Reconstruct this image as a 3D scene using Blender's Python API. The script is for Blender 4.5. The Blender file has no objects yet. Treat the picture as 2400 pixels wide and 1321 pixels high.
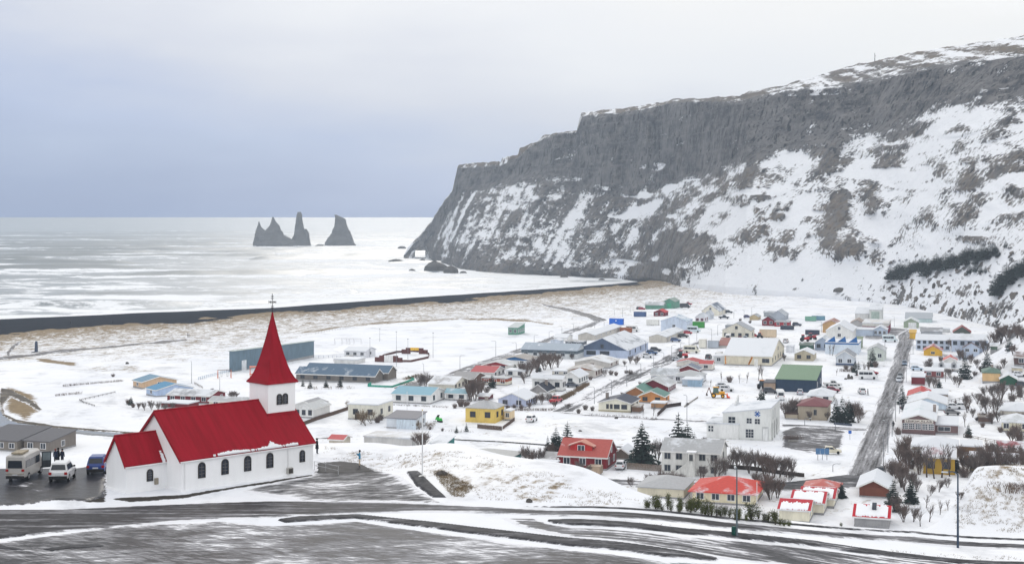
import bpy, bmesh, math, random
import numpy as np
from mathutils import Vector, Matrix
random.seed(7); np.random.seed(7)
R = random.Random(11)
S = bpy.context.scene
COL = S.collection

# ------------------------------------------------------------------ camera, world, sun, exposure
F = 3333.333; EYE = 500.0; CH = 63.0          # focal length (in photo pixels), horizon row, camera height (m)
cam_d = bpy.data.cameras.new('camera'); cam = bpy.data.objects.new('camera', cam_d); COL.objects.link(cam)
cam.location = (0, 0, CH); cam.rotation_euler = (math.radians(90), 0, 0)
cam_d.sensor_width = 36; cam_d.lens = 36 * F / 2400; cam_d.shift_y = -(660.5 - EYE) / 2400
cam_d.clip_start = 1; cam_d.clip_end = 60000
S.camera = cam
S.render.resolution_x = 1024; S.render.resolution_y = 563
S.render.engine = 'CYCLES'
DENOISE = True
S.cycles.use_denoising = DENOISE; S.cycles.denoising_prefilter = 'ACCURATE'; S.cycles.use_adaptive_sampling = False
S.cycles.max_bounces = 6; S.cycles.diffuse_bounces = 3; S.cycles.glossy_bounces = 2; S.cycles.volume_bounces = 1
S.view_settings.view_transform = 'Standard'; S.view_settings.look = 'None'
S.view_settings.exposure = -0.06; S.view_settings.gamma = 1.0; S.view_settings.use_curve_mapping = False

SUN_EL = math.radians(28); SUN_AZ = math.radians(-4)       # azimuth from +Y towards +X
sun_d = bpy.data.lights.new('sun', 'SUN'); sun = bpy.data.objects.new('sun', sun_d); COL.objects.link(sun)
sun_d.energy = 0.95; sun_d.angle = math.radians(11); sun_d.color = (1.0, 0.95, 0.88)
sd = Vector((math.sin(SUN_AZ) * math.cos(SUN_EL), math.cos(SUN_AZ) * math.cos(SUN_EL), math.sin(SUN_EL)))
sun.rotation_euler = sd.to_track_quat('Z', 'Y').to_euler(); sun.location = (0, 0, 400)

W = bpy.data.worlds.new('World'); S.world = W; W.use_nodes = True
def world():
    nt = W.node_tree; n = nt.nodes; l = nt.links; n.clear()
    def nd(t, **k):
        x = n.new(t)
        for a, b in k.items(): setattr(x, a, b)
        return x
    def mth(op, a, b=None, clamp=False):
        m = nd('ShaderNodeMath', operation=op, use_clamp=clamp)
        for i, v in enumerate((a, b)):
            if v is None: continue
            if isinstance(v, (int, float)): m.inputs[i].default_value = v
            else: l.new(v, m.inputs[i])
        return m.outputs[0]
    tc = nd('ShaderNodeTexCoord'); sep = nd('ShaderNodeSeparateXYZ'); l.new(tc.outputs['Generated'], sep.inputs[0])
    x, y, z = sep.outputs
    xc = mth('MAXIMUM', mth('MINIMUM', x, 0.5), -0.5)
    # cloud noise on a flattened layer of the overcast
    mp = nd('ShaderNodeMapping'); l.new(tc.outputs['Generated'], mp.inputs[0]); mp.inputs['Scale'].default_value = (1.0, 1.0, 4.0)
    no = nd('ShaderNodeTexNoise'); l.new(mp.outputs[0], no.inputs['Vector']); no.inputs['Scale'].default_value = 5.5
    no.inputs['Detail'].default_value = 5; no.inputs['Roughness'].default_value = 0.5
    no2 = nd('ShaderNodeTexNoise'); l.new(mp.outputs[0], no2.inputs['Vector']); no2.inputs['Scale'].default_value = 2.2
    no2.inputs['Detail'].default_value = 3
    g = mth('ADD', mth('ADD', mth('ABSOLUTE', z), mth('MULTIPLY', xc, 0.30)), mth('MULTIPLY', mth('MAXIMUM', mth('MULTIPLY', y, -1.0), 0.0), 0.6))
    g = mth('ADD', g, mth('MULTIPLY', mth('SUBTRACT', no.outputs[0], 0.5), 0.105))
    g = mth('ADD', g, mth('MULTIPLY', mth('SUBTRACT', no2.outputs[0], 0.5), 0.05))
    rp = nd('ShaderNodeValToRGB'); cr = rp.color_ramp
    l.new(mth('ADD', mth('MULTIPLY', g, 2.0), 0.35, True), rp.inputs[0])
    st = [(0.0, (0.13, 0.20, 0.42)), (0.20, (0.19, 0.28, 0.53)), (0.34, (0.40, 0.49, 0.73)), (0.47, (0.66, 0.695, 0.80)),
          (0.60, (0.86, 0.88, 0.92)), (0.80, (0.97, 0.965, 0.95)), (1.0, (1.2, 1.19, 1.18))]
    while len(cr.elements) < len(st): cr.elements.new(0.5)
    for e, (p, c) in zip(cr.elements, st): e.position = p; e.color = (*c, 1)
    sky = nd('ShaderNodeTexSky', sky_type='NISHITA', sun_disc=False)
    sky.sun_elevation = SUN_EL; sky.sun_rotation = SUN_AZ; sky.altitude = 60; sky.dust_density = 2.0
    b1 = nd('ShaderNodeBackground'); l.new(sky.outputs[0], b1.inputs[0]); b1.inputs[1].default_value = 0.05
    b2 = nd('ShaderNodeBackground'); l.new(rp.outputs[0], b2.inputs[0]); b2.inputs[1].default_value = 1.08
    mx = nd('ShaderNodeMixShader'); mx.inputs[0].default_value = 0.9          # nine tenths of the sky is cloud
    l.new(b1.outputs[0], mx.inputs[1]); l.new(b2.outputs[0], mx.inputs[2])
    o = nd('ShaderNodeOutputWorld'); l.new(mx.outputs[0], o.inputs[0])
world()

# ------------------------------------------------------------------ numeric helpers
def sstep(a, b, x):
    t = np.clip((np.asarray(x, float) - a) / (b - a), 0, 1); return t * t * (3 - 2 * t)
def _hash(i, j, k, s):
    h = (i.astype(np.int64) * 374761393 + j.astype(np.int64) * 668265263 + k.astype(np.int64) * 2147483647 + s * 974711) & 0xffffffff
    h = ((h ^ (h >> 13)) * 1274126177) & 0xffffffff
    return ((h ^ (h >> 16)) & 0xffffff) / float(0xffffff)
def vnoise(x, y, z=0.0, s=0):
    x, y, z = np.broadcast_arrays(np.asarray(x, float), np.asarray(y, float), np.asarray(z, float))
    i, j, k = np.floor(x), np.floor(y), np.floor(z)
    u, v, w = x - i, y - j, z - k
    u, v, w = (t * t * (3 - 2 * t) for t in (u, v, w))
    r = 0
    for a in (0, 1):
        for b in (0, 1):
            for c in (0, 1):
                r = r + _hash(i + a, j + b, k + c, s) * (u if a else 1 - u) * (v if b else 1 - v) * (w if c else 1 - w)
    return r
def fbm(x, y, z=0.0, s=0, o=4, g=0.5):
    r, a, t = 0, 1.0, 0.0
    for q in range(o):
        f = 2.03 ** q
        r = r + a * vnoise(np.asarray(x) * f, np.asarray(y) * f, np.asarray(z) * f, s + q); t += a; a *= g
    return r / t
def ridged(x, y, z=0.0, s=0, o=4):
    r, a, t = 0, 1.0, 0.0
    for q in range(o):
        f = 2.1 ** q
        r = r + a * (1 - np.abs(2 * vnoise(np.asarray(x) * f, np.asarray(y) * f, np.asarray(z) * f, s + q) - 1)); t += a; a *= 0.5
    return r / t
def sdist(poly, x, y):
    """signed distance to a polygon in plan: negative inside"""
    P = np.asarray(poly, float); x = np.asarray(x, float); y = np.asarray(y, float)
    d = np.full(x.shape, 1e18); ins = np.zeros(x.shape, bool)
    for a, b in zip(P, np.roll(P, -1, 0)):
        ex, ey = b - a; L = ex * ex + ey * ey + 1e-12
        t = np.clip(((x - a[0]) * ex + (y - a[1]) * ey) / L, 0, 1)
        d = np.minimum(d, (x - a[0] - t * ex) ** 2 + (y - a[1] - t * ey) ** 2)
        c = ((a[1] > y) != (b[1] > y))
        with np.errstate(divide='ignore', invalid='ignore'):
            xi = (b[0] - a[0]) * (y - a[1]) / (b[1] - a[1] + 1e-30) + a[0]
        ins ^= c & (x < xi)
    d = np.sqrt(d)
    return np.where(ins, -d, d)

# ------------------------------------------------------------------ the lie of the land (metres, sea = 0)
def plat0(x, y):
    x = np.asarray(x, float); y = np.asarray(y, float)
    z = 36 - 4 * sstep(5, 45, x)
    z = z + 1.5 * sstep(133, 150, y) * sstep(-14, -6, x) * (1 - sstep(6, 15, x))       # grassy mound right of the church
    z = z + 4.2 * sstep(136.6, 151, y) * sstep(37.5, 48.5, x)                            # bank beyond the road
    return np.maximum(z, 61.2 - 0.31 * np.hypot(x * 0.6, y))                           # hill under the viewpoint
def un(px, py, fz, n=8):
    """point of the picture carried onto the surface fz(x, y)"""
    tx, tz = (px - 1200) / F, (py - EYE) / F; z = 30.0
    for _ in range(n):
        D = (CH - z) / tz; z = float(fz(tx * D, D))
    D = (CH - z) / tz
    return np.array([tx * D, D])
EDGE_PX = [(-500, 1100), (0, 1092), (180, 1083), (250, 1072), (400, 1058), (700, 1048), (760, 1043), (850, 1042), (1000, 1052), (1100, 1066),
           (1200, 1083), (1300, 1103), (1400, 1132), (1480, 1156), (1530, 1173), (1570, 1188), (1620, 1199), (1700, 1207), (1850, 1221), (2000, 1235), (2120, 1243),
           (2300, 1107), (2400, 1110), (2800, 1125)]
EDGE = [tuple(un(a, b, plat0)) for a, b in EDGE_PX]
EDGE[-3:-3] = [(40.5, 139.0), (43.5, 142.0), (46.5, 145.5), (49.0, 148.0)]
PLAT = EDGE + [(160, 60), (160, -150), (-160, -150), (-160, 60)]
SEA_PX = [(-500, 765), (0, 745), (330, 731), (620, 720), (1020, 692), (1300, 674), (1430, 665), (1510, 657), (1560, 652)]
SEAE = [tuple(un(a, b, lambda x, y: 0.5)) for a, b in SEA_PX]
DUNE_PX = [(-500, 815), (0, 785), (121, 776), (242, 767), (363, 757), (560, 741), (900, 716), (1100, 700), (1250, 690), (1400, 677), (1500, 664), (1560, 657)]
DUNE = [tuple(un(a, b, lambda x, y: 4.2)) for a, b in DUNE_PX]
LAND = SEAE + [(900, 1500), (900, -400), (-900, -400), (-900, 500)]
DUNL = DUNE + [(900, 1500), (900, -400), (-900, -400), (-900, 500)]
def low(x, y):
    x = np.asarray(x, float); y = np.asarray(y, float)
    s = -sdist(LAND, x, y); q = -sdist(DUNL, x, y)
    z = np.where(q > 0, 4.4 + np.interp(q, [0, 25, 60, 220, 330], [0, 1.2, 2.0, 6.5, 8.6]), np.clip(s, -60, 1e9) / np.maximum(s - q, 1) * 4.4)
    m = 0.62 * np.maximum(0, x - 0.322 * y) * sstep(400, 440, y) * (1 - sstep(505, 560, y))    # snowy shoulder on the right
    return z + np.minimum(m, 20)
def T(x, y):
    x = np.asarray(x, float); y = np.asarray(y, float)
    p = plat0(x, y); l = low(x, y)
    d = sdist(PLAT, x, y)
    return np.where(d <= 0, p, l + (np.maximum(p, l) - l) * (1 - sstep(0, np.interp(x, [8, 22, 40], [52, 26, 8]), d)))
def T1(x, y): return float(T(np.array([x]), np.array([y]))[0])
_D = {}
def at(px, py, near=195.0, far=1500.0):
    """where the sight line through a pixel of the photograph meets the land, as (x, y, z)"""
    tx, tz = (px - 1200) / F, (py - EYE) / F
    key = (near, far)
    if key not in _D: _D[key] = np.geomspace(near, far, 700)
    d = _D[key]; g = T(tx * d, d) - (CH - tz * d)
    k = np.argmax(g > 0) if (g > 0).any() else len(d) - 1
    if k > 0:
        a, b = d[k - 1], d[k]
        for _ in range(3):
            m = np.linspace(a, b, 12); gg = T(tx * m, m) - (CH - tz * m)
            j = np.argmax(gg > 0) if (gg > 0).any() else 11
            a, b = m[max(j - 1, 0)], m[j]
        D = (a + b) / 2
    else: D = d[0]
    return Vector((tx * D, D, T1(tx * D, D)))
def atp(px, py): return at(px, py, 70.0, 175.0)         # on the church plateau
def m_px(p): return p.y / F                              # metres per photo pixel at that point

# ------------------------------------------------------------------ materials
def lin(c): return tuple(((v / 255) / 12.92 if v / 255 <= 0.04045 else ((v / 255 + 0.055) / 1.055) ** 2.4) for v in c)
class NT:
    def __init__(s, name):
        s.m = bpy.data.materials.new(name); s.m.use_nodes = True
        s.t = s.m.node_tree; s.b = s.t.nodes['Principled BSDF']; s.out = s.t.nodes['Material Output']
    def n(s, t, **k):
        x = s.t.nodes.new(t)
        for a, b in k.items(): setattr(x, a, b)
        return x
    def l(s, a, b): s.t.links.new(a, b)
    def put(s, sock, v):
        if isinstance(v, (int, float)): sock.default_value = v
        elif isinstance(v, tuple): sock.default_value = (*v, 1) if len(v) == 3 and sock.type == 'RGBA' else v
        else: s.l(v, sock)
    def math(s, op, a, b=None, clamp=False):
        x = s.n('ShaderNodeMath', operation=op, use_clamp=clamp); s.put(x.inputs[0], a)
        if b is not None: s.put(x.inputs[1], b)
        return x.outputs[0]
    def add(s, a, b): return s.math('ADD', a, b)
    def mul(s, a, b): return s.math('MULTIPLY', a, b)
    def noise(s, scale=(1, 1, 1), sc=1.0, det=4, ro=0.55, rot=0.0, space='pos', off=(0, 0, 0), dist=0.0):
        if space == 'pos': v = s.n('ShaderNodeNewGeometry').outputs['Position']
        else: v = s.n('ShaderNodeTexCoord').outputs['Object']
        if rot:
            mr = s.n('ShaderNodeMapping'); s.l(v, mr.inputs[0]); mr.inputs['Rotation'].default_value = (0, 0, rot); v = mr.outputs[0]
        mp = s.n('ShaderNodeMapping'); s.l(v, mp.inputs[0]); mp.inputs['Scale'].default_value = scale; mp.inputs['Location'].default_value = off
        x = s.n('ShaderNodeTexNoise'); s.l(mp.outputs[0], x.inputs['Vector']); x.inputs['Scale'].default_value = sc
        x.inputs['Detail'].default_value = det; x.inputs['Roughness'].default_value = ro; x.inputs['Distortion'].default_value = dist
        return x.outputs[0]
    def step(s, v, a, b):
        x = s.n('ShaderNodeMapRange', interpolation_type='SMOOTHSTEP'); s.l(v, x.inputs[0])
        x.inputs[1].default_value = a; x.inputs[2].default_value = b; return x.outputs[0]
    def mix(s, f, a, b):
        x = s.n('ShaderNodeMix', data_type='RGBA'); s.put(x.inputs['Factor'], f); s.put(x.inputs['A'], a); s.put(x.inputs['B'], b); return x.outputs['Result']
    def attr(s, n): return s.n('ShaderNodeAttribute', attribute_name=n).outputs['Fac']
    def color(s, v): s.put(s.b.inputs['Base Color'], v)
    def rough(s, v): s.put(s.b.inputs['Roughness'], v)
    def bump(s, v, st=0.3, d=0.1):
        x = s.n('ShaderNodeBump'); s.l(v, x.inputs['Height']); x.inputs['Strength'].default_value = st; x.inputs['Distance'].default_value = d
        s.l(x.outputs[0], s.b.inputs['Normal'])
_M = {}
SNOW = (0.82, 0.84, 0.875)
def paint(c, rough=0.6, var=0.12, sc=0.8, metal=0.0, spec=0.15, siding=0.0):
    """painted or plain surface with uneven wear; c is sRGB"""
    k = ('p', tuple(c), rough, var, sc, metal, siding)
    if k in _M: return _M[k]
    t = NT('paint_%d_%d_%d' % tuple(c)); L = lin(c)
    a = t.noise((1, 1, .6), sc, 4, .6, space='obj'); b = t.noise((3, 3, .35), sc * 2, 3, .6, space='obj')
    v = t.math('ADD', t.mul(a, .6), t.mul(b, .4))
    dk = tuple(x * (1 - 2.2 * var) for x in L); lt = tuple(min(1, x * (1 + .8 * var)) for x in L)
    t.color(t.mix(t.step(v, .32, .62), dk, lt)); t.rough(rough); t.b.inputs['Metallic'].default_value = metal
    t.b.inputs['Specular IOR Level'].default_value = spec
    if siding:
        w = t.n('ShaderNodeTexWave', wave_type='BANDS', bands_direction='Z' if siding > 0 else 'X'); w.inputs['Scale'].default_value = abs(siding)
        co = t.n('ShaderNodeTexCoord'); t.l(co.outputs['Object'], w.inputs['Vector']); t.bump(w.outputs[0], .35, .04)
    _M[k] = t.m; return t.m
def roofm(c, snow=0.4, ribs=True, sharp=0.08):
    """sheet roof partly under snow"""
    k = ('r', tuple(c), round(snow, 2), sharp)
    if k in _M: return _M[k]
    t = NT('roof_%d_%d_%d' % tuple(c)); L = lin(c)
    oi = t.n('ShaderNodeObjectInfo')
    a = t.noise((.22, .16, .3), 1.0, 4, .55, space='obj')
    big = t.noise((.9, .9, .9), 1.2, 3, .6, space='obj')
    v = t.add(t.add(t.mul(a, .75), t.mul(big, .25)), t.mul(t.math('SUBTRACT', oi.outputs['Random'], .5), .16))
    snow = snow if snow < .6 else .6 + (snow - .6) * .55
    th = 0.76 - 0.52 * snow
    msk = t.step(v, th - sharp, th + sharp)
    w = t.noise((2.2, 2.2, 2.2), 1, 3, .6, space='obj')
    base = t.mix(w, tuple(x * .74 for x in L), tuple(min(1, x * 1.08) for x in L))
    t.color(t.mix(t.mul(msk, .93), base, (.66, .69, .74))); t.rough(0.6); t.b.inputs['Specular IOR Level'].default_value = .1
    if ribs:
        wv = t.n('ShaderNodeTexWave', wave_type='BANDS', bands_direction='X'); wv.inputs['Scale'].default_value = 1.6
        co = t.n('ShaderNodeTexCoord'); t.l(co.outputs['Object'], wv.inputs['Vector']); t.bump(wv.outputs[0], .3, .04)
    _M[k] = t.m; return t.m
def glassm(c=(38, 46, 58)):
    k = ('g', c)
    if k in _M: return _M[k]
    t = NT('glass'); a = t.noise((.8, .8, .8), 1.3, 2, .5, space='obj')
    L = lin(c); t.color(t.mix(a, tuple(x * .5 for x in L), tuple(min(1, x * 1.6) for x in L))); t.rough(.12)
    _M[k] = t.m; return t.m

# ------------------------------------------------------------------ mesh building
class MB:
    def __init__(s): s.v = []; s.f = []; s.mi = []; s.cur = 0
    def add(s, vs, fs):
        o = len(s.v); s.v += [tuple(v) for v in vs]; s.f += [tuple(i + o for i in f) for f in fs]; s.mi += [s.cur] * len(fs)
    def box(s, x0, x1, y0, y1, z0, z1):
        s.add([(x0, y0, z0), (x1, y0, z0), (x1, y1, z0), (x0, y1, z0), (x0, y0, z1), (x1, y0, z1), (x1, y1, z1), (x0, y1, z1)],
              [(0, 3, 2, 1), (4, 5, 6, 7), (0, 1, 5, 4), (1, 2, 6, 5), (2, 3, 7, 6), (3, 0, 4, 7)])
    def hexa(s, lo, hi):
        """eight corners: lower ring, upper ring (each counter-clockwise)"""
        n = len(lo); s.add(list(lo) + list(hi), [tuple(range(n))[::-1], tuple(range(n, 2 * n))] + [(i, (i + 1) % n, n + (i + 1) % n, n + i) for i in range(n)])
    def loft(s, rings, cap=True):
        n = len(rings[0]); vs = [p for r in rings for p in r]; fs = []
        for k in range(len(rings) - 1):
            for i in range(n): fs.append((k * n + i, k * n + (i + 1) % n, (k + 1) * n + (i + 1) % n, (k + 1) * n + i))
        if cap: fs += [tuple(range(n))[::-1], tuple(range((len(rings) - 1) * n, len(rings) * n))]
        s.add(vs, fs)
    def tube(s, p, q, r0, r1=None, n=6, cap=True):
        p, q = Vector(p), Vector(q); r1 = r0 if r1 is None else r1
        d = (q - p); d = d.normalized() if d.length > 1e-9 else Vector((0, 0, 1))
        u = d.orthogonal().normalized(); w = d.cross(u)
        rr = [[c + (u * math.cos(6.28318 * i / n) + w * math.sin(6.28318 * i / n)) * r for i in range(n)] for c, r in ((p, r0), (q, r1))]
        s.loft(rr, cap)
    def mesh(s, name, mats, smooth=False):
        me = bpy.data.meshes.new(name); me.from_pydata(s.v, [], s.f)
        for m in (mats if isinstance(mats, (list, tuple)) else [mats]): me.materials.append(m)
        if any(s.mi): me.polygons.foreach_set('material_index', s.mi)
        if smooth: me.polygons.foreach_set('use_smooth', [True] * len(me.polygons))
        me.update(); return me
    def build(s, name, mats, parent=None, smooth=False):
        return link(name, s.mesh(name, mats, smooth), parent)
def link(name, me, parent=None, loc=None):
    o = bpy.data.objects.new(name, me); COL.objects.link(o)
    if parent is not None: o.parent = parent
    if loc is not None: o.location = loc
    return o
def tag(o, label, cat, group=None, kind=None):
    if label: o['label'] = label
    if cat: o['category'] = cat
    if group: o['group'] = group
    if kind: o['kind'] = kind
    return o
def thing(name, label, cat, loc=(0, 0, 0), rz=0.0, group=None):
    o = bpy.data.objects.new(name, None); COL.objects.link(o); o.empty_display_size = .5
    o.location = loc; o.rotation_euler = (0, 0, rz); return tag(o, label, cat, group)
def dup(root, loc, rz=0.0, sc=1.0, label=None, group=None):
    def cp(o, par):
        c = o.copy(); COL.objects.link(c)
        if par is not None: c.parent = par
        for ch in o.children: cp(ch, c)
        return c
    r = cp(root, None); r.location = loc; r.rotation_euler = (0, 0, rz)
    r.scale = sc if isinstance(sc, (tuple, list)) else (sc,) * 3
    if label: r['label'] = label
    if group: r['group'] = group
    return r
def gridmesh(name, X, Y, Z, mat, attrs=None, keep=None, smooth=True):
    """surface over a grid of points (2D arrays)"""
    n, m = X.shape; idx = np.arange(n * m).reshape(n, m)
    q = np.stack([idx[:-1, :-1], idx[:-1, 1:], idx[1:, 1:], idx[1:, :-1]], -1).reshape(-1, 4)
    if keep is not None: q = q[keep.reshape(-1)]
    used = np.unique(q); re = np.full(n * m, -1); re[used] = np.arange(len(used)); q = re[q]
    co = np.stack([X.ravel(), Y.ravel(), Z.ravel()], -1)[used]
    me = bpy.data.meshes.new(name); me.vertices.add(len(co)); me.vertices.foreach_set('co', co.ravel().astype(np.float32))
    me.loops.add(len(q) * 4); me.loops.foreach_set('vertex_index', q.ravel().astype(np.int32))
    me.polygons.add(len(q)); me.polygons.foreach_set('loop_start', (np.arange(len(q)) * 4).astype(np.int32))
    if smooth: me.polygons.foreach_set('use_smooth', np.ones(len(q), bool))
    me.update(calc_edges=True); me.validate()
    for k, a in (attrs or {}).items():
        at_ = me.attributes.new(k, 'FLOAT', 'POINT'); at_.data.foreach_set('value', np.broadcast_to(a, X.shape).ravel()[used].astype(np.float32))
    me.materials.append(mat)
    return link(name, me)
LAND_MARKS = []      # (px, py, phrase) of buildings that others are described by
# ------------------------------------------------------------------ snow-covered ground
def px_of(X, Y, Z): return 1200 + X / Y * F, EYE + (CH - Z) / Y * F
def plan(poly, fz=T, z=None):
    return [tuple(un(a, b, fz if z is None else (lambda x, y: z))) for a, b in poly]
def blob(x, y, poly, soft):
    """1 inside the plan polygon, fading over soft metres"""
    return 1 - sstep(-soft * .5, soft * .5, sdist(poly, x, y))
def land(X, Y):
    Z = T(X, Y)
    dS = -sdist(DUNL, X, Y); dp = sdist(PLAT, X, Y)
    lowm = sstep(0, 40, dp)
    hum = fbm(X / 9, Y / 9, 0, 3, 4) - .5
    Z = Z + lowm * hum * np.interp(dS, [0, 20, 120, 300], [3.2, 2.6, 1.2, .25]) + (1 - lowm) * hum * .10
    Z = Z + lowm * (fbm(X / 55, Y / 55, 0, 9, 3) - .5) * np.interp(dS, [0, 120, 300], [3, 2, 0])
    return Z, dS, dp, lowm
def ground():
    nt, nd = 560, 640
    t = np.linspace(-.62, .62, nt); d = np.geomspace(70, 1420, nd)
    X = t[None, :] * d[:, None]; Y = np.repeat(d[:, None], nt, 1)
    Z, dS, dp, lowm = land(X, Y)
    # ground ducks under the black beach seaward of the dunes
    Z = Z - 5 * (1 - sstep(-14, 0, dS + 6 * (fbm(X / 14, Y / 14, 0, 5, 3) - .5)))
    g = np.interp(dS, [-5, 0, 25, 60, 130, 220, 280], [1.0, .92, .80, .62, .55, .42, .30]) * lowm
    pitch = plan([(690, 800), (760, 775), (900, 753), (1080, 748), (1230, 752), (1290, 765), (1330, 780), (1240, 812), (1100, 850), (1000, 868), (760, 850)], low)
    near_l = plan([(-200, 860), (100, 845), (330, 850), (440, 860), (470, 960), (300, 1040), (-200, 1100)], low)
    g = g * (1 - .95 * blob(X, Y, pitch, 14)) * (1 - .8 * blob(X, Y, near_l, 30))
    for poly, a, sf in (([(15, 905), (80, 925), (95, 960), (60, 985), (10, 960)], 1.0, 6), ([(-200, 795), (30, 800), (25, 818), (-200, 822)], .7, 10),
                        ([(80, 838), (180, 848), (175, 856), (85, 846)], 1.0, 6), ([(200, 856), (330, 855), (400, 875), (300, 872), (200, 868)], .55, 12),
                        ([(1290, 690), (1560, 668), (1560, 690), (1380, 722), (1290, 722)], .55, 20), ([(1560, 672), (1700, 690), (1640, 712), (1450, 735)], .42, 30),
                        ([(700, 776), (900, 751), (1080, 746), (1080, 750), (900, 756), (705, 781)], .75, 4), ([(1080, 746), (1230, 749), (1300, 758), (1300, 762), (1230, 754), (1080, 750)], .75, 4)):
        g = np.maximum(g, a * blob(X, Y, plan(poly, low), sf))
    # church plateau: tufts on the mound, on the bank
    mound = plan([(760, 1045), (1000, 1055), (1200, 1086), (1400, 1136), (1540, 1180), (1400, 1190), (1120, 1170), (1010, 1110), (900, 1105), (760, 1090)], plat0)
    tuft = plan([(1012, 1105), (1035, 1103), (1070, 1122), (1110, 1140), (1085, 1168), (1060, 1165), (1035, 1135)], plat0)
    bank = plan([(2290, 1170), (2320, 1160), (2400, 1175), (2500, 1185), (2500, 1255), (2330, 1245), (2250, 1235), (2240, 1215)], plat0)
    gp = .42 * blob(X, Y, mound, 5) + .34 * blob(X, Y, tuft, 5); gp = np.maximum(gp, .46 * blob(X, Y, bank, 7))
    g = np.maximum(g, gp * (dp < 12))
    soil = np.zeros_like(X)
    for poly in ([(250, 1166), (430, 1158), (720, 1112), (790, 1104), (790, 1110), (720, 1121), (560, 1143), (430, 1168), (300, 1176)], [(160, 1168), (250, 1120), (250, 1178), (200, 1176)]):
        soil = np.maximum(soil, blob(X, Y, plan(poly, plat0), 1.2))
    snow = NT('snow')
    t_ = snow
    fine = t_.noise((1, 1, 1), 1.1, 5, .65); st = t_.noise((.9, .25, 1), .9, 4, .6, rot=.5); mid = t_.noise((1, 1, 1), .16, 4, .6)
    v = t_.add(t_.add(t_.mul(fine, .36), t_.mul(st, .34)), t_.mul(mid, .30))
    ga = t_.attr('grass')
    m = t_.step(t_.add(v, t_.mul(ga, .38)), .66, .80)
    gc = t_.mix(t_.noise((1, 1, 1), .5, 4, .6), (.13, .095, .055), (.34, .26, .16))
    sc = t_.mix(t_.step(t_.noise((1, 1, 1), .05, 4, .6), .3, .7), (.76, .785, .84), (.85, .86, .88))
    # trodden and driven snow: greyer streaks and patches
    tr = t_.add(t_.mul(t_.noise((.10, .03, 1), 1.0, 5, .65, rot=-.3, dist=.5), .5), t_.mul(t_.noise((1, 1, 1), .11, 5, .7), .5))
    sc = t_.mix(t_.mul(t_.step(tr, .50, .66), .75), sc, (.50, .515, .55))
    c = t_.mix(m, sc, gc)
    so = t_.step(t_.add(t_.noise((1, 1, 1), 1.7, 4, .6), t_.attr('soil')), 1.02, 1.25)
    c = t_.mix(so, c, (.05, .045, .04))
    t_.color(c); t_.rough(.9); t_.b.inputs['Specular IOR Level'].default_value = .03
    t_.bump(t_.add(fine, mid), .35, .25)
    xb, yb = np.meshgrid(np.linspace(-170, 170, 90), np.linspace(-160, 72.5, 70))
    tag(gridmesh('hillside', xb, yb, plat0(xb, yb) - .02 - .6 * sstep(69, 72.5, yb), snow.m, {'grass': xb * 0 + .15, 'soil': xb * 0}), None, None, kind='structure')
    o = gridmesh('ground', X, Y, Z, snow.m, {'grass': g, 'soil': soil}, keep=(dS > -16)[:-1, :-1])
    tag(o, None, None, kind='structure')
ground()

def beach():
    nt, nd = 420, 260
    t = np.linspace(-.62, .62, nt); d = np.geomspace(600, 1420, nd)
    X = t[None, :] * d[:, None]; Y = np.repeat(d[:, None], nt, 1); Z = low(X, Y)
    s = -sdist(LAND, X, Y); q = -sdist(DUNL, X, Y)
    Z = np.where(q > -1, np.minimum(Z, 4.6), Z) + .25 * (fbm(X / 20, Y / 20, 0, 41, 3) - .5)
    m = NT('black_sand'); a = m.noise((1, 1, 1), .04, 4, .6); b = m.noise((.6, .15, 1), .3, 4, .6, rot=.75)
    m.color(m.mix(m.add(m.mul(a, .6), m.mul(b, .4)), (.006, .007, .010), (.024, .026, .034))); m.rough(.9); m.b.inputs['Specular IOR Level'].default_value = 0.0
    keep = ((s > -45) & (q < 26))[:-1, :-1]
    tag(gridmesh('beach', X, Y, Z, m.m, keep=keep), None, None, kind='structure')
beach()

def seam():
    t = NT('sea_water')
    w1 = t.noise((.35, 1, 1), .08, 4, .6); w2 = t.noise((.4, 1, 1), .5, 3, .6)
    big = t.noise((.8, 1.1, 1), .017, 6, .70, dist=.9); fin = t.noise((.7, 1, 1), .045, 5, .7, dist=.8)
    v = t.add(t.mul(big, .62), t.mul(fin, .38))
    fo = t.attr('foam')
    v = t.add(t.mul(t.math('SUBTRACT', v, .5), 3.3), .5)
    m = t.step(t.add(v, fo), .78, 1.04)
    wc = t.mix(t.noise((.5, 1, 1), .004, 3, .5), (.045, .065, .075), (.10, .115, .12))
    wc = t.mix(t.math('MULTIPLY', fo, 1.9, True), wc, (.24, .275, .315))
    t.color(t.mix(m, wc, (.80, .82, .85)))
    r = t.n('ShaderNodeMapRange'); t.l(m, r.inputs[0]); r.inputs[3].default_value = .42; r.inputs[4].default_value = .85; t.rough(r.outputs[0])
    t.bump(t.add(t.mul(w1, .8), t.mul(w2, .3)), .55, 1.2)
    return t.m
SEA = seam()
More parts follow.
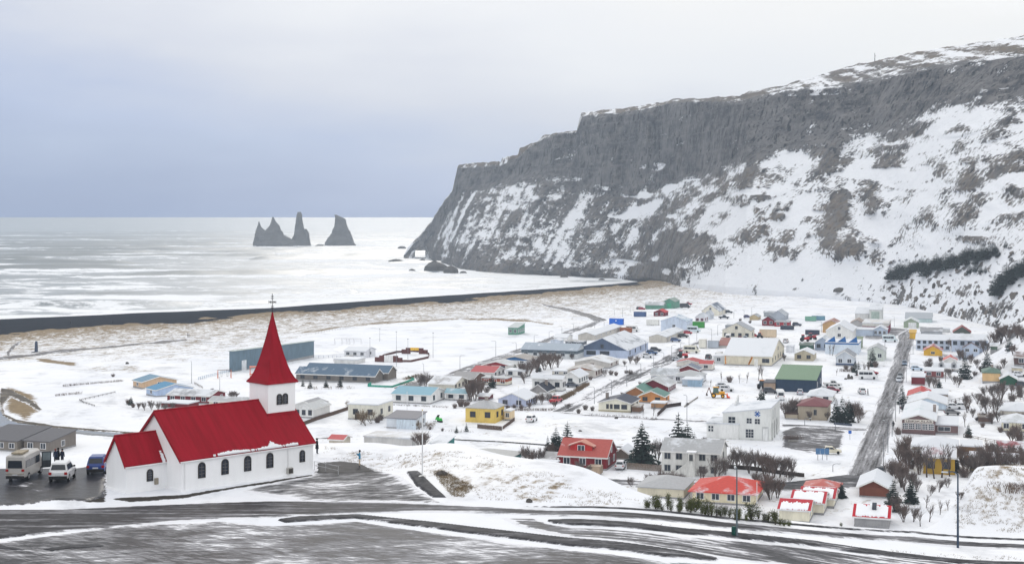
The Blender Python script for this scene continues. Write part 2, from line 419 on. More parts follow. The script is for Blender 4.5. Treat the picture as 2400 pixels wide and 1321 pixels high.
def sea():
    nx, ny = 440, 540
    u = np.linspace(-1, 1, nx); X1 = np.sign(u) * (np.abs(u) * 700 + np.abs(u) ** 3 * 2250)
    Y1 = 620 + 4580 * np.linspace(0, 1, ny) ** 2.0
    X, Y = np.meshgrid(X1, Y1)
    s = sdist(LAND, X, Y)                                            # metres out from the waterline
    warp = (fbm(X / 260, Y / 260, 0, 21, 3) - .5) * 190 + X * -.05
    ph = (Y + warp) / 165.0
    cr = np.abs((ph % 1.0) - .5) * 2                                  # 1 at a crest
    grp = sstep(.40, .58, fbm(X / 260 + 9, (Y + warp) / 80, 0, 23, 3))
    damp = sstep(0, 70, s)
    h = cr ** 3 * (1.0 + 4.6 * grp) * np.interp(Y, [700, 1600, 3000, 5200], [.8, 1.0, .8, .35])
    h2 = cr ** 2
    sm = (fbm(X / 26, Y / 13, 0, 25, 3) - .5) * 2.0
    Z = .1 + damp * (h + sm * np.interp(Y, [900, 2500, 5000], [.7, 1.0, .6]))
    # foam: thick in the surf, thinner out at sea, streaming behind the crests
    f = np.interp(s, [0, 25, 140, 420, 800, 1400, 2600, 4200], [1.0, .46, .29, .27, .25, .21, .12, .07])
    fr = ph % 1.0
    face = np.exp(-((fr - .93) / .06) ** 2) * 0
    slope = np.gradient(h, axis=0)
    f = f + .30 * (fbm(X / 120, Y / 60, 0, 31, 4) - .5) + .34 * grp * np.exp(-((fr - .68) / .14) ** 2)
    f = f - 1.15 * grp * np.exp(-((fr - .91) / .075) ** 2) * sstep(30, 160, s) * (1 - sstep(2600, 4200, s))
    for cx, cy, r in ((-440, 2750, 60), (-300, 2760, 50), (-120, 2000, 60), (-70, 1560, 70), (20, 1420, 60), (-140, 1720, 60)):
        f = f + .30 * np.exp(-(((X - cx) / r) ** 2 + ((Y - cy) / (r * 1.6)) ** 2))
    keep = (s > -8)[:-1, :-1]
    tag(gridmesh('sea', X, Y, Z, SEA, {'foam': f}, keep=keep), None, None, kind='structure')
    X, Y = np.meshgrid(np.linspace(-14000, 14000, 60), 5212 + np.linspace(0, 1, 60) ** 2 * 17000)
    tag(gridmesh('open_sea', X, Y, X * 0 + .2, SEA, {'foam': .06 + .10 * fbm(X / 900, Y / 500, 0, 3, 3)}), None, None, kind='structure')
sea()

# ------------------------------------------------------------------ the sea cliff and mountain side
SKY_PX = [(940, 604), (950, 590), (956, 578), (962, 572), (985, 550), (1010, 520), (1030, 488), (1045, 466), (1060, 447), (1066, 420), (1073, 390), (1076, 386), (1110, 381), (1174, 379),
          (1177, 368), (1214, 363), (1218, 346), (1262, 331), (1274, 318), (1310, 311), (1352, 307), (1357, 283), (1363, 264), (1400, 259), (1440, 256), (1500, 248),
          (1560, 238), (1580, 231), (1640, 232), (1690, 227), (1735, 224), (1760, 214), (1800, 205), (1840, 199), (1880, 185), (1960, 162), (2060, 138), (2200, 112),
          (2300, 98), (2400, 82), (2600, 55), (2900, 20)]
TOP_PX = [(940, 606), (1010, 524), (1073, 394), (1174, 388), (1216, 368), (1274, 324), (1356, 300), (1365, 274), (1440, 268), (1500, 258), (1580, 241), (1740, 238), (1850, 208),
          (1960, 203), (2060, 188), (2150, 166), (2270, 146), (2400, 131), (2650, 100), (2900, 80)]
BAS_PX = [(940, 608), (1000, 560), (1040, 510), (1075, 445), (1180, 410), (1275, 395), (1340, 420), (1365, 432), (1450, 440), (1540, 425), (1640, 400), (1700, 375), (1750, 345), (1850, 330),
          (1950, 310), (2050, 300), (2130, 262), (2200, 218), (2300, 195), (2400, 205), (2900, 190)]
FOO_PX = [(940, 610), (1000, 609), (1040, 622), (1080, 635), (1120, 643), (1200, 646), (1300, 651), (1440, 658), (1520, 658), (1560, 661), (1620, 668), (1700, 676), (1900, 694), (2100, 716), (2250, 752), (2400, 792), (2900, 930)]
ZF = [(940, -2), (1440, -2), (1520, 2), (1600, 9), (1700, 12), (2900, 12)]
DB = [(940, 2020), (1000, 1990), (1075, 1850), (1175, 1740), (1275, 1640), (1365, 1560), (1540, 1430), (1750, 1130), (2000, 1050), (2400, 850), (2900, 640)]
DT = [(940, 2030), (1000, 2015), (1075, 1875), (1175, 1765), (1275, 1668), (1365, 1588), (1540, 1465), (1750, 1170), (2000, 1098), (2400, 892), (2900, 680)]
DS = [(940, 2036), (1000, 2025), (1075, 1885), (1175, 1776), (1275, 1680), (1365, 1625), (1540, 1540), (1750, 1270), (2000, 1260), (2400, 1090), (2900, 860)]
def ip(tab, x): return np.interp(x, [a for a, b in tab], [b for a, b in tab])
CLIFF = {}
def cliff():
    nc, nr = 900, 410
    px = np.concatenate([np.linspace(946, 2460, nc - 60), np.linspace(2468, 2900, 60)])
    yf, yb, yt, ys = (ip(t, px) for t in (FOO_PX, BAS_PX, TOP_PX, SKY_PX)); yt = np.maximum(yt, ys + 1.5); yb = np.maximum(yb, yt + 2); yf = np.maximum(yf, yb + 1)
    zf = ip(ZF, px); Df = (CH - zf) / (yf - EYE) * F; Db, Dt, Ds = ip(DB, px), ip(DT, px), ip(DS, px)
    Db = np.maximum(Db, Df + 6)
    v = np.linspace(0, 1, nr)[:, None]
    v1, v2, v3 = .70, .90, .955
    PX = np.repeat(px[None, :], nr, 0)
    zb, zt, zs = CH - (yb - EYE) / F * Db, CH - (yt - EYE) / F * Dt, CH - (ys - EYE) / F * Ds
    def lerp(a, b, t): return a + (b - a) * t
    a = np.clip(v / v1, 0, 1); b = np.clip((v - v1) / (v2 - v1), 0, 1); c = np.clip((v - v2) / (v3 - v2), 0, 1); e = np.clip((v - v3) / (1 - v3), 0, 1)
    # image rows evenly spread over the slope, then carried on to the slope's own straight (slightly hollow) profile
    row = lerp(yf, yb, a); k = (row - EYE) / F
    mz = (zb - zf) / (Db - Df)
    D1 = (CH - zf + mz * Df) / (k + mz); D1 = D1 - np.sin(np.pi * a) * 9 * sstep(1050, 1250, px)
    D = np.where(v <= v1, D1, np.where(v <= v2, lerp(Db, Dt, b), lerp(Dt, Ds, c)))
    Y_ = np.where(v <= v1, row, np.where(v <= v2, lerp(yb, yt, b), lerp(yt, ys, c)))
    Z = CH - (Y_ - EYE) / F * D
    back = v > v3
    bd = np.interp(px, [950, 1020, 1090], [24, 44, 420]); bz = np.where(px < 1060, zs + 6, 30 + .3 * np.maximum(zs, 0) * (px < 1300))
    D = np.where(back, Ds + e * bd, D); Z = np.where(back, zs - 2 - e * bz, Z)
    X = (PX - 1200) / F * D
    foot = sstep(0, .05, v)
    # rock / snow layout
    f = np.full(X.shape, .03)
    f = np.where(v <= v1, f + .06 * sstep(1500, 1700, PX) - .10 * (1 - sstep(1040, 1180, PX)), f)
    band = sstep(v1 - .10, v1 + .01, v) * (1 - sstep(v2 - .012, v2 + .004, v))
    f = f - .42 * band + np.where(v > v2, -.04, 0)
    WOB = fbm(X / 38, Z / 30, D / 90, 77, 5)
    def bl(cx, cy, rx, ry, ang, s):
        c, s_ = math.cos(math.radians(ang)), math.sin(math.radians(ang)); dx, dy = PX - cx, Y_ - cy
        u, w = (dx * c + dy * s_) / rx, (-dx * s_ + dy * c) / ry
        wob = 1.5 * (WOB - .5)
        return s * (1 - sstep(.40, 1.35, np.sqrt(u * u + w * w) + wob))
    rocks = [(1600, 592, 75, 46, 10, .75), (1680, 585, 40, 22, -25, .5), (1985, 565, 62, 44, 15, .95), (1965, 500, 30, 60, 35, .5), (2046, 566, 24, 12, 10, .8), (2065, 470, 55, 60, 40, .55),
             (2090, 410, 60, 40, 20, .45), (2150, 495, 60, 36, 25, .55), (2245, 512, 58, 45, 20, .6), (2330, 515, 45, 12, -25, .45), (2245, 310, 42, 12, -8, .6), (2150, 300, 80, 14, -20, .35),
             (2370, 290, 40, 16, -30, .5), (2240, 420, 70, 30, 20, .35), (2350, 380, 60, 45, 0, .35), (1955, 355, 26, 60, 15, .55), (2030, 355, 35, 18, 0, .5), (1870, 395, 55, 14, -32, .4),
             (1400, 505, 46, 50, 0, .35), (1480, 470, 95, 26, 0, .30), (1790, 455, 60, 12, -8, .45), (1745, 440, 60, 12, 12, .3), (1205, 512, 16, 30, 35, .55), (1440, 555, 60, 40, 20, .25),
             (1500, 640, 70, 18, 0, .6), (1250, 630, 160, 20, 2, .55), (1080, 600, 60, 34, 0, .45), (1020, 585, 30, 26, 0, .6), (1830, 505, 18, 8, -20, .6), (1845, 600, 16, 30, 30, .4),
             (1745, 550, 12, 14, 0, .6), (2300, 470, 50, 14, 25, .4), (2380, 445, 40, 12, 20, .4), (1330, 560, 20, 60, 35, .2), (1560, 510, 60, 14, -30, .25), (2160, 562, 24, 13, 30, .5),
             (1120, 500, 50, 70, 20, .25), (1420, 385, 70, 50, 0, .2), (1600, 320, 160, 70, 0, .25)]
    snows = [(1800, 378, 95, 20, -6, .5), (1700, 425, 60, 24, -25, .35), (1900, 480, 150, 24, -42, .55), (1860, 540, 110, 40, -35, .35), (1740, 520, 80, 30, -35, .35), (1640, 480, 60, 24, -35, .30), (1300, 565, 24, 62, 38, .42),
             (1216, 468, 16, 58, 33, .42), (1325, 410, 12, 70, 20, .32), (1340, 605, 34, 22, 0, .45), (1500, 495, 40, 16, 0, .3), (1535, 430, 22, 12, -15, .4), (2240, 275, 90, 26, -12, .45),
             (2200, 250, 30, 30, 0, .3), (2330, 465, 50, 36, 0, .35), (2030, 527, 45, 26, 30, .5), (1900, 640, 200, 36, 0, .30), (2190, 590, 150, 26, -12, .32), (1900, 285, 16, 42, 0, .40), (1740, 345, 34, 14, -30, .35),
             (2290, 350, 70, 20, 5, .25), (2010, 385, 46, 14, -15, .5), (2380, 560, 60, 40, 0, .25), (2250, 130, 170, 9, -9, .35), (2030, 160, 60, 4, 0, .45), (1800, 212, 45, 5, -8, .5), (1420, 265, 26, 4, 0, .4), (1560, 240, 50, 3, -8, .4), (2100, 640, 120, 20, 0, .2)]
    rk = np.zeros_like(X)
    for q in rocks: rk = np.maximum(rk, bl(*q))
    f = f - .44 * rk
    sn = np.zeros_like(X)
    for q in snows: sn = np.maximum(sn, bl(*q))
    f = f + .58 * sn
    # small and middling broken ground, streaks running down the slope to the left
    sk = np.interp(PX, [1000, 1300, 1800, 2400], [.45, .55, .8, .7]); s1, s2 = (X - sk * Z), (X * .6 + Z)
    stre = fbm(s1 / 17, s2 / 100, Y_ / 900, 51, 4) - .5; st2 = fbm(s1 / 4.5, s2 / 38, D / 300, 52, 3) - .5
    brk = ridged(X / 30, Z / 22, D / 80, 55, 4) - .55; fin = fbm(X / 7, Z / 5, D / 30, 57, 3) - .5
    br2 = .55 - ridged(X / 15, Z / 10, D / 60, 59, 4)
    scree = sstep(2020, 2120, PX) * sstep(560, 620, Y_)
    f = f + scree * (.40 - .95 * sstep(.57, .68, fbm(X / 5, Z / 2.0, D / 7, 91, 3)))
    f = f + (1.1 * stre + 1.0 * st2 + .5 * br2 + 1.0 * fin + .35 * (fbm(X / 60, Z / 45, D / 200, 53, 3) - .5)) * (1 - .35 * band)
    ledge = sstep(.62, .74, vnoise(X / 60, Z / 7.5 + .06 * X / 7.5, D / 80, 83)) * sstep(.44, .6, fbm(X / 18, Z / 8, 0, 85, 3))
    f = f + .50 * ledge * sstep(1100, 1400, PX) * (v < v2) - .10 * band
    f = f - .42 * (1 - sstep(.0, .10, v)) * (1 - sstep(1480, 1580, PX))          # wave-washed foot
    f = f + .42 * sstep(1540, 1680, PX) * (1 - sstep(.04, .26, v)) * (1 - .8 * scree)
    rocky = sstep(.12, -.12, f)
    A = np.interp(D, [500, 1000, 2000], [.55, 1.0, 1.25])
    disp = rocky * (7.5 * (ridged(X / 42, Z / 30, D / 80, 61, 5) - .45) + 4.0 * (ridged(X / 12, Z / 10, D / 40, 63, 3) - .5) + 1.2 * fin) + 5 * (fbm(X / 90, Z / 90, D / 160, 65, 3) - .5)
    col = np.abs(vnoise(X / 7.5 + Z / 60, D / 40, Z / 90, 67) - .5) * 2                   # upright fluting of the basalt
    disp = disp + band * (24 * (ridged(X / 30, Z / 130, D / 50, 71, 5) - .5) + 4.5 * (col - .5) + 3 * (vnoise(X / 50, Z / 6, D / 60, 87) - .5))
    saw = (Z / 15 + 1.6 * fbm(X / 70, Z / 70, 0, 93, 3)) % 1.0
    for q in ((1600, 592, 80, 46, 10, 1), (1985, 565, 62, 44, 15, 1), (2046, 566, 24, 12, 10, .5), (2245, 512, 58, 45, 20, .6), (2065, 470, 55, 60, 40, .5)): disp = disp + 16 * bl(*q) * (.35 + .65 * np.tanh((Y_ - q[1]) / (.45 * q[3])))
    disp = disp + rk * 8 + rocky * (1 - band) * 5.0 * (saw ** 2 - .4) + band * 4.5 * (((Z / 21 + .8 * fbm(X / 90, Z / 50, 0, 95, 2)) % 1.0) ** 2 - .4)
    apron = sstep(1540, 1680, PX) * (1 - sstep(.02, .22, v))
    disp = disp * A * foot * (1 - .85 * apron) * (1 - e) * sstep(1, .93, v + .001)
    D2 = np.maximum(D - disp, 380)
    Z2 = CH - (Y_ - EYE) / F * D2; Z2 = np.where(back, Z, Z2)
    D2 = np.where(back, D, D2)
    X2 = (PX - 1200) / F * D2
    Z2 = Z2 + np.where(v > v2, 1.6, .8) * (fbm(X / 10, D / 10, 0, 73, 3) - .5) * foot * 2
    skirt = sstep(.012, 0, v); Z2 = Z2 - skirt * 5
    CLIFF.update(px=px, row=Y_, X=X2, Y=D2, Z=Z2)
    t = NT('cliff')
    n1 = t.noise((1, 1, 1), .42, 5, .72); n2 = t.noise((1, 1, 1), .09, 4, .6); n3 = t.noise((1, 1, .45), .22, 4, .65)
    sv = t.add(t.attr('snow'), t.add(t.mul(t.math('SUBTRACT', n1, .5), 1.6), t.mul(t.math('SUBTRACT', n3, .5), .75)))
    m = t.step(sv, -.10, .12)
    n4 = t.noise((.03, .03, .30), 1.0, 4, .6); n5 = t.noise((.30, .30, .04), 1.0, 4, .65)
    rc = t.mix(t.step(t.add(t.mul(n2, .5), t.add(t.mul(n4, .25), t.mul(n5, .25))), .40, .60), (.046, .048, .056), (.165, .158, .155))
    rc = t.mix(t.mul(t.step(t.noise((1, 1, 1), .022, 4, .6), .42, .62), .55), rc, (.20, .195, .195))
    rc = t.mix(t.step(n5, .53, .61), rc, (.026, .027, .031))
    rc = t.mix(t.step(n1, .56, .66), rc, (.21, .20, .195))
    rc = t.mix(t.step(t.add(n3, t.attr('dry')), .60, 1.05), rc, (.17, .135, .10))
    rc = t.mix(t.step(t.attr('wet'), .3, .9), rc, (.018, .018, .02))
    t.color(t.mix(m, rc, (.80, .82, .86))); t.rough(.9); t.b.inputs['Specular IOR Level'].default_value = .02
    t.bump(t.add(n1, n3), .6, 1.5)
    dry = .22 * (1 - sstep(v1, v1 + .1, v)) + .34 * sstep(v2, v2 + .01, v) + .2 * (fbm(X / 60, Z / 60, 0, 81, 2) - .5) - .25 * band
    wet = (1 - sstep(0, .035, v)) * (1 - sstep(1540, 1600, PX))
    hole = ((PX > 972) & (PX < 995) & (Y_ > 587) & (v < v1) | (PX > 972) & (PX < 995) & (v > v3) & (Z2 < 12))[:-1, :-1]
    o = gridmesh('cliff', X2, D2, Z2, t.m, {'snow': f, 'dry': dry, 'wet': wet}, keep=~hole)
    tag(o, None, None, kind='structure')
cliff()
def on_cliff(px, py):
    j = int(np.argmin(np.abs(CLIFF['px'] - px))); r = CLIFF['row'][:, j]
    n = int(len(r) * .954); i = int(np.argmin(np.abs(r[:n] - py)))
    return Vector((CLIFF['X'][i, j], CLIFF['Y'][i, j], CLIFF['Z'][i, j]))

# ------------------------------------------------------------------ rocks standing in the sea
def rockm():
    t = NT('sea_rock'); a = t.noise((1, 1, 1), .12, 5, .65); b = t.noise((1, 1, .3), .3, 4, .6)
    t.color(t.mix(t.add(t.mul(a, .6), t.mul(b, .4)), (.025, .024, .026), (.12, .105, .09))); t.rough(.85); t.bump(a, .8, 2.0); return t.m
ROCK = rockm()
def spire(mb, D, prof, dep, seed, zmin=-3):
    """prof: (row, left px, right px) from the top down; a lofted crag with broken sides"""
    rows = np.linspace(prof[0][0], prof[-1][0], 26); n = 22; rings = []
    for r in rows:
        l = np.interp(r, [p[0] for p in prof], [p[1] for p in prof]); rr = np.interp(r, [p[0] for p in prof], [p[2] for p in prof])
        z = CH - (r - EYE) / F * D; cx = ((l + rr) / 2 - 1200) / F * D; hw = max((rr - l) / 2 / F * D, .3); ring = []
        for i in range(n):
            an = 6.28318 * i / n; c, s_ = math.cos(an), math.sin(an)
            q = float(ridged(np.array([c * 1.3 + seed]), np.array([s_ * 1.3]), np.array([z / 11]), seed, 4)[0]) - .5
            k = 1 + .5 * q * (abs(s_) * .6 + .45)
            ring.append((cx + c * hw * k, D + s_ * hw * dep * k, z + 1.5 * q))
        rings.append(ring)
    rings = rings[::-1]; mb.loft(rings)
def stacks():
    D = 2750
    mb = MB()
    spire(mb, D, [(520, 606, 608), (533, 603, 612), (541, 600, 622), (548, 599, 640), (560, 598, 655), (575, 595, 660), (584, 586, 665)], .8, 3)
    spire(mb, D, [(509, 638, 641), (519, 636, 646), (530, 632, 655), (545, 620, 661), (556, 612, 669), (568, 602, 686), (584, 594, 705)], .8, 5)
    spire(mb, D, [(552, 664, 668), (557, 652, 676), (566, 640, 692), (584, 620, 712)], .8, 9)
    o = mb.build('sea_stack', ROCK); tag(o, 'twin-peaked jagged rock standing in the sea, leftmost of the stacks', 'sea stack', 'basalt stacks off the headland')
    mb = MB()
    spire(mb, D + 10, [(497, 698, 705), (503, 696, 708), (522, 693, 709), (538, 691, 713), (555, 688, 719), (570, 682, 724), (584, 674, 730)], .75, 12)
    spire(mb, D + 10, [(537, 714, 719), (548, 708, 724), (566, 704, 726), (584, 698, 731)], .8, 14)
    o = mb.build('sea_stack', ROCK); tag(o, 'tallest needle-shaped rock in the sea with a small shoulder at its right', 'sea stack', 'basalt stacks off the headland')
    mb = MB()
    spire(mb, D + 30, [(504, 784, 788), (508, 785, 799), (513, 786, 809), (530, 785, 813), (545, 778, 820), (560, 768, 826), (572, 763, 829), (584, 758, 838)], .75, 17)
    o = mb.build('sea_stack', ROCK); tag(o, 'broad rock in the sea with a notched top, standing alone at the right', 'sea stack', 'basalt stacks off the headland')
    for i, (px, py, w, h, lab) in enumerate([(750, 577, 13, 5, 'low dark rock between the needle stack and the notched stack'), (1020, 637, 30, 26, 'big rounded black boulder in the surf at the cliff foot'),
            (1058, 639, 18, 18, 'dark boulder beside the big rounded one at the cliff foot'), (928, 614, 19, 8, 'flat pair of dark rocks awash left of the rock arch'), (966, 636, 9, 7, 'small dark rock awash in front of the big rounded boulder'),
            (990, 613, 9, 7, 'small dark rock below the rock arch'), (942, 582, 10, 6, 'dark rock just seaward of the arch headland'), (1322, 649, 10, 8, 'square black rock at the water edge by the cliff'),
            (1410, 656, 8, 5, 'small black rock at the right end of the surf'), (976, 614, 5, 4, 'smallest dark rock below the arch'), (1086, 639, 9, 5, 'low black rock under the cliff right of the boulders'), (916, 585, 5, 2, 'tiny dark rock out from the headland')]):
        D1 = (CH - 0.5) * F / (py - EYE); m = D1 / F; mb = MB(); rings = []; n = 14
        for k in range(7):
            a = k / 6 * math.pi / 2; ring = []
            for j in range(n):
                an = 6.28318 * j / n
                q = 1 + .35 * (float(vnoise(np.array([math.cos(an) * 1.5 + i * 7]), np.array([math.sin(an) * 1.5]), np.array([k * .5]), 5)[0]) - .5)
                ring.append((math.cos(an) * w * m * math.cos(a * .97) * q, math.sin(an) * w * m * .8 * math.cos(a * .97) * q, math.sin(a) * h * m * q - 1 * (k == 0) * 2))
            rings.append(ring)
        mb.loft(rings); o = mb.build('sea_rock', ROCK); o.location = ((px - 1200) * m, D1, 0); tag(o, lab, 'rock', 'rocks awash in the surf')
stacks()

# ------------------------------------------------------------------ haze (sea spray in the air)
def haze():
    mb = MB(); mb.box(-3000, 3000, -420, 5206, -9, 330)
    m = bpy.data.materials.new('haze'); m.use_nodes = True; nt = m.node_tree; nt.nodes.clear()
    v = nt.nodes.new('ShaderNodeVolumePrincipled'); v.inputs['Color'].default_value = (.74, .86, 1.0, 1); v.inputs['Density'].default_value = HAZE
    v.inputs['Anisotropy'].default_value = .0
    o = nt.nodes.new('ShaderNodeOutputMaterial'); nt.links.new(v.outputs[0], o.inputs['Volume'])
    tag(mb.build('haze', m), None, None, kind='stuff')
HAZE = 0.000128
haze()
# ------------------------------------------------------------------ roads, lots, paths: sheets laid on the land
_RM = {}
def roadm(name, base=(.045, .045, .05), snow=.35, rot=0.0, wet=.4, across=1.0, along=.07, slush=(.20, .20, .215), soft=.10, edge=1.0, dist=.35, cross=0.0):
    if name in _RM: return _RM[name]
    t = NT(name)
    a = t.noise((along * 1.8, across * 1.8, 1), 1.0, 6, .68, rot=rot, dist=dist); b = t.noise((.7, 1.3, 1), 1.0, 6, .7, rot=rot); c = t.noise((along * .6, across * .35, 1), 1.0, 3, .55, rot=rot, off=(3, 7, 0))
    big = t.noise((1, 1, 1), .07, 3, .55)
    v = t.add(t.add(t.mul(a, .45), t.mul(b, .20)), t.add(t.mul(c, .20), t.mul(big, .15)))
    v = t.add(t.mul(t.math('SUBTRACT', v, .5), 2.5), .5)
    if cross:                                                            # a second set of wheel tracks across the first
        k = t.noise((along * 1.2, across * 2.2, 1), 1.0, 5, .66, rot=rot + .55, dist=1.6); k2 = t.noise((along * 1.2, across * 2.6, 1), 1.0, 5, .66, rot=rot - .45, dist=1.2)
        v = t.add(v, t.mul(t.math('SUBTRACT', t.add(k, k2), 1.0), cross)); v = t.add(v, t.mul(t.math('SUBTRACT', t.noise((.11, .16, 1), 1.0, 4, .6, dist=.8), .5), 1.1))
    e = t.math('SUBTRACT', 1.0, t.math('DIVIDE', t.attr('edge'), edge), True)
    v = t.add(v, t.mul(e, .62))
    th = .70 - .40 * snow
    m1 = t.step(v, th - soft, th + .02); m2 = t.step(v, th + .03, th + soft + .06)
    bc = t.mix(t.step(t.noise((1, 1, 1), 1.1, 4, .6), .35, .65), tuple(x * .75 for x in base), tuple(x * 1.35 for x in base))
    t.color(t.mix(m2, t.mix(m1, bc, slush), (.76, .77, .81)))
    r = t.n('ShaderNodeMapRange'); t.l(m1, r.inputs[0]); r.inputs[3].default_value = .72 - .5 * wet; r.inputs[4].default_value = .8; t.rough(r.outputs[0])
    t.b.inputs['Specular IOR Level'].default_value = .02 + .13 * wet * wet; t.bump(t.add(v, b), .4, .08)
    _RM[name] = t.m; return t.m
def sheet(name, poly, mat, cell, off, fz=T, margin=0.0, rough=.0):
    P = np.array(plan(poly, fz)); lo, hi = P.min(0) - cell * 2, P.max(0) + cell * 2
    X, Y = np.meshgrid(np.arange(lo[0], hi[0], cell), np.arange(lo[1], hi[1], cell))
    sd = sdist(P, X, Y) + rough * (fbm(X / 2.2, Y / 2.2, 0, 15, 3) - .5)
    w = max(2.2 * cell, .3); Z = land(X, Y)[0] + off - (off + .12) * sstep(w, .25 * w, -sd + margin)
    k = (sd < margin); keep = (k[:-1, :-1] & k[1:, :-1] & k[:-1, 1:] & k[1:, 1:])
    return tag(gridmesh(name, X, Y, Z, mat, {'edge': -sd + margin}, keep=keep), None, None, kind='structure')
def roads():
    A = roadm('asphalt_main', base=(.034, .033, .037), snow=.18, soft=.16, wet=.35, across=.75, along=.05, edge=1.0)
    LOT = roadm('asphalt_lot', base=(.038, .038, .043), snow=.37, wet=.5, across=.8, along=.16, rot=.15, soft=.24, dist=1.2, cross=.7, slush=(.25, .25, .265), edge=1.6)
    sheet('parking_lot', [(-600, 1300), (0, 1270), (300, 1232), (520, 1222), (640, 1232), (840, 1222), (1000, 1246), (1340, 1290), (1560, 1316), (1720, 1322), (1950, 1345), (1950, 1480), (-600, 1480)], LOT, .4, .10, plat0, .5)
    sheet('road', [(-600, 1195), (0, 1195), (150, 1195), (330, 1186), (640, 1175), (900, 1178), (1150, 1188), (1300, 1198), (1700, 1224), (2140, 1258), (2420, 1276), (2600, 1290), (2600, 1306), (2400, 1289), (2100, 1268), (1700, 1238), (1300, 1210),
                   (1150, 1202), (1000, 1200), (800, 1204), (640, 1212), (420, 1224), (150, 1246), (0, 1262), (-600, 1285)], A, .3, .12, plat0, .4)
    sheet('forecourt', [(-600, 1098), (60, 1098), (180, 1098), (212, 1092), (250, 1086), (252, 1120), (248, 1165), (200, 1175), (130, 1172), (60, 1184), (-600, 1215)],
          roadm('asphalt_wet', base=(.022, .023, .028), snow=.12, wet=.75, slush=(.12, .12, .135), across=.5, along=.2, rot=.5, edge=.8), .35, .14, plat0, .3)
    sheet('church_yard', [(728, 1114), (735, 1086), (800, 1082), (850, 1086), (905, 1105), (938, 1112), (990, 1150), (1040, 1178), (900, 1180), (700, 1176), (560, 1152), (640, 1130)],
          roadm('asphalt_yard', snow=.46, soft=.2, wet=.3, slush=(.24, .24, .25), across=.6, along=.14, rot=-.3, dist=.9, cross=.8, edge=1.6), .35, .11, plat0, .3)
    sheet('pavement', [(733, 1112), (735, 1085), (800, 1080), (850, 1085), (893, 1107), (820, 1112)], roadm('asphalt_dark', base=(.035, .034, .036), snow=.14, wet=.3, edge=.5), .3, .15, plat0, .1)
    sheet('approach_lane', [(1170, 1212), (1260, 1213), (1290, 1228), (1345, 1236), (1600, 1257), (1900, 1285), (2200, 1314), (2500, 1350), (2500, 1400), (1950, 1340), (1700, 1310), (1560, 1290), (1345, 1262), (1270, 1248), (1210, 1232)],
          roadm('asphalt_lane', snow=.42, wet=.5, across=.8, along=.05, rot=.12, edge=1.1), .3, .115, plat0, .3)
    FP = roadm('asphalt_path', base=(.052, .052, .057), snow=.06, wet=.2, edge=.35)
    for poly in ([(646, 1218), (700, 1211), (840, 1206), (1000, 1222), (1340, 1262), (1690, 1308), (1680, 1315), (1560, 1306), (1340, 1281), (1000, 1237), (830, 1215), (720, 1221), (668, 1225)],
                 [(1277, 1219), (1335, 1217), (1600, 1239), (1900, 1266), (2400, 1318), (2600, 1342), (2600, 1354), (2400, 1330), (1900, 1279), (1600, 1252), (1340, 1231), (1292, 1226)],
                 [(948, 1106), (984, 1104), (1002, 1122), (1050, 1166), (1012, 1166), (972, 1138)],
                 [(-300, 1262), (0, 1255), (70, 1249), (80, 1251), (60, 1256), (0, 1263), (-300, 1270)], [(90, 1289), (160, 1279), (230, 1276), (252, 1280), (240, 1285), (160, 1288), (120, 1295)],
                 [(-300, 1276), (0, 1279), (66, 1289), (62, 1295), (0, 1290), (-300, 1292)]):
        sheet('footpath', poly, FP, .16, .16, plat0, .1, .12)
    # raised snow-covered verges between the lanes
    # the far pavement with its dark edge along the road
    sheet('footpath', [(1130, 1179), (1300, 1187), (1700, 1212), (2140, 1245), (2400, 1262), (2600, 1276), (2600, 1281), (2400, 1267), (2140, 1250), (1700, 1217), (1300, 1191)], roadm('asphalt_kerb', snow=.22, edge=.4), .22, .14, plat0, .1)
    V = roadm('asphalt_street', base=(.07, .068, .07), snow=.38, rot=-1.26, wet=.2, across=.9, along=.035, edge=2.0, soft=.22, slush=(.26, .26, .275))
    sheet('main_street', [(1975, 1136), (2006, 1060), (2030, 1005), (2058, 935), (2078, 885), (2092, 840), (2104, 800), (2100, 780), (2124, 770), (2150, 778), (2142, 800), (2132, 840), (2120, 890), (2106, 935), (2090, 1000), (2076, 1060), (2056, 1136)], V, .7, .2, low, 1.0)
    V2 = roadm('asphalt_lower', base=(.06, .06, .065), snow=.44, rot=.05, wet=.2, across=.4, along=.06, edge=1.5)
    sheet('street', [(1380, 1118), (1500, 1127), (1700, 1134), (1850, 1130), (1985, 1112), (2060, 1122), (2050, 1142), (1850, 1152), (1600, 1148), (1400, 1133)], V2, .6, .22, low, .8)
    sheet('street', [(1826, 994), (1920, 998), (2040, 1006), (2040, 1013), (1920, 1007), (1826, 1002)], V2, .5, .24, low, .5)
    sheet('street', [(1700, 988), (1560, 982), (1380, 972), (1300, 965), (1300, 968), (1380, 977), (1560, 987), (1700, 992)], V2, .5, .24, low, .3)
    sheet('car_park', [(1832, 1012), (1870, 998), (1905, 998), (1985, 1012), (1972, 1050), (1900, 1063), (1832, 1050)], roadm('asphalt_carpark', base=(.055, .053, .057), snow=.40, rot=.5, wet=.5, across=.5, along=.15, edge=1.5), .5, .23, low, .6)
    V3 = roadm('asphalt_village', base=(.08, .08, .085), snow=.62, rot=-1.26, wet=.2, across=.35, along=.05, edge=3.0)
    sheet('street', [(1280, 968), (1340, 935), (1400, 905), (1480, 868), (1540, 843), (1580, 818), (1640, 795), (1680, 790), (1620, 822), (1590, 848), (1525, 880), (1440, 918), (1350, 968)], V3, .8, .22, low, 1.0)
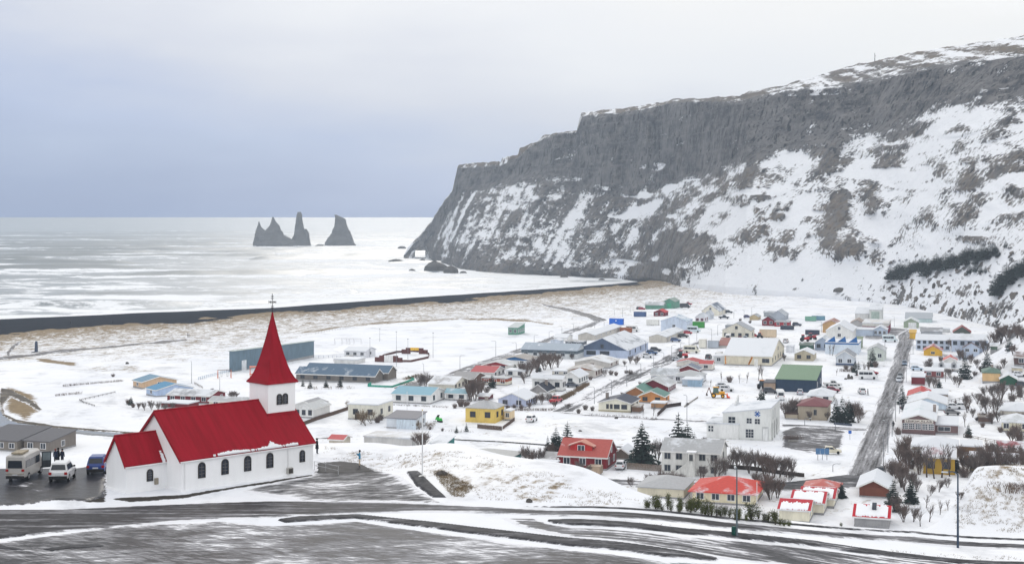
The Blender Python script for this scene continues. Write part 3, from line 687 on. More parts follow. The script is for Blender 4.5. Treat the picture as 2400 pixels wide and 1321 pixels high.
    sheet('street', [(915, 910), (1040, 878), (1100, 855), (1180, 829), (1250, 804), (1330, 774), (1395, 753), (1425, 752), (1360, 777), (1275, 808), (1195, 840), (1115, 868), (1055, 890), (955, 918)], roadm('asphalt_edge_street', base=(.08, .08, .085), snow=.54, rot=-1.22, across=.3, along=.05, edge=2.4), .8, .25, low, 1.0)
    sheet('track', [(1262, 711), (1330, 723), (1392, 737), (1425, 750), (1395, 756), (1372, 742), (1325, 729), (1275, 717)], roadm('gravel_track', base=(.08, .075, .075), snow=.30, rot=1.0, edge=2.0), 1.2, .35, low, 1.0)
    sheet('track', [(1900, 765), (1960, 752), (2000, 760), (2140, 772), (2110, 790), (2060, 800), (2010, 795), (2015, 785), (2070, 780), (1960, 766)], roadm('gravel_yard', base=(.1, .1, .1), snow=.50, rot=.3, edge=4.0), 1.2, .22, low, 1.0)
    sheet('ditch', [(905, 1025), (975, 1026), (975, 1028.5), (905, 1027.5)], roadm('ditch_dark', base=(.02, .02, .022), snow=.12, edge=.15), .3, .2, low, .0)
    sheet('ditch', [(1045, 1028), (1180, 1034), (1300, 1042), (1700, 1052), (1700, 1055), (1300, 1045.5), (1180, 1037), (1045, 1030.5)], _RM['ditch_dark'], .3, .2, low, .0)
    sheet('ditch', [(735, 1026), (810, 1025), (810, 1027), (735, 1028)], _RM['ditch_dark'], .3, .2, low, .0)
    # paths on the dunes at the left
    pd = roadm('sand_path', base=(.10, .09, .085), snow=.34, rot=.4, edge=1.0)
    sheet('track', [(-300, 835), (0, 838), (60, 833), (110, 827), (170, 820), (300, 806), (440, 793), (440, 796), (300, 810), (180, 824), (110, 831), (60, 837), (0, 842), (-300, 840)], pd, 1.0, .3, low, .8)
    sheet('track', [(16, 836), (14, 825), (26, 810), (30, 804), (50, 797), (54, 799), (38, 807), (34, 815), (24, 827), (24, 836)], pd, .8, .34, low, .6)
    # the stream and its brown banks
    wm = NT('stream_water'); w = wm.noise((1, 1, 1), .5, 3, .6); wm.color((.10, .115, .13)); wm.rough(.14); wm.bump(w, .15, .05)
    sheet('stream', [(-600, 905), (2, 918), (6, 960), (30, 985), (130, 1002), (250, 1012), (345, 1018), (420, 1024), (420, 1034), (330, 1028), (240, 1022), (130, 1012), (60, 1006), (0, 1003), (-600, 1000)], wm.m, .6, .26, low, .3, .8)
    bk = roadm('stream_bank', base=(.045, .035, .022), snow=.22, rot=.3, slush=(.2, .17, .13), edge=1.0)
    sheet('stream_bank', [(0, 910), (30, 915), (75, 938), (100, 960), (92, 964), (60, 945), (25, 930), (8, 950), (14, 972), (45, 985), (130, 999), (250, 1009), (345, 1016), (345, 1020), (250, 1013), (125, 1005), (40, 993), (2, 975), (-4, 940)], bk, .4, .34, low, .4, .6)
roads()

# ------------------------------------------------------------------ the church
def arch_outline(w, h, n=10):
    r = w / 2; pts = [(-r, 0), (r, 0)]
    pts += [(r * math.cos(a), h - r + r * math.sin(a)) for a in np.linspace(0, math.pi, n)]
    return pts
def arch_window(parent, pos, w, h, rz, panes=(2, 4)):
    """frame (proud of the wall) with glazing bars; the glass is its child. Faces local -y before turning by rz"""
    o, i = arch_outline(w + .16, h + .14), arch_outline(w, h); o = [(x, z - .07) for x, z in o]
    mb = MB(); n = len(o); y0, y1 = -.09, .02
    V = [(x, y0, z) for x, z in o] + [(x, y0, z) for x, z in i] + [(x, y1, z) for x, z in o] + [(x, y1, z) for x, z in i]
    Fc = []
    for k in range(n):
        a = (k + 1) % n; Fc += [(k, a, n + a, n + k), (n + k, n + a, 3 * n + a, 3 * n + k), (2 * n + k, k, n + 0 * a + k - n + 0, 2 * n + a)] if False else [(k, a, n + a, n + k), (n + k, n + a, 3 * n + a, 3 * n + k), (a, k, 2 * n + k, 2 * n + a)]
    mb.add(V, Fc)
    fr = mb.build('window', paint((52, 48, 46), .5, .08), parent); fr.location = pos; fr.rotation_euler = (0, 0, rz)
    mg = MB(); mg.add([(x, -.02, z) for x, z in i], [tuple(range(n))]); mg.build('pane', glassm((48, 54, 66)), fr)
    bars = MB(); t = .025
    for k in range(1, panes[0]): x = -w / 2 + w * k / panes[0]; bars.box(x - t, x + t, -.06, -.03, 0, h - .12)
    for k in range(1, panes[1]): z = (h - .1) * k / panes[1]; bars.box(-w / 2 + .01, w / 2 - .01, -.065, -.035, z - t, z + t)
    bars.build('glazing_bars', paint((96, 94, 96), .5, .08), fr)
    return fr
def church():
    ang = math.radians(44.0); d = np.array([math.cos(ang), math.sin(ang)]); n = np.array([d[1], -d[0]])
    P4 = un(426, 1153, plat0); HW = 4.89; C0 = P4 - n * HW; L = 15.6; z0 = 36.0
    t = thing('church', 'white church with bright red roofs and a red spire on the snowy rise', 'church', (C0[0], C0[1], z0), ang)
    WALL = paint((240, 241, 243), .8, .018, .35, spec=.05)
    RED = NT('church_red'); a = RED.noise((1.6, .16, .16), 1.0, 5, .65, space='obj'); RED.color(RED.mix(RED.step(a, .3, .7), (.225, .003, .010), (.31, .005, .017))); RED.rough(.55)
    RED.b.inputs['Specular IOR Level'].default_value = .06
    wv = RED.n('ShaderNodeTexWave', wave_type='BANDS', bands_direction='X'); wv.inputs['Scale'].default_value = 2.6; co = RED.n('ShaderNodeTexCoord'); RED.l(co.outputs['Object'], wv.inputs['Vector']); RED.bump(wv.outputs[0], .25, .03)
    RED = RED.m; SN = bpy.data.materials['snow_plain']; DK = paint((70, 66, 64), .6); TRIM = paint((228, 228, 230), .6, .05)
    HE, HR = 3.06, 7.25
    mb = MB()
    def gab(x0, x1, hw, he, hr, zb=-1.5):
        a = [(x, y, z) for x in (x0,) for y, z in ((-hw, zb), (hw, zb), (hw, he), (0, hr), (-hw, he))]; b = [(x1, y, z) for _, y, z in a]
        mb.loft([a, b])
    gab(0, L, HW, HE, HR); mb.build('wall', WALL, t)
    mb = MB(); CW, CL, CE, CR = 1.96, 4.3, 2.75, 5.25
    gab(-CL, .02, CW, CE, CR); chn = mb.build('chancel', WALL, t)
    def roof(x0, x1, hw, he, hr, name, par, ov=.13, th=.12):
        mb = MB(); sl = (hr - he) / hw
        for s in (-1, 1):
            y1 = s * (hw + ov); z1 = he - ov * sl + .03; zr = hr + .05
            mb.hexa([(x0, 0, zr), (x1, 0, zr), (x1, y1, z1), (x0, y1, z1)] if s > 0 else [(x0, y1, z1), (x1, y1, z1), (x1, 0, zr), (x0, 0, zr)],
                    [(x0, 0, zr + th), (x1, 0, zr + th), (x1, y1, z1 + th), (x0, y1, z1 + th)] if s > 0 else [(x0, y1, z1 + th), (x1, y1, z1 + th), (x1, 0, zr + th), (x0, 0, zr + th)])
        r = mb.build(name, RED, par)
        mb = MB(); mb.tube((x0 - .02, 0, hr + .17), (x1 + .02, 0, hr + .17), .09, n=8); mb.build('ridge_cap', RED, r)
        for xx in (x0 - .05, x1):                                       # verge boards at both ends
            mb = MB()
            for s in (-1, 1):
                y1 = s * (hw + ov); z1 = he - ov * sl
                mb.hexa([(xx, 0, hr - .16), (xx + .05, 0, hr - .16), (xx + .05, y1, z1 - .14), (xx, y1, z1 - .14)], [(xx, 0, hr + .19), (xx + .05, 0, hr + .19), (xx + .05, y1, z1 + .17), (xx, y1, z1 + .17)])
            mb.build('bargeboard', RED, r)
        mb = MB()                                                       # standing seams
        k = x0 + 1.0
        while k < x1 - .3:
            for s in (-1, 1):
                y1 = s * (hw + ov - .02); z1 = he - ov * sl
                mb.hexa([(k, 0, hr + .16), (k + .03, 0, hr + .16), (k + .03, y1, z1 + .14), (k, y1, z1 + .14)], [(k, 0, hr + .185), (k + .03, 0, hr + .185), (k + .03, y1, z1 + .165), (k, y1, z1 + .165)])
            k += 1.15
        mb.build('roof_seams', RED, r)['kind'] = 'stuff'
        mb = MB()
        for s in (-1, 1):
            mb = MB(); mb.tube((x0, s * (hw + ov + .04), he - ov * sl - .04), (x1, s * (hw + ov + .04), he - ov * sl - .04), .07, n=6); mb.build('gutter', TRIM, r)
        return r
    rf = roof(-.22, L + .22, HW, HE, HR, 'roof', t); roof(-CL - .2, -.02, CW, CE, CR, 'chancel_roof', t)
    # snow left along the eaves on the near side, thick blob by the tower
    sl = (HR - HE) / HW; mb = MB(); rr = random.Random(3); xs = np.arange(.6, L, .13)
    for x in xs:
        w = (.04 + .24 * vnoise(np.array([x * 1.3]), np.array([0.]), 0., 5)[0] + .14 * rr.random()) * float(sstep(.4, 5, x)) * (1 if x < 13.5 else .45)
        w = float(w) + (.62 * math.exp(-((x - 10.5) / .3) ** 2)) + .2 * math.exp(-((x - 10.9) / .4) ** 2)
        if w < .13: continue
        y0 = -(HW + .18); z_ = HE - .13 * sl
        for q in range(2):
            mb.hexa([(x, y0, z_ + .12), (x + .135, y0, z_ + .12), (x + .135, y0 + w * .78, z_ + .16 + w * .78 * sl), (x, y0 + w * .78, z_ + .16 + w * .78 * sl)],
                    [(x, y0 + .02, z_ + .26), (x + .135, y0 + .02, z_ + .26), (x + .135, y0 + w * .7, z_ + .24 + w * .72 * sl), (x, y0 + w * .7, z_ + .24 + w * .72 * sl)]) if q == 0 else None
    mb.build('roof_snow', SN, rf, smooth=True)['kind'] = 'stuff'
    mb = MB()
    for k in range(24):
        x = -.35 - rr.random() * .15; f = rr.random() * .5; y = -CW - .2 + f * 1.4; mb.box(x, x + .2, y, y + .2, CE - .2 + f * 1.7, CE + .0 + f * 1.7 + .1)
    mb.build('roof_snow', SN, t)['kind'] = 'stuff'
    mb = MB(); mb.box(-.08, L + .08, -HW - .07, HW + .07, -1.5, .28); mb.box(-CL - .08, 0, -CW - .07, CW + .07, -1.5, .22); mb.build('plinth', WALL, t)
    for x in (.30, L - 3.2):
        mb = MB(); mb.tube((x, -HW - .07, .2), (x, -HW - .07, HE - .1), .045); mb.build('downpipe', TRIM, t)
    mb = MB(); mb.box(-1.3, -.95, -CW - .22, -CW, .55, 1.15); mb.build('vent_box', paint((150, 142, 128), .6), t)
    mb = MB(); mb.box(L - 3.4, L - 2.75, -HW - .35, -HW, .25, .85); vb = mb.build('vent_box', paint((170, 168, 164), .6), t)
    mb = MB(); mb.box(L - 3.32, L - 2.83, -HW - .37, -HW - .34, .32, .78); mb.build('grille', DK, vb)
    # side windows: find each along the wall from where it shows
    def along(px, side_y):
        base = C0 + n * (-side_y); tx = (px - 1200) / F
        return (tx * base[1] - base[0]) / (d[0] - tx * d[1])
    for px in (472.5, 527, 580, 632): arch_window(t, (along(px, -HW), -HW, 1.2), .66, 1.4, 0)
    arch_window(t, (along(708, -HW), -HW, 1.3), .5, 1.1, 0, (2, 3))
    arch_window(t, (along(351, -CW), -CW, 1.0), .52, 1.05, 0, (2, 4))
    # tower
    tx, ht = 13.85, 1.72; tw = thing  # noqa
    mb = MB(); mb.box(tx - ht, tx + ht, -ht, ht, 3.6, 9.2); tow = mb.build('tower', WALL, t)
    for xx in (tx - .32, tx + .42): arch_window(tow, (xx, -ht, 7.0), .5, 1.0, 0, (2, 3))
    mb = MB(); mb.box(tx - ht - .06, tx + ht + .06, -ht - .06, ht + .06, 9.0, 9.2); mb.build('cornice', TRIM, tow)
    prof = [(9.12, 1.13), (9.2, 1.14), (9.6, .965), (10.2, .80), (10.9, .665), (12.0, .50), (14.0, .255), (16.2, .03), (16.5, .012)]
    mb = MB(); mb.loft([[(tx + sx * ht * k, sy * ht * k, z) for sx, sy in ((-1, -1), (1, -1), (1, 1), (-1, 1))] for z, k in prof]); sp = mb.build('spire', RED, t)
    mb = MB()
    for sx, sy in ((-1, -1), (1, -1), (1, 1), (-1, 1)):
        for (z, k), (z2, k2) in zip(prof[1:], prof[2:]): mb.tube((tx + sx * ht * k, sy * ht * k, z), (tx + sx * ht * k2, sy * ht * k2, z2), .05, n=5, cap=False)
    mb.build('hip_roll', RED, sp)
    mb = MB(); mb.box(tx - ht - .02, tx + ht + .4, -ht - .13, ht + .13, 0, .01)
    IR = paint((42, 40, 44), .5, .05)
    mb = MB(); zz = 16.35; mb.tube((tx, 0, zz), (tx, 0, zz + 2.15), .035)                       # ornate iron cross
    u = (.0, 1.0)
    for s in (-1, 1):
        mb.tube((tx, 0, zz + 1.25), (tx + s * .37 * .72, -s * .37 * .7, zz + 1.25), .035)
        mb.tube((tx + s * .27, -s * .26, zz + 1.12), (tx + s * .27, -s * .26, zz + 1.38), .03)
        for z in (.62, .78, 1.62, 1.85): mb.tube((tx - s * .0, 0, zz + z), (tx + s * .11, -s * .11, zz + z + .03), .035)
        mb.tube((tx + s * .08, -s * .08, zz + 1.12), (tx + s * .2, -s * .2, zz + 1.25), .03); mb.tube((tx + s * .08, -s * .08, zz + 1.38), (tx + s * .2, -s * .2, zz + 1.25), .03)
    mb.build('cross', IR, sp)
    # red flashing where tower meets the roof
    mb = MB(); mb.hexa([(tx - ht - .1, -ht - .12, HR - ht * sl - .1), (tx + ht + .1, -ht - .12, HR - ht * sl - .1), (tx + ht + .1, -ht, HR - ht * sl + .0), (tx - ht - .1, -ht, HR - ht * sl)],
                       [(tx - ht - .1, -ht - .08, HR - ht * sl + .35), (tx + ht + .1, -ht - .08, HR - ht * sl + .35), (tx + ht + .1, -ht + .01, HR - ht * sl + .36), (tx - ht - .1, -ht + .01, HR - ht * sl + .36)]); mb.build('flashing', RED, rf)
    LAND_MARKS.append((500, 1080, 'the church'))
    # handrail by the church door
    r = thing('handrail', 'low galvanised two-rail handrail beside the church corner', 'railing', (0, 0, 0))
    pts = [un(x, y, plat0) for x, y in ((737, 1101), (763, 1106), (793, 1113))]; mb = MB()
    for p in pts:
        mb = MB(); mb.tube((p[0], p[1], 35.9), (p[0], p[1], 36.95), .03); mb.build('post', paint((176, 178, 182), .4), r)
    for z in (36.5, 36.93):
        mb = MB()
        for a, b in zip(pts, pts[1:]): mb.tube((a[0], a[1], z), (b[0], b[1], z), .025)
        mb.build('rail', paint((176, 178, 182), .4), r)
def roof_snow(t, f0, f1, a0=-.96, a1=.96, side=-1, seed=1):
    """a sheet of snow lying on one slope of a gabled roof (ridge along x): f from eave 0 to ridge 1"""
    wd, dp, hm, rm = t['_dim']; hw, hd = wd / 2, dp / 2; mb = MB(); r = random.Random(seed); n = int(wd / .22); sl = rm / hd
    for i in range(n):
        x0, x1 = hw * (a0 + (a1 - a0) * i / n), hw * (a0 + (a1 - a0) * (i + 1) / n); q0 = f0 + .10 * (r.random() - .5); q1 = f1 + .12 * (r.random() - .5) + .06 * math.sin(i * .7)
        P = lambda f, dz: (side * (hd + .28) * (1 - f), hm - .28 * sl + (rm + .28 * sl) * f + .16 + dz)
        (ya, za), (yb, zb), (yc, zc), (yd, zd) = P(q0, 0), P(q1, 0), P(q0 + .02, .14), P(q1 - .02, .12)
        lo, hi = [(x0, ya, za), (x1, ya, za), (x1, yb, zb), (x0, yb, zb)], [(x0, yc, zc), (x1, yc, zc), (x1, yd, zd), (x0, yd, zd)]
        if side > 0: lo, hi = lo[::-1], hi[::-1]
        mb.hexa(lo, hi)
    o = mb.build('roof_snow', bpy.data.materials['snow_plain'], t); o['kind'] = 'stuff'
def snow_plain():
    t = NT('snow_plain'); a = t.noise((1, 1, 1), .8, 4, .6, space='obj'); t.color(t.mix(a, (.78, .8, .85), (.86, .87, .89))); t.rough(.85); t.bump(a, .4, .1); t.m.name = 'snow_plain'
snow_plain(); church()

# ------------------------------------------------------------------ buildings
AZ = 17.5
_WM = {}
def window_mesh(w, h, fc, muntin):
    k = (round(w, 1), round(h, 1), fc, muntin)
    if k not in _WM:
        w, h = k[0], k[1]; b = .09; mb = MB()
        for q in ((-w / 2 - b, w / 2 + b, -b, 0), (-w / 2 - b, w / 2 + b, h, h + b), (-w / 2 - b, -w / 2, 0, h), (w / 2, w / 2 + b, 0, h)): mb.box(q[0], q[1], -.07, .01, q[2], q[3])
        for i in range(1, muntin[0]): x = -w / 2 + w * i / muntin[0]; mb.box(x - .035, x + .035, -.06, .01, 0, h)
        for i in range(1, muntin[1]): z = h * i / muntin[1]; mb.box(-w / 2, w / 2, -.055, .01, z - .035, z + .035)
        f = mb.mesh('window', paint(fc, .5, .05)); p = MB(); p.box(-w / 2, w / 2, -.025, .012, 0, h); _WM[k] = (f, p.mesh('pane', glassm()))
    return _WM[k]
def window(par, x, y, z, w, h, rz=0.0, fc=(225, 226, 228), muntin=(2, 1)):
    f, p = window_mesh(w, h, fc, muntin)
    a = link('window', f, par, (x, y, z)); a.rotation_euler = (0, 0, rz); link('pane', p, a); return a
WHITE, CREAM, GREY, LBLUE, DRED, SLATE, TANW = (228, 228, 226), (226, 222, 206), (176, 180, 186), (176, 190, 214), (120, 32, 40), (92, 100, 116), (190, 150, 108)
RW, RG, RS, RR, RT = (176, 181, 188), (150, 152, 158), (62, 70, 88), (186, 52, 56), (172, 164, 158)
def H(name, label, lm, L, Rr, Sd, py, wh, rt, rise, wall, roof, snow=.45, az=AZ, dep=None, wf=2, ws=2, st=None, wc=(225, 226, 228), gable=None, base=None, chim=None, door=None, near=195.0, win=True, off=0.0, rmo=None, mun=(2, 1), lower=None, siding=0, ov=.3, cat=None, band=None):
    p = at(Rr, py, near); X, Y = p.x, p.y; m = Y / F; a = math.radians(az)
    tl = (L - 1200) / F; Wd = (X - tl * Y) / (math.cos(a) + tl * math.sin(a)); Wd = max(Wd, 1.5)
    if dep is None:
        ts = (Sd - 1200) / F; den = math.sin(a) - ts * math.cos(a); dep = (ts * Y - X) / den if abs(den) > .02 else 9
        dep = min(max(dep, 3.5), 60)
    V = Vector((math.cos(a), -math.sin(a), 0)); U = Vector((math.sin(a), math.cos(a), 0))
    c = p - V * (Wd / 2) + U * (dep / 2); hw, hd = Wd / 2, dep / 2; hm = wh * m
    t = thing(name, label, cat or {'house': 'house', 'shed': 'shed', 'garage': 'garage', 'hall': 'hall', 'school': 'school'}.get(name.split('_')[-1], 'building'), (c.x, c.y, p.z), -a)
    if lm: LAND_MARKS.append(((L + Rr) / 2, py, lm))
    zb = -1.4
    if rt in ('gv', 'hip', 'shed'):
        dd = dep * math.cos(a) * (1.0 if rt == 'shed' else .5)
        rm = CH - (py - wh - rise - EYE) / F * (Y + dd) - p.z - hm; rm = min(max(rm, .12 * dep), .62 * dep)
    else: rm = max(rise * m, .25)
    if rmo is not None: rm = rmo
    def grey(c, k=.12):
        g = sum(c) / 3; return tuple(int(v + (g - v) * k) for v in c)
    wall, roof = grey(wall), grey(roof)
    Wm = paint(wall, .7, .08, .5, siding=siding)
    mb = MB(); ap = off * hw
    if rt == 'gu': mb.loft([[(-hw, y, zb), (hw, y, zb), (hw, y, hm), (ap, y, hm + rm), (-hw, y, hm)] for y in (hd, -hd)])
    elif rt == 'gv': mb.loft([[(x, -hd, zb), (x, hd, zb), (x, hd, hm), (x, 0, hm + rm), (x, -hd, hm)] for x in (-hw, hw)])
    elif rt == 'shed': mb.loft([[(x, -hd, zb), (x, hd, zb), (x, hd, hm + rm), (x, -hd, hm)] for x in (-hw, hw)])
    else: mb.box(-hw, hw, -hd, hd, zb, hm)
    mb.build('wall', Wm, t)
    Rm = roofm(roof, snow); th = .14; mb = MB()
    def slab(q, th=th): mb.hexa([(x, y, z + .02) for x, y, z in q], [(x, y, z + th + .02) for x, y, z in q])
    if rt == 'gu':
        for s in (-1, 1):
            sl = rm / (hw - s * ap); e = s * (hw + ov)
            q = [(ap, -hd - ov, hm + rm), (ap, hd + ov, hm + rm), (e, hd + ov, hm - ov * sl), (e, -hd - ov, hm - ov * sl)]; slab(q if s < 0 else q[::-1])
    elif rt == 'gv':
        sl = rm / hd
        for s in (-1, 1):
            q = [(-hw - ov, 0, hm + rm), (hw + ov, 0, hm + rm), (hw + ov, s * (hd + ov), hm - ov * sl), (-hw - ov, s * (hd + ov), hm - ov * sl)]; slab(q if s > 0 else q[::-1])
    elif rt == 'shed':
        sl = rm / dep; slab([(-hw - ov, -hd - ov, hm - ov * sl), (hw + ov, -hd - ov, hm - ov * sl), (hw + ov, hd + ov, hm + rm + ov * sl), (-hw - ov, hd + ov, hm + rm + ov * sl)])
    elif rt == 'hip':
        ex, ey = hw + ov, hd + ov; ze = hm - .05
        if hw >= hd: r0, r1 = (-(hw - hd) - .05, 0), ((hw - hd) + .05, 0)
        else: r0, r1 = (0, -(hd - hw) - .05), (0, (hd - hw) + .05)
        zr = hm + rm
        for o_ in (0,):
            E = [(-ex, -ey, ze), (ex, -ey, ze), (ex, ey, ze), (-ex, ey, ze)]; Ru, Rv = (*r0, zr), (*r1, zr)
            E2 = [(x, y, z - .16) for x, y, z in E]
            fs = [(0, 1, 5, 4), (1, 2, 5), (2, 3, 4, 5), (3, 0, 4)] if hw >= hd else [(0, 1, 4), (1, 2, 5, 4), (2, 3, 5), (3, 0, 4, 5)]
            mb.add(E + [Ru, Rv] + E2, fs + [(0, 6, 7, 1), (1, 7, 8, 2), (2, 8, 9, 3), (3, 9, 6, 0), (9, 8, 7, 6)])
    else: mb.box(-hw - ov * .6, hw + ov * .6, -hd - ov * .6, hd + ov * .6, hm - .05, hm + .22)
    rf = mb.build('roof', Rm, t)
    near_by = Y < 470
    FA = paint((224, 224, 222) if sum(roof) > 330 or snow > .3 else (214, 214, 214), .6, .05)
    if near_by and rt in ('gu', 'gv'):                                   # bargeboards and fascia
        mb = MB()
        if rt == 'gu':
            for s in (-1, 1):
                sl = rm / (hw - s * ap); e = s * (hw + ov)
                mb.hexa([(ap, -hd - ov - .05, hm + rm - .12), (ap, -hd - ov, hm + rm - .12), (e, -hd - ov, hm - ov * sl - .12), (e, -hd - ov - .05, hm - ov * sl - .12)], [(ap, -hd - ov - .05, hm + rm + .14), (ap, -hd - ov, hm + rm + .14), (e, -hd - ov, hm - ov * sl + .14), (e, -hd - ov - .05, hm - ov * sl + .14)])
            sl = rm / (hw - ap); mb.box(hw + ov, hw + ov + .05, -hd - ov, hd + ov, hm - ov * sl - .12, hm - ov * sl + .14)
        else:
            sl = rm / hd; x = hw + ov
            for s in (-1, 1):
                e = s * (hd + ov); mb.hexa([(x, 0, hm + rm - .12), (x + .05, 0, hm + rm - .12), (x + .05, e, hm - ov * sl - .12), (x, e, hm - ov * sl - .12)], [(x, 0, hm + rm + .14), (x + .05, 0, hm + rm + .14), (x + .05, e, hm - ov * sl + .14), (x, e, hm - ov * sl + .14)])
            mb.box(-hw - ov, hw + ov, -hd - ov - .05, -hd - ov, hm - ov * sl - .12, hm - ov * sl + .14)
        mb.build('fascia', FA, rf)
    if gable and rt == 'gu':
        mb = MB(); mb.loft([[(-hw + .02, y, hm - .1), (hw - .02, y, hm - .1), (ap, y, hm + rm - .06)] for y in (-hd + .05, -hd - .05)]); mb.build('gable', paint(gable, .7, .08), t)
    if lower:                                                           # differently painted band of wall at the foot
        mb = MB(); mb.box(-hw - .03, hw + .03, -hd - .03, hd + .03, zb, hm * lower[1]); mb.build('lower_wall', paint(lower[0], .7, .08), t)
    if band:                                                            # upper band
        mb = MB(); mb.box(-hw - .03, hw + .03, -hd - .03, hd + .03, hm * band[1], hm - .06); mb.build('upper_band', paint(band[0], .7, .06), t)
    if near_by or base:
        mb = MB(); mb.box(-hw - .04, hw + .04, -hd - .04, hd + .04, zb, .32); mb.build('plinth', paint(base or (150, 150, 152), .8, .1), t)
    if chim:
        cx = chim * hw; zr = hm + rm if rt != 'flat' else hm
        mb = MB(); mb.box(cx - .35, cx + .35, -.35, .35, zr - .9, zr + .85); ch = mb.build('chimney', paint((150, 140, 134), .8), rf)
        mb = MB(); mb.box(cx - .42, cx + .42, -.42, .42, zr + .85, zr + .98); mb.build('chimney_cap', bpy.data.materials['snow_plain'], ch)
    st = st or (2 if hm > 4.5 else 1); fh = hm / st
    wh_ = min(1.25, fh * .46)
    for k in range(st):
        zz = k * fh + fh * .36
        if isinstance(wf, int): fr = [((i + .5) / wf, min(1.25, Wd / max(wf, 1) * .5)) for i in range(wf)]
        else: fr = wf
        for f_, w_ in fr: window(t, -hw + f_ * Wd, -hd, zz, max(w_, .4), wh_, 0, wc, mun)
        for i in range(ws): window(t, hw, -hd + (i + .5) / ws * dep, zz, min(1.1, dep / ws * .5), wh_, math.pi / 2, wc, mun)
    if rt == 'gu' and rm > 2.3 and wf: window(t, ap, -hd - (.05 if gable else 0), hm + rm * .18, min(.9, hw * .4), min(1.1, rm * .42), 0, wc, mun)
    if rt == 'gv' and rm > 2.3 and ws: window(t, hw, 0, hm + rm * .15, min(.9, hd * .4), min(1.1, rm * .4), math.pi / 2, wc, mun)
    if door:
        fc, f_, dw, dh, dc = door; dh = min(dh, hm * .92); mb = MB(); mb.box(-dw / 2, dw / 2, -.06, .02, -.2, dh)
        o = mb.build('door', paint(dc, .5), t)
        if fc == 'f': o.location = (-hw + f_ * Wd, -hd, .05)
        else: o.location = (hw, -hd + f_ * dep, .05); o.rotation_euler = (0, 0, math.pi / 2)
        mb = MB(); mb.box(dw * .32, dw * .38, -.11, -.06, .9, 1.0); mb.build('door_handle', paint((60, 60, 62)), o)
    t['_dim'] = (Wd, dep, hm, rm); return t
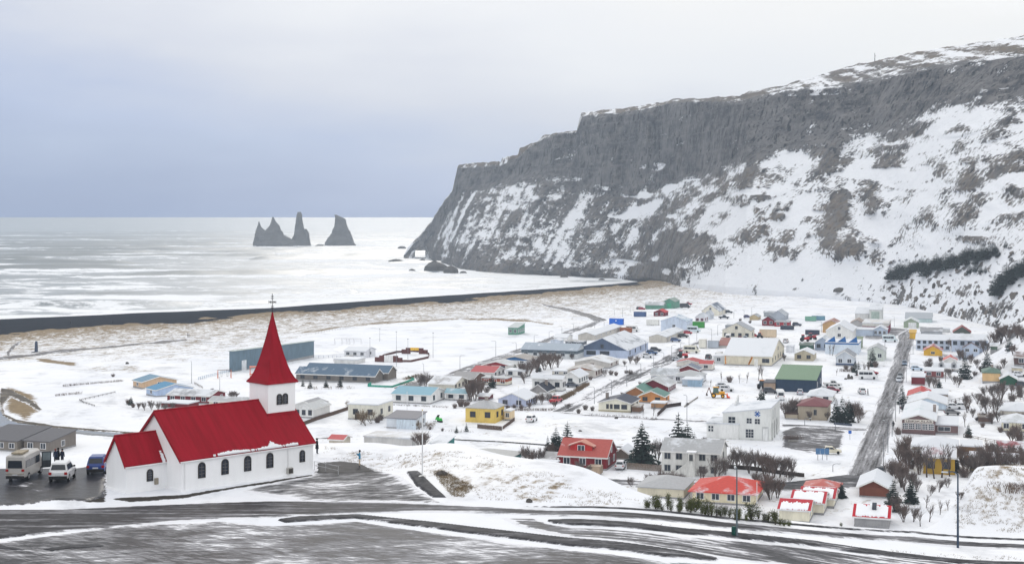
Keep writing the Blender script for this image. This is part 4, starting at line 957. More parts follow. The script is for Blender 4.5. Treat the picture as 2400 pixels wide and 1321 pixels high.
# ------------------------------------------------------------------ the village, building by building
def houses():
    W_, C_, G_ = WHITE, CREAM, GREY
    # --- left, near the stream and the sports ground
    H('modern_house', 'low grey-brown modern building with mono-pitch dark roof and white windows by the car park', 'the grey-brown modern building', 56, 116, 178, 1061, 26, 'shed', 12, (120, 112, 106), (96, 96, 102), .22, wf=2, ws=1, siding=3, near=165)
    H('modern_house', 'grey-brown wing with a taller slanting dark roof at the left edge, behind the van', None, -60, 40, 118, 1059, 25, 'shed', 28, (126, 118, 110), (92, 92, 98), .12, wf=4, ws=0, siding=3, near=165)
    H('terraced_house', 'tan gable-ended house with a weathered blue roof beyond the stream', 'the tan blue-roofed house', 312, 333, 414, 911, 16, 'gv', 12, (206, 172, 136), (112, 150, 176), .05, az=52, wf=1, ws=1)
    H('terraced_house', 'pale blue house with a bright blue roof in front of the tan one', 'the pale blue house', 343, 366, 453, 930, 16, 'gv', 13, (172, 194, 226), (76, 142, 184), .05, az=52, wf=1, ws=1)
    H('house', 'long dark red house with a flat grey roof behind the church roof', 'the dark red house behind the church', 392, 490, 528, 947, 19, 'gv', 6, DRED, RG, .45, wf=4, ws=2)
    H('house', 'cream low house with grey roof just left of the church tower', None, 490, 585, 606, 958, 16, 'gv', 10, C_, (176, 178, 182), .5, wf=3, ws=0)
    H('shed', 'small red shed with a snow-covered roof beside the dark red house', None, 378, 440, 466, 958, 12, 'flat', 2, DRED, RW, .9, wf=0, ws=0)
    t = H('sports_hall', 'large windowless slate-blue sports hall that narrows towards its far end', 'the blue sports hall', 538, 547, 736, 872, 49, 'shed', 6, (98, 122, 138), (170, 184, 182), .3, az=19, rmo=-1.5, wf=0, ws=0, siding=-2, door=('s', .12, 3.0, 3.2, (214, 218, 222)))
    H('school', 'long grey timber school building with blue-grey metal roof, front wing', 'the grey timber school', 694, 878, 897, 898, 17, 'gv', 16, (116, 110, 106), (92, 116, 142), .22, wf=6, ws=0, siding=-3, wc=(60, 62, 66))
    H('school', 'grey timber school building, rear wing with taller blue-grey metal roof', None, 716, 909, 929, 892, 19, 'gv', 16, (116, 108, 102), (92, 116, 142), .12, wf=1, ws=0, siding=-3, wc=(60, 62, 66))
    H('clubhouse', 'small white flat building beside the swimming pool fence', 'the white clubhouse', 807, 857, 880, 838, 15, 'gv', 5, (222, 224, 230), RW, .8, wf=3, ws=1)
    H('shed', 'white long low wall-like shed in front of the white clubhouse', None, 783, 835, 856, 852, 9, 'flat', 1, (214, 214, 212), RW, .9, wf=0, ws=0)
    H('house', 'small white house with three narrow windows just right of the church tower', 'the white house right of the church', 690, 734, 773, 980, 22, 'gu', 9, W_, (176, 180, 184), .35, wf=3, ws=0, wc=(60, 60, 64))
    H('house', 'low grey-roofed house behind the white one right of the church', None, 690, 738, 768, 962, 12, 'gu', 9, W_, (140, 142, 148), .2, wf=0, ws=0)
    H('house', 'boxy cream house with flat snow roof and bare trees in front', 'the boxy cream house', 816, 885, 921, 985, 36, 'flat', 4, (214, 212, 198), RW, .95, wf=2, ws=2, wc=(90, 90, 92), door=('f', .3, 1.1, 2.1, (40, 42, 46)))
    H('garage', 'pale grey garage with a dark mono-pitch roof behind the white flagpole', 'the grey-roofed garage', 906, 974, 998, 1006, 24, 'shed', 14, (206, 212, 220), (118, 118, 126), .10, wf=0, ws=2, door=('f', .68, 4.8, 2.3, (204, 216, 226)))
    H('house', 'long white house with a sky-blue roof', 'the sky-blue-roofed house', 919, 1008, 1043, 947, 21, 'gv', 17, W_, (116, 170, 192), .06, wf=3, ws=2, wc=(50, 70, 76))
    H('house', 'white house with a pale blue rounded roof next to the sky-blue-roofed one', None, 1044, 1094, 1100, 939, 17, 'gv', 10, W_, (150, 190, 204), .4, wf=2, ws=0, wc=(60, 60, 64))
    H('house', 'cream house with broad grey roof and dark gable behind the sky-blue roof', None, 1004, 1064, 1097, 914, 14, 'gv', 12, (196, 192, 178), (158, 158, 162), .45, wf=0, ws=4, wc=(70, 62, 56))
    H('house', 'brown-walled house with a broad dull grey roof', None, 1058, 1108, 1137, 902, 14, 'gv', 12, (104, 80, 70), (140, 140, 144), .10, wf=0, ws=2)
    H('house', 'white house with a red metal roof at the edge street', 'the red-metal-roofed house', 1104, 1157, 1183, 884, 11, 'gv', 11, (206, 204, 202), (180, 44, 54), .14, wf=1, ws=3, wc=(50, 50, 54))
    H('house', 'low cream house with orange-brown band and flat grey roof behind a dark spruce', None, 1130, 1188, 1200, 904, 17, 'flat', 2, (212, 206, 188), (176, 180, 184), .4, wf=3, ws=0, band=((146, 70, 48), .55))
    H('house', 'white house with dark red gable and snow-dusted grey roof', None, 1131, 1195, 1213, 868, 12, 'gu', 8, (214, 212, 206), (186, 190, 194), .5, wf=2, ws=0, gable=(140, 30, 40), wc=(70, 40, 44))
    H('house', 'white flat-roofed house in front of the dark spruces', None, 1185, 1230, 1243, 884, 15, 'flat', 2, W_, RW, .95, wf=2, ws=0, wc=(60, 66, 80))
    H('house', 'house with tan-grey roofs and a blue gable near the edge street', None, 1173, 1240, 1262, 854, 10, 'gu', 7, (206, 208, 212), (152, 146, 142), .25, wf=2, ws=0, gable=(44, 92, 140))
    H('workshop', 'long workshop with grey-blue roof and a row of dark windows', 'the long grey-blue workshop', 1222, 1352, 1372, 842, 20, 'gv', 16, (196, 200, 204), (156, 170, 186), .42, wf=6, ws=0, wc=(150, 154, 158), band=((84, 96, 106), .62))
    H('supermarket_hall', 'big pale blue hall with slate gable and snowy roof at the heart of the village', 'the big blue hall', 1353, 1470, 1519, 839, 18, 'gu', 27, (172, 186, 212), (120, 126, 138), .55, wf=[(.28, 3.2), (.55, 3.2)], ws=4, gable=(86, 100, 124), wc=(60, 60, 66))
    H('barracks', 'long beige barracks with white roof, left of the big blue hall', 'the left barracks', 1355, 1393, 1456, 797, 12, 'gu', 6, (190, 186, 178), RW, .85, wf=0, ws=6)
    H('barracks', 'long beige barracks with white roof, right of the big blue hall', 'the right barracks', 1521, 1561, 1602, 802.5, 13, 'gu', 6, (192, 188, 178), RW, .85, wf=0, ws=5)
    H('workshop', 'white-blue workshop with blue-edged snowy roof behind the right barracks', 'the white-blue workshop', 1549, 1610, 1623, 776, 23, 'gu', 11, (196, 208, 226), (112, 158, 190), .5, wf=1, ws=3)
    H('barn', 'long green corrugated barn at the far end of the village', 'the green barn', 1512, 1555, 1560, 724, 9, 'gv', 7, (96, 148, 128), (182, 186, 188), .5, wf=0, ws=0, siding=-2)
    H('barn', 'taller green gabled barn joined to the long green one', None, 1555, 1581, 1593, 722, 15, 'gu', 7, (98, 152, 132), (150, 166, 158), .2, wf=0, ws=0, siding=-2, door=('f', .5, 2.6, 2.6, (84, 170, 136)))
    H('cabin', 'small dark red cabin with bright red roof in front of the green barn', 'the small red cabin', 1532, 1558, 1566, 741, 9, 'gu', 6, (112, 26, 42), (206, 52, 58), .05, wf=2, ws=0)
    H('shed', 'low white shed left of the small pale workshops', None, 1290, 1313, 1321, 806, 8, 'gu', 3, (200, 210, 224), RW, .9, wf=0, ws=0)
    H('shed', 'white gabled shed beside the edge street', None, 1298, 1328, 1342, 799, 8, 'gv', 7, W_, RW, .9, wf=0, ws=0)
    H('clubhouse', 'two-storey green clubhouse standing alone on the snowy sports pitch', 'the green clubhouse', 1191, 1213, 1230, 785, 17, 'shed', 3, (96, 150, 128), (176, 186, 188), .3, wf=2, ws=4, st=1)
    # --- middle of the village
    H('house', 'yellow two-storey house with grey hipped roof', 'the yellow house', 1091, 1160, 1182, 991, 35, 'hip', 19, (226, 194, 96), (176, 178, 182), .25, wf=2, ws=2, wc=(64, 56, 52), mun=(2, 2), base=(214, 186, 96), chim=.1)
    H('garage', 'white porch annex on the right of the yellow house', None, 1184, 1196, 1199, 985, 22, 'flat', 2, (222, 198, 158), RW, .8, wf=1, ws=0)
    H('house', 'lavender-blue gabled house with snow-white roof', 'the lavender house', 1168, 1232, 1259, 955, 19, 'gu', 14, (178, 188, 216), RW, .9, wf=2, ws=5, wc=(120, 110, 120))
    H('cottage', 'grey cottage with a steep near-black roof', 'the black-roofed cottage', 1241, 1281, 1303, 925, 9, 'gu', 15, (150, 146, 146), (44, 50, 66), .04, wf=0, ws=2, base=(210, 206, 190), chim=.4)
    H('house', 'plain white two-storey house behind the black-roofed cottage', 'the white two-storey house', 1247, 1318, 1326, 917, 29, 'gv', 8, W_, RW, .85, wf=3, ws=2, wc=(80, 80, 84))
    H('house', 'white gabled house with white roof next to the two-storey one', None, 1317, 1356, 1378, 903, 19, 'gu', 12, W_, RW, .9, wf=1, ws=4, wc=(90, 110, 110))
    H('house', 'tan-roofed house with brown gable along the middle street, the nearer of two', 'the tan-roofed houses', 1330, 1395, 1412, 886, 19, 'gu', 7, (190, 184, 178), (170, 164, 160), .3, wf=1, ws=3, gable=(150, 102, 72), wc=(110, 60, 50))
    H('house', 'tan-roofed house with reddish eaves along the middle street, the farther of two', None, 1347, 1428, 1450, 863, 13, 'gu', 9, (190, 186, 180), (176, 170, 166), .45, wf=1, ws=2, wc=(110, 60, 50))
    H('house', 'cream house with dark slate roof and a chimney on the middle street corner', 'the slate-roofed cream house', 1403, 1478, 1498, 966, 21, 'gu', 10, (226, 222, 204), (52, 60, 80), .05, wf=[(.28, .5), (.4, .5), (.57, 1.3), (.80, 1.3)], ws=2, wc=(60, 58, 60), base=(160, 150, 120), chim=-.75, off=.1)
    H('house', 'orange timber house with green roof', 'the orange timber house', 1497, 1556, 1569, 946, 17, 'gu', 12, (206, 138, 78), (92, 136, 128), .06, wf=2, ws=1, siding=-3, wc=(70, 62, 54))
    H('house', 'brown timber house with green roof just behind the orange one', None, 1467, 1514, 1545, 930, 10, 'gu', 13, (158, 104, 62), (92, 138, 128), .06, wf=0, ws=0, siding=-3)
    H('house', 'maroon timber house with broad pale grey roof', 'the maroon house', 1497, 1565, 1584, 921, 16, 'gu', 15, (118, 36, 48), (178, 182, 186), .35, wf=0, ws=4, siding=3)
    H('house', 'white house with wide pale grey roof behind the maroon house', 'the wide grey-roofed house', 1578, 1643, 1655, 899, 17, 'hip', 15, (214, 216, 220), (176, 180, 184), .35, wf=3, ws=2)
    H('house', 'low left wing with pale grey roof of the wide house on the middle street', None, 1526, 1586, 1592, 888, 10, 'gv', 14, (196, 198, 204), (180, 184, 188), .45, wf=0, ws=0)
    H('garage', 'light blue garage with flat snowy roof beside the wide grey-roofed house', None, 1599, 1640, 1642, 906, 16, 'flat', 2, (170, 188, 204), RW, .95, wf=0, ws=0, dep=6, door=('f', .72, 4.2, 2.2, (150, 176, 198)))
    H('house', 'house with slate roof and dark red gable behind the wide grey roof', None, 1588, 1637, 1645, 875, 9, 'gu', 10, (120, 40, 50), (116, 124, 142), .2, wf=0, ws=2)
    H('house', 'cream house with red roof and white walls near the workshop, right wing', 'the red-roofed cream house', 1640, 1669, 1675, 868, 15, 'gv', 8, (216, 212, 204), (192, 70, 70), .05, wf=1, ws=0)
    H('house', 'cream house with red roof near the workshop, left wing', None, 1586, 1640, 1650, 861, 11, 'gu', 6, (214, 210, 202), (176, 66, 66), .08, wf=0, ws=0)
    H('workshop', 'large white workshop with stained beige front and orange-edged corner', 'the large white workshop', 1697, 1808, 1838, 858, 23, 'gv', 17, (214, 206, 184), (206, 212, 220), .6, wf=[(.88, 2.2)], ws=5, wc=(110, 116, 118), door=('f', .68, 1.2, 2.2, (226, 226, 222)))
    H('garage', 'low white left end of the large workshop with an open dark doorway', None, 1672, 1697, 1700, 852, 17, 'flat', 2, (206, 210, 214), RW, .9, wf=1, ws=0, dep=9)
    H('shed', 'long low brown-roofed shed behind the large white workshop', None, 1684, 1776, 1790, 818, 7, 'gv', 4, (190, 186, 182), (152, 96, 86), .35, wf=0, ws=0)
    H('hall', 'cream hall with grey gabled roof and four front windows', 'the cream hall', 1693, 1759, 1768, 796.5, 22, 'gu', 17, (222, 218, 202), (166, 170, 178), .2, wf=4, ws=1, wc=(110, 116, 116))
    H('shed', 'low grey shed behind the cream hall', None, 1700, 1745, 1750, 772, 8, 'flat', 1, (150, 156, 164), (150, 156, 164), .3, wf=0, ws=0)
    H('house', 'red timber house with white windows and slate roof', 'the red timber house', 1786, 1814, 1818, 763, 12, 'gu', 9, (132, 26, 40), (110, 112, 122), .15, wf=2, ws=0)
    H('house', 'low bright red wing with white windows right of the red timber house', None, 1815, 1849, 1852, 765, 10, 'flat', 2, (166, 30, 46), (156, 162, 168), .3, wf=2, ws=0, dep=8)
    H('warehouse', 'grey warehouse with twin steep roofs behind the red timber house', None, 1806, 1840, 1848, 751, 12, 'gu', 11, (160, 168, 180), (178, 184, 192), .3, wf=0, ws=2)
    H('shed', 'grey low-roofed store left of the twin-roofed warehouse', None, 1790, 1815, 1818, 742, 9, 'gv', 4, (164, 170, 176), (166, 172, 180), .3, wf=0, ws=0)
    H('shed', 'small tan shed with a grey gable roof', None, 1757, 1777, 1783, 750, 8, 'gu', 5, (188, 168, 130), (160, 164, 168), .3, wf=0, ws=0)
    H('house', 'cream two-storey house with slate roof at the far edge of the village', 'the far cream house', 1645, 1685, 1701, 740, 11, 'gu', 15, (220, 216, 200), (112, 124, 142), .3, wf=1, ws=1)
    H('cabin', 'pale grey cabin with red-framed windows behind the green container', None, 1629, 1651, 1660, 756, 12, 'gu', 9, (206, 208, 214), (190, 196, 204), .6, wf=2, ws=2, wc=(160, 60, 76))
    H('cabin', 'second pale grey cabin with a round window just behind', None, 1650, 1664, 1673, 749, 11, 'gu', 8, (196, 202, 212), (186, 192, 202), .6, wf=0, ws=1)
    H('hall', 'dark navy hall with moss green mono-pitch roof', 'the navy hall', 1818, 1912, 1926, 920, 29, 'shed', 21, (40, 62, 88), (110, 142, 112), .02, wf=0, ws=2, siding=3, base=(40, 58, 80))
    H('shed', 'brown fenced shed joined to the left of the navy hall', None, 1790, 1817, 1820, 917, 20, 'flat', 1, (166, 142, 122), (92, 94, 102), .2, wf=0, ws=0, dep=7)
    H('house', 'white house with white hipped roof beside the navy hall', 'the white hipped house', 1891, 1950, 1958, 945, 18, 'hip', 12, (220, 220, 216), (200, 206, 212), .6, wf=2, ws=1, wc=(90, 80, 70))
    H('house', 'beige two-storey house with maroon hipped roof', 'the beige maroon-roofed house', 1870, 1938, 1947, 985, 34, 'hip', 15, (170, 158, 138), (126, 70, 76), .06, wf=[(.6, .6)], ws=1, wc=(120, 120, 120), base=(160, 148, 130))
    H('garage', 'beige garage with a dark timber balcony left of the maroon roof', None, 1841, 1869, 1871, 983, 13, 'flat', 2, (168, 156, 136), (80, 60, 56), .1, wf=0, ws=0, dep=7)
    # --- right of the main street
    H('nursery_school', 'brown gabled building with a white name board and five square windows', 'the brown gabled school', 2114, 2192, 2246, 1019, 34, 'gu', 12, (116, 92, 92), (196, 212, 216), .65, dep=26, wf=[(.10, 1.15), (.29, 1.15), (.49, 1.15), (.69, 1.15), (.88, 1.15)], ws=0, st=1, mun=(3, 3), base=(96, 78, 78), chim=.9)
    H('nursery_school', 'brown flat-roofed wing joined to the gabled school on its right', None, 2193, 2245, 2247, 1018, 21, 'flat', 3, (118, 94, 94), RW, .95, dep=14, wf=[(.38, 2.6)], ws=0)
    H('house', 'pale blue house with two snowy gable roofs behind the brown school', None, 2128, 2218, 2222, 962, 15, 'gu', 14, (190, 208, 226), RW, .95, dep=14, wf=0, ws=0)
    H('house', 'house with a red and snowy gable behind the pale blue one', None, 2127, 2188, 2192, 942, 12, 'gu', 12, (130, 130, 110), (196, 60, 58), .45, dep=12, wf=0, ws=0)
    H('house', 'brown house with a flat snow-covered roof right of the red gable', None, 2162, 2221, 2224, 938, 14, 'flat', 2, (130, 118, 104), RW, .98, dep=11, wf=1, ws=0)
    H('shed', 'dark red shed with snow roof beside the main street', 'the dark red shed', 2136, 2167, 2169, 903, 19, 'flat', 2, (122, 36, 46), RW, .98, dep=10, wf=0, ws=0)
    H('house', 'reddish-brown low house with snow roof behind the dark red shed', None, 2166, 2211, 2214, 886, 16, 'flat', 2, (128, 62, 62), RW, .98, dep=10, wf=2, ws=0)
    t = H('house', 'white house with snowy roof and two little grey dormers', 'the two-dormer house', 2188, 2252, 2256, 871, 7, 'gv', 12, (206, 206, 206), RW, .95, dep=9, wf=0, ws=0)
    for sx in (-.22, .24):
        wd, dp_, hm, rm = t['_dim']; mb = MB(); x = sx * wd; y0 = -dp_ * .46
        mb.loft([[(x - .8, y, hm), (x + .8, y, hm), (x + .8, y, hm + 1.3), (x, y, hm + 2.1), (x - .8, y, hm + 1.3)] for y in (y0 + 3, y0)]); d = mb.build('dormer', paint((170, 172, 176), .7), t); window(d, x, y0, hm + .4, .6, .8, 0, (110, 112, 116))
    H('house', 'house with white and orange-red roof glimpsed behind the two dormers', None, 2212, 2242, 2246, 855, 10, 'gu', 8, (214, 214, 210), (206, 90, 80), .45, dep=9, wf=0, ws=0)
    H('house', 'peach two-storey house with green hipped roof and an orange chimney', 'the peach house', 2303, 2344, 2366, 896, 23, 'hip', 12, (224, 184, 128), (96, 124, 112), .06, dep=9, wf=0, ws=0, chim=.1)
    H('garage', 'dark green garage with a white gable roof beside the peach house', 'the green garage', 2344, 2384, 2386, 905, 17, 'gu', 10, (38, 84, 64), RW, .6, dep=9, wf=0, ws=0, siding=3)
    H('house', 'cream house with snowy hipped roof and a bay at the right edge', 'the cream house at the right edge', 2350, 2420, 2424, 1014, 24, 'hip', 14, (226, 220, 192), (200, 204, 208), .75, dep=10, wf=[(.12, 1.1), (.75, 1.2)], ws=0)
    H('house', 'grey-beige house with snow roof behind the cream one at the right edge', None, 2345, 2430, 2434, 976, 13, 'hip', 16, (190, 184, 170), RW, .9, dep=11, wf=0, ws=0)
    H('house', 'mustard yellow house behind tall bare trees', 'the mustard house', 2164, 2238, 2246, 1113, 40, 'gv', 18, (196, 156, 52), (150, 80, 84), .6, dep=9, wf=2, ws=1, base=(180, 142, 50), wc=(70, 60, 50))
    H('house', 'cream house under a thick snowy roof behind the mustard house', None, 2138, 2244, 2250, 1064, 16, 'hip', 20, (206, 200, 182), RW, .95, dep=11, wf=2, ws=0)
    H('house', 'long ochre house with red-edged snowy roof behind shrubs', 'the ochre house', 2276, 2386, 2390, 1112, 27, 'gv', 12, (186, 160, 96), (170, 56, 62), .55, dep=9, wf=4, ws=0, wc=(90, 80, 64))
    H('shed', 'low brown timber shed under snow right of the mustard house', None, 2252, 2302, 2306, 1064, 17, 'flat', 3, (112, 80, 52), RW, .95, dep=8, wf=0, ws=0)
    H('house', 'maroon low house half hidden by shrubs at the right edge', None, 2340, 2420, 2424, 1068, 12, 'gv', 8, (110, 44, 52), (150, 46, 56), .4, dep=9, wf=0, ws=0)
    # --- far right end
    H('cottage', 'small bright yellow gambrel cottage with red roof edge', 'the yellow cottage', 2165, 2208, 2213, 834, 12, 'gu', 11, (232, 178, 44), (180, 78, 72), .5, dep=9, wf=1, ws=0, wc=(226, 216, 190))
    H('hotel', 'long blue-white two-storey hotel with snow roof, left half', 'the long blue-white hotel', 2147, 2227, 2229, 822, 24, 'gv', 13, (190, 202, 222), (206, 206, 204), .75, dep=13, wf=6, ws=0, st=2, wc=(90, 94, 104))
    H('hotel', 'long blue-white hotel with snow roof, right half', None, 2230, 2316, 2320, 816, 18, 'gv', 11, (184, 196, 218), (200, 204, 208), .7, dep=13, wf=5, ws=0, st=1, wc=(90, 94, 104))
    H('house', 'pale blue gabled house with three attic windows in front of the hotel', 'the pale blue gabled house', 2257, 2296, 2300, 829, 14, 'gu', 11, (188, 202, 224), (140, 116, 110), .45, dep=10, wf=2, ws=0)
    H('house', 'dark green gabled house with a rust-red roof behind the hotel', None, 2234, 2275, 2279, 787, 8, 'gu', 13, (76, 86, 76), (146, 70, 66), .12, dep=10, wf=1, ws=0)
    H('shed', 'grey low-roofed shed just behind the hotel', None, 2158, 2208, 2212, 785, 8, 'gv', 6, (160, 164, 170), (150, 152, 158), .25, dep=10, wf=0, ws=0)
    H('garage', 'pale green garage with a white sliding door at the end of the street', 'the pale green garage', 2118, 2152, 2156, 769, 14, 'gu', 8, (150, 166, 142), (196, 204, 200), .6, dep=12, wf=0, ws=0, door=('f', .6, 3.4, 2.8, (226, 228, 228)))
    H('warehouse', 'long pale warehouse with grey roof behind the pale green garage', None, 2122, 2184, 2187, 756, 9, 'gv', 14, (184, 204, 204), (176, 182, 190), .3, dep=14, wf=0, ws=0)
    H('shed', 'small bright yellow shed at the corner before the hotel', None, 2132, 2146, 2149, 795, 15, 'shed', 3, (232, 180, 50), (214, 170, 70), .3, dep=6, wf=0, ws=0)
    H('house', 'white roofed low house behind the dark green gabled one', None, 2205, 2226, 2230, 779, 8, 'flat', 2, (200, 202, 204), RW, .9, dep=8, wf=0, ws=0)
    H('house', 'brown timber cabin on the snowy shoulder at the right edge', None, 2378, 2440, 2444, 858, 20, 'gv', 10, (92, 70, 66), (130, 112, 108), .5, dep=9, wf=2, ws=0)
    H('barn', 'rust-streaked tan barn with a worn reddish roof', 'the rust-streaked barn', 1928, 1968, 1972, 780, 20, 'gu', 9, (196, 156, 106), (166, 122, 112), .3, dep=14, wf=0, ws=0)
    H('hall', 'big white hall with a snow-white gable roof behind the saw-tooth building', 'the big white hall', 1936, 1998, 2001, 797, 21, 'gu', 16, (224, 224, 220), (226, 226, 226), .7, dep=24, wf=1, ws=0, siding=3)
    t = H('workshop', 'white and blue workshop with a blue saw-tooth parapet', 'the saw-tooth workshop', 1934, 2012, 2015, 831, 27, 'flat', 2, (206, 218, 232), RW, .9, dep=14, wf=0, ws=0, band=((38, 98, 160), .86))
    wd, dp_, hm, rm = t['_dim']
    for f in (-.46, -.14, .2):
        mb = MB(); x = f * wd; mb.loft([[(x, y, hm + .2), (x + wd * .27, y, hm + .2), (x + wd * .27, y, hm + .5), (x + wd * .24, y, hm + 2.3)] for y in (-dp_ / 2 + .5, -dp_ / 2 - .06)]); mb.build('parapet_tooth', paint((38, 98, 160), .6), t)
    H('house', 'blue-grey two-storey house left of the saw-tooth workshop', 'the blue-grey house', 1910, 1945, 1948, 821, 18, 'gu', 12, (170, 184, 206), (190, 196, 202), .5, dep=12, wf=2, ws=0, wc=(70, 76, 90))
    H('house', 'grey house with a dark blue foot and snow-edged roof', 'the grey house with blue foot', 1959, 2001, 2004, 858, 22, 'gu', 13, (192, 200, 210), (146, 150, 158), .3, dep=11, wf=2, ws=0, lower=((60, 78, 110), .28))
    H('house', 'pale grey-green two-storey house beside a tall dark spruce', 'the grey-green house', 2033, 2073, 2076, 846, 24, 'gu', 10, (196, 204, 196), (176, 180, 184), .5, dep=13, wf=[(.72, 1.2)], ws=2)
    H('shed', 'olive green lean-to right of the saw-tooth workshop', None, 2004, 2018, 2022, 818, 16, 'shed', 3, (112, 128, 98), (120, 136, 108), .1, dep=10, wf=0, ws=0)
    H('workshop', 'pale blue low workshop with snow roof, left part', 'the pale blue workshop', 2001, 2046, 2049, 788, 15, 'flat', 2, (190, 206, 228), RW, .9, dep=12, wf=0, ws=0)
    H('workshop', 'pale blue workshop gable end with narrow windows', None, 2047, 2078, 2081, 788, 15, 'gu', 8, (192, 208, 230), RW, .9, dep=12, wf=3, ws=0)
    H('warehouse', 'large crimson-walled warehouse with a white roof band', 'the crimson warehouse', 2021, 2082, 2095, 783, 25, 'flat', 3, (140, 28, 56), (206, 204, 200), .55, dep=22, wf=0, ws=0, band=((206, 204, 198), .72))
    H('house', 'grey gabled house with patchy brown gable left of the crimson warehouse', None, 1993, 2023, 2027, 775, 18, 'gu', 8, (184, 188, 190), (166, 150, 140), .4, dep=12, wf=0, ws=0)
    H('warehouse', 'tall grey-white hall with a wide glazed gate behind the crimson warehouse', 'the tall grey-white hall', 2037, 2066, 2078, 752, 26, 'shed', 3, (200, 204, 200), RW, .5, dep=16, wf=0, ws=0, door=('f', .5, 3.6, 4.2, (160, 176, 168)))
    H('warehouse', 'long low white hall left of the tall grey-white one', None, 2004, 2036, 2040, 750, 15, 'shed', 4, (206, 206, 204), RW, .7, dep=16, wf=0, ws=0)
    H('house', 'small beige weathered house with dark stains under its snowy roof', 'the weathered beige house', 1862, 1906, 1910, 846, 16, 'gu', 9, (182, 172, 148), (200, 200, 200), .7, dep=11, wf=2, ws=0, wc=(90, 78, 70))
    # --- front row below the church hill
    t = H('house', 'dark red timber house with salmon-red roof and a dormer', 'the dark red dormer house', 1310, 1421, 1438, 1102, 31, 'gv', 40, (128, 24, 34), (190, 92, 84), .05, wf=3, ws=2, siding=3, base=(150, 148, 150), dep=8.5)
    wd, dp_, hm, rm = t['_dim']; mb = MB(); x = -.06 * wd; y0 = -dp_ * .36
    mb.loft([[(x - 2.2, y, hm + .3), (x + 2.2, y, hm + .3), (x + 2.2, y, hm + 1.75), (x, y, hm + 2.5), (x - 2.2, y, hm + 1.75)] for y in (y0 + 3.6, y0)]); d = mb.build('dormer', paint((188, 48, 44), .7, siding=3), t)
    window(d, x, y0, hm + .75, 1.3, 1.1); mb = MB()
    for s in (-1, 1):
        q = [(x, y0 - .3, hm + 2.58), (x, y0 + 3.6, hm + 2.58), (x + s * 2.7, y0 + 3.6, hm + 1.66), (x + s * 2.7, y0 - .3, hm + 1.66)]; q = q if s < 0 else q[::-1]; mb.hexa(q, [(a, b, c + .16) for a, b, c in q])
    mb.build('dormer_roof', roofm((200, 140, 124), .4), d)
    t = H('apartment_house', 'long two-storey white house with grey roof and an outside stair', 'the white stair house', 1551, 1687, 1698, 1119, 57, 'gv', 30, (212, 212, 208), (172, 174, 178), .3, wf=5, ws=1, dep=8.5, wc=(150, 152, 150), base=(190, 190, 188))
    wd, dp_, hm, rm = t['_dim']; mb = MB(); y = -dp_ / 2; mb.hexa([(-wd * .34, y - 1.3, 0), (-.02 * wd, y - 1.3, 0), (-.02 * wd, y - .03, 0), (-wd * .34, y - .03, 0)], [(-wd * .33, y - 1.3, .2), (-.02 * wd, y - 1.3, 3.0), (-.02 * wd, y - .03, 3.0), (-wd * .33, y - .03, .2)])
    mb.build('stair', paint((206, 206, 202), .7), t); mb = MB(); mb.box(-.03 * wd, .09 * wd, y - 1.35, y - .02, 0, 4.7); pr = mb.build('porch', paint((216, 216, 212), .7), t); window(pr, .03 * wd, y - 1.35, 3.2, .6, 1.1, 0, (150, 152, 150))
    mb = MB(); mb.box(-.05 * wd, .11 * wd, y - 1.5, y - .02, 4.7, 4.9); mb.build('porch_roof', bpy.data.materials['snow_plain'], pr)
    H('shed', 'weathered timber shed with a snowy gable between the red house and the spruce', 'the timber shed', 1441, 1471, 1476, 1078, 17, 'gu', 10, (116, 102, 92), RW, .95, wf=0, ws=0, siding=-3, dep=6)
    H('house', 'low house with a plain grey hipped roof just below the church hill', None, 1494, 1602, 1607, 1170, 26, 'hip', 18, (204, 196, 172), (170, 172, 176), .1, wf=0, ws=1, dep=10)
    H('house', 'cream house with a bright orange-red hipped roof partly under snow', 'the orange-red hipped house', 1623, 1768, 1797, 1186, 30, 'hip', 38, (222, 212, 180), (212, 62, 50), .26, wf=4, ws=2, dep=11, ov=.7)
    H('house', 'cream cottage with snow-patched crimson roof, nearest of three red-edged roofs', 'the crimson-roofed cottage', 1826, 1896, 1921, 1226, 30, 'gv', 21, (226, 220, 196), (196, 24, 44), .0, wf=0, ws=2, dep=7.5, wc=(220, 222, 220))
    H('house', 'cream cottage with crimson-edged snowy roof, middle of three red-edged roofs', None, 1855, 1930, 1950, 1206, 27, 'gv', 26, (226, 220, 198), (196, 26, 46), .0, wf=0, ws=2, dep=8.5)
    H('house', 'cream cottage with crimson-edged snowy roof, farthest of three red-edged roofs', None, 1876, 1954, 1973, 1190, 22, 'gv', 22, (222, 216, 196), (190, 28, 46), .0, wf=0, ws=1, dep=8)
    H('house', 'house with a faded pink-red hipped roof half under snow', 'the pink-roofed house', 1880, 1962, 2000, 1172, 20, 'hip', 22, (216, 210, 196), (196, 100, 92), .45, wf=0, ws=1, dep=9)
    H('house', 'brown brick house with a wide snow-covered gable roof', 'the brown brick house', 2014, 2081, 2120, 1168, 26, 'gu', 16, (124, 70, 54), RW, .95, dep=11, wf=0, ws=1, gable=(112, 62, 50), ov=.6)
    t = H('garage', 'grey garage with crimson roof mostly under snow and a roof hatch by the road', 'the crimson-roofed garage', 2002, 2083, 2085, 1238, 24, 'gv', 28, (152, 152, 154), (206, 18, 40), .0, dep=7, wf=0, ws=0, wc=(200, 200, 200))
    wd, dp_, hm, rm = t['_dim']; mb = MB(); mb.hexa([(.0, -1.9, hm + .9), (.7, -1.9, hm + .9), (.7, -.9, hm + 1.6), (0, -.9, hm + 1.6)], [(0, -1.95, hm + 1.2), (.7, -1.95, hm + 1.2), (.7, -.95, hm + 1.9), (0, -.95, hm + 1.9)]); mb.build('roof_hatch', glassm(), t)
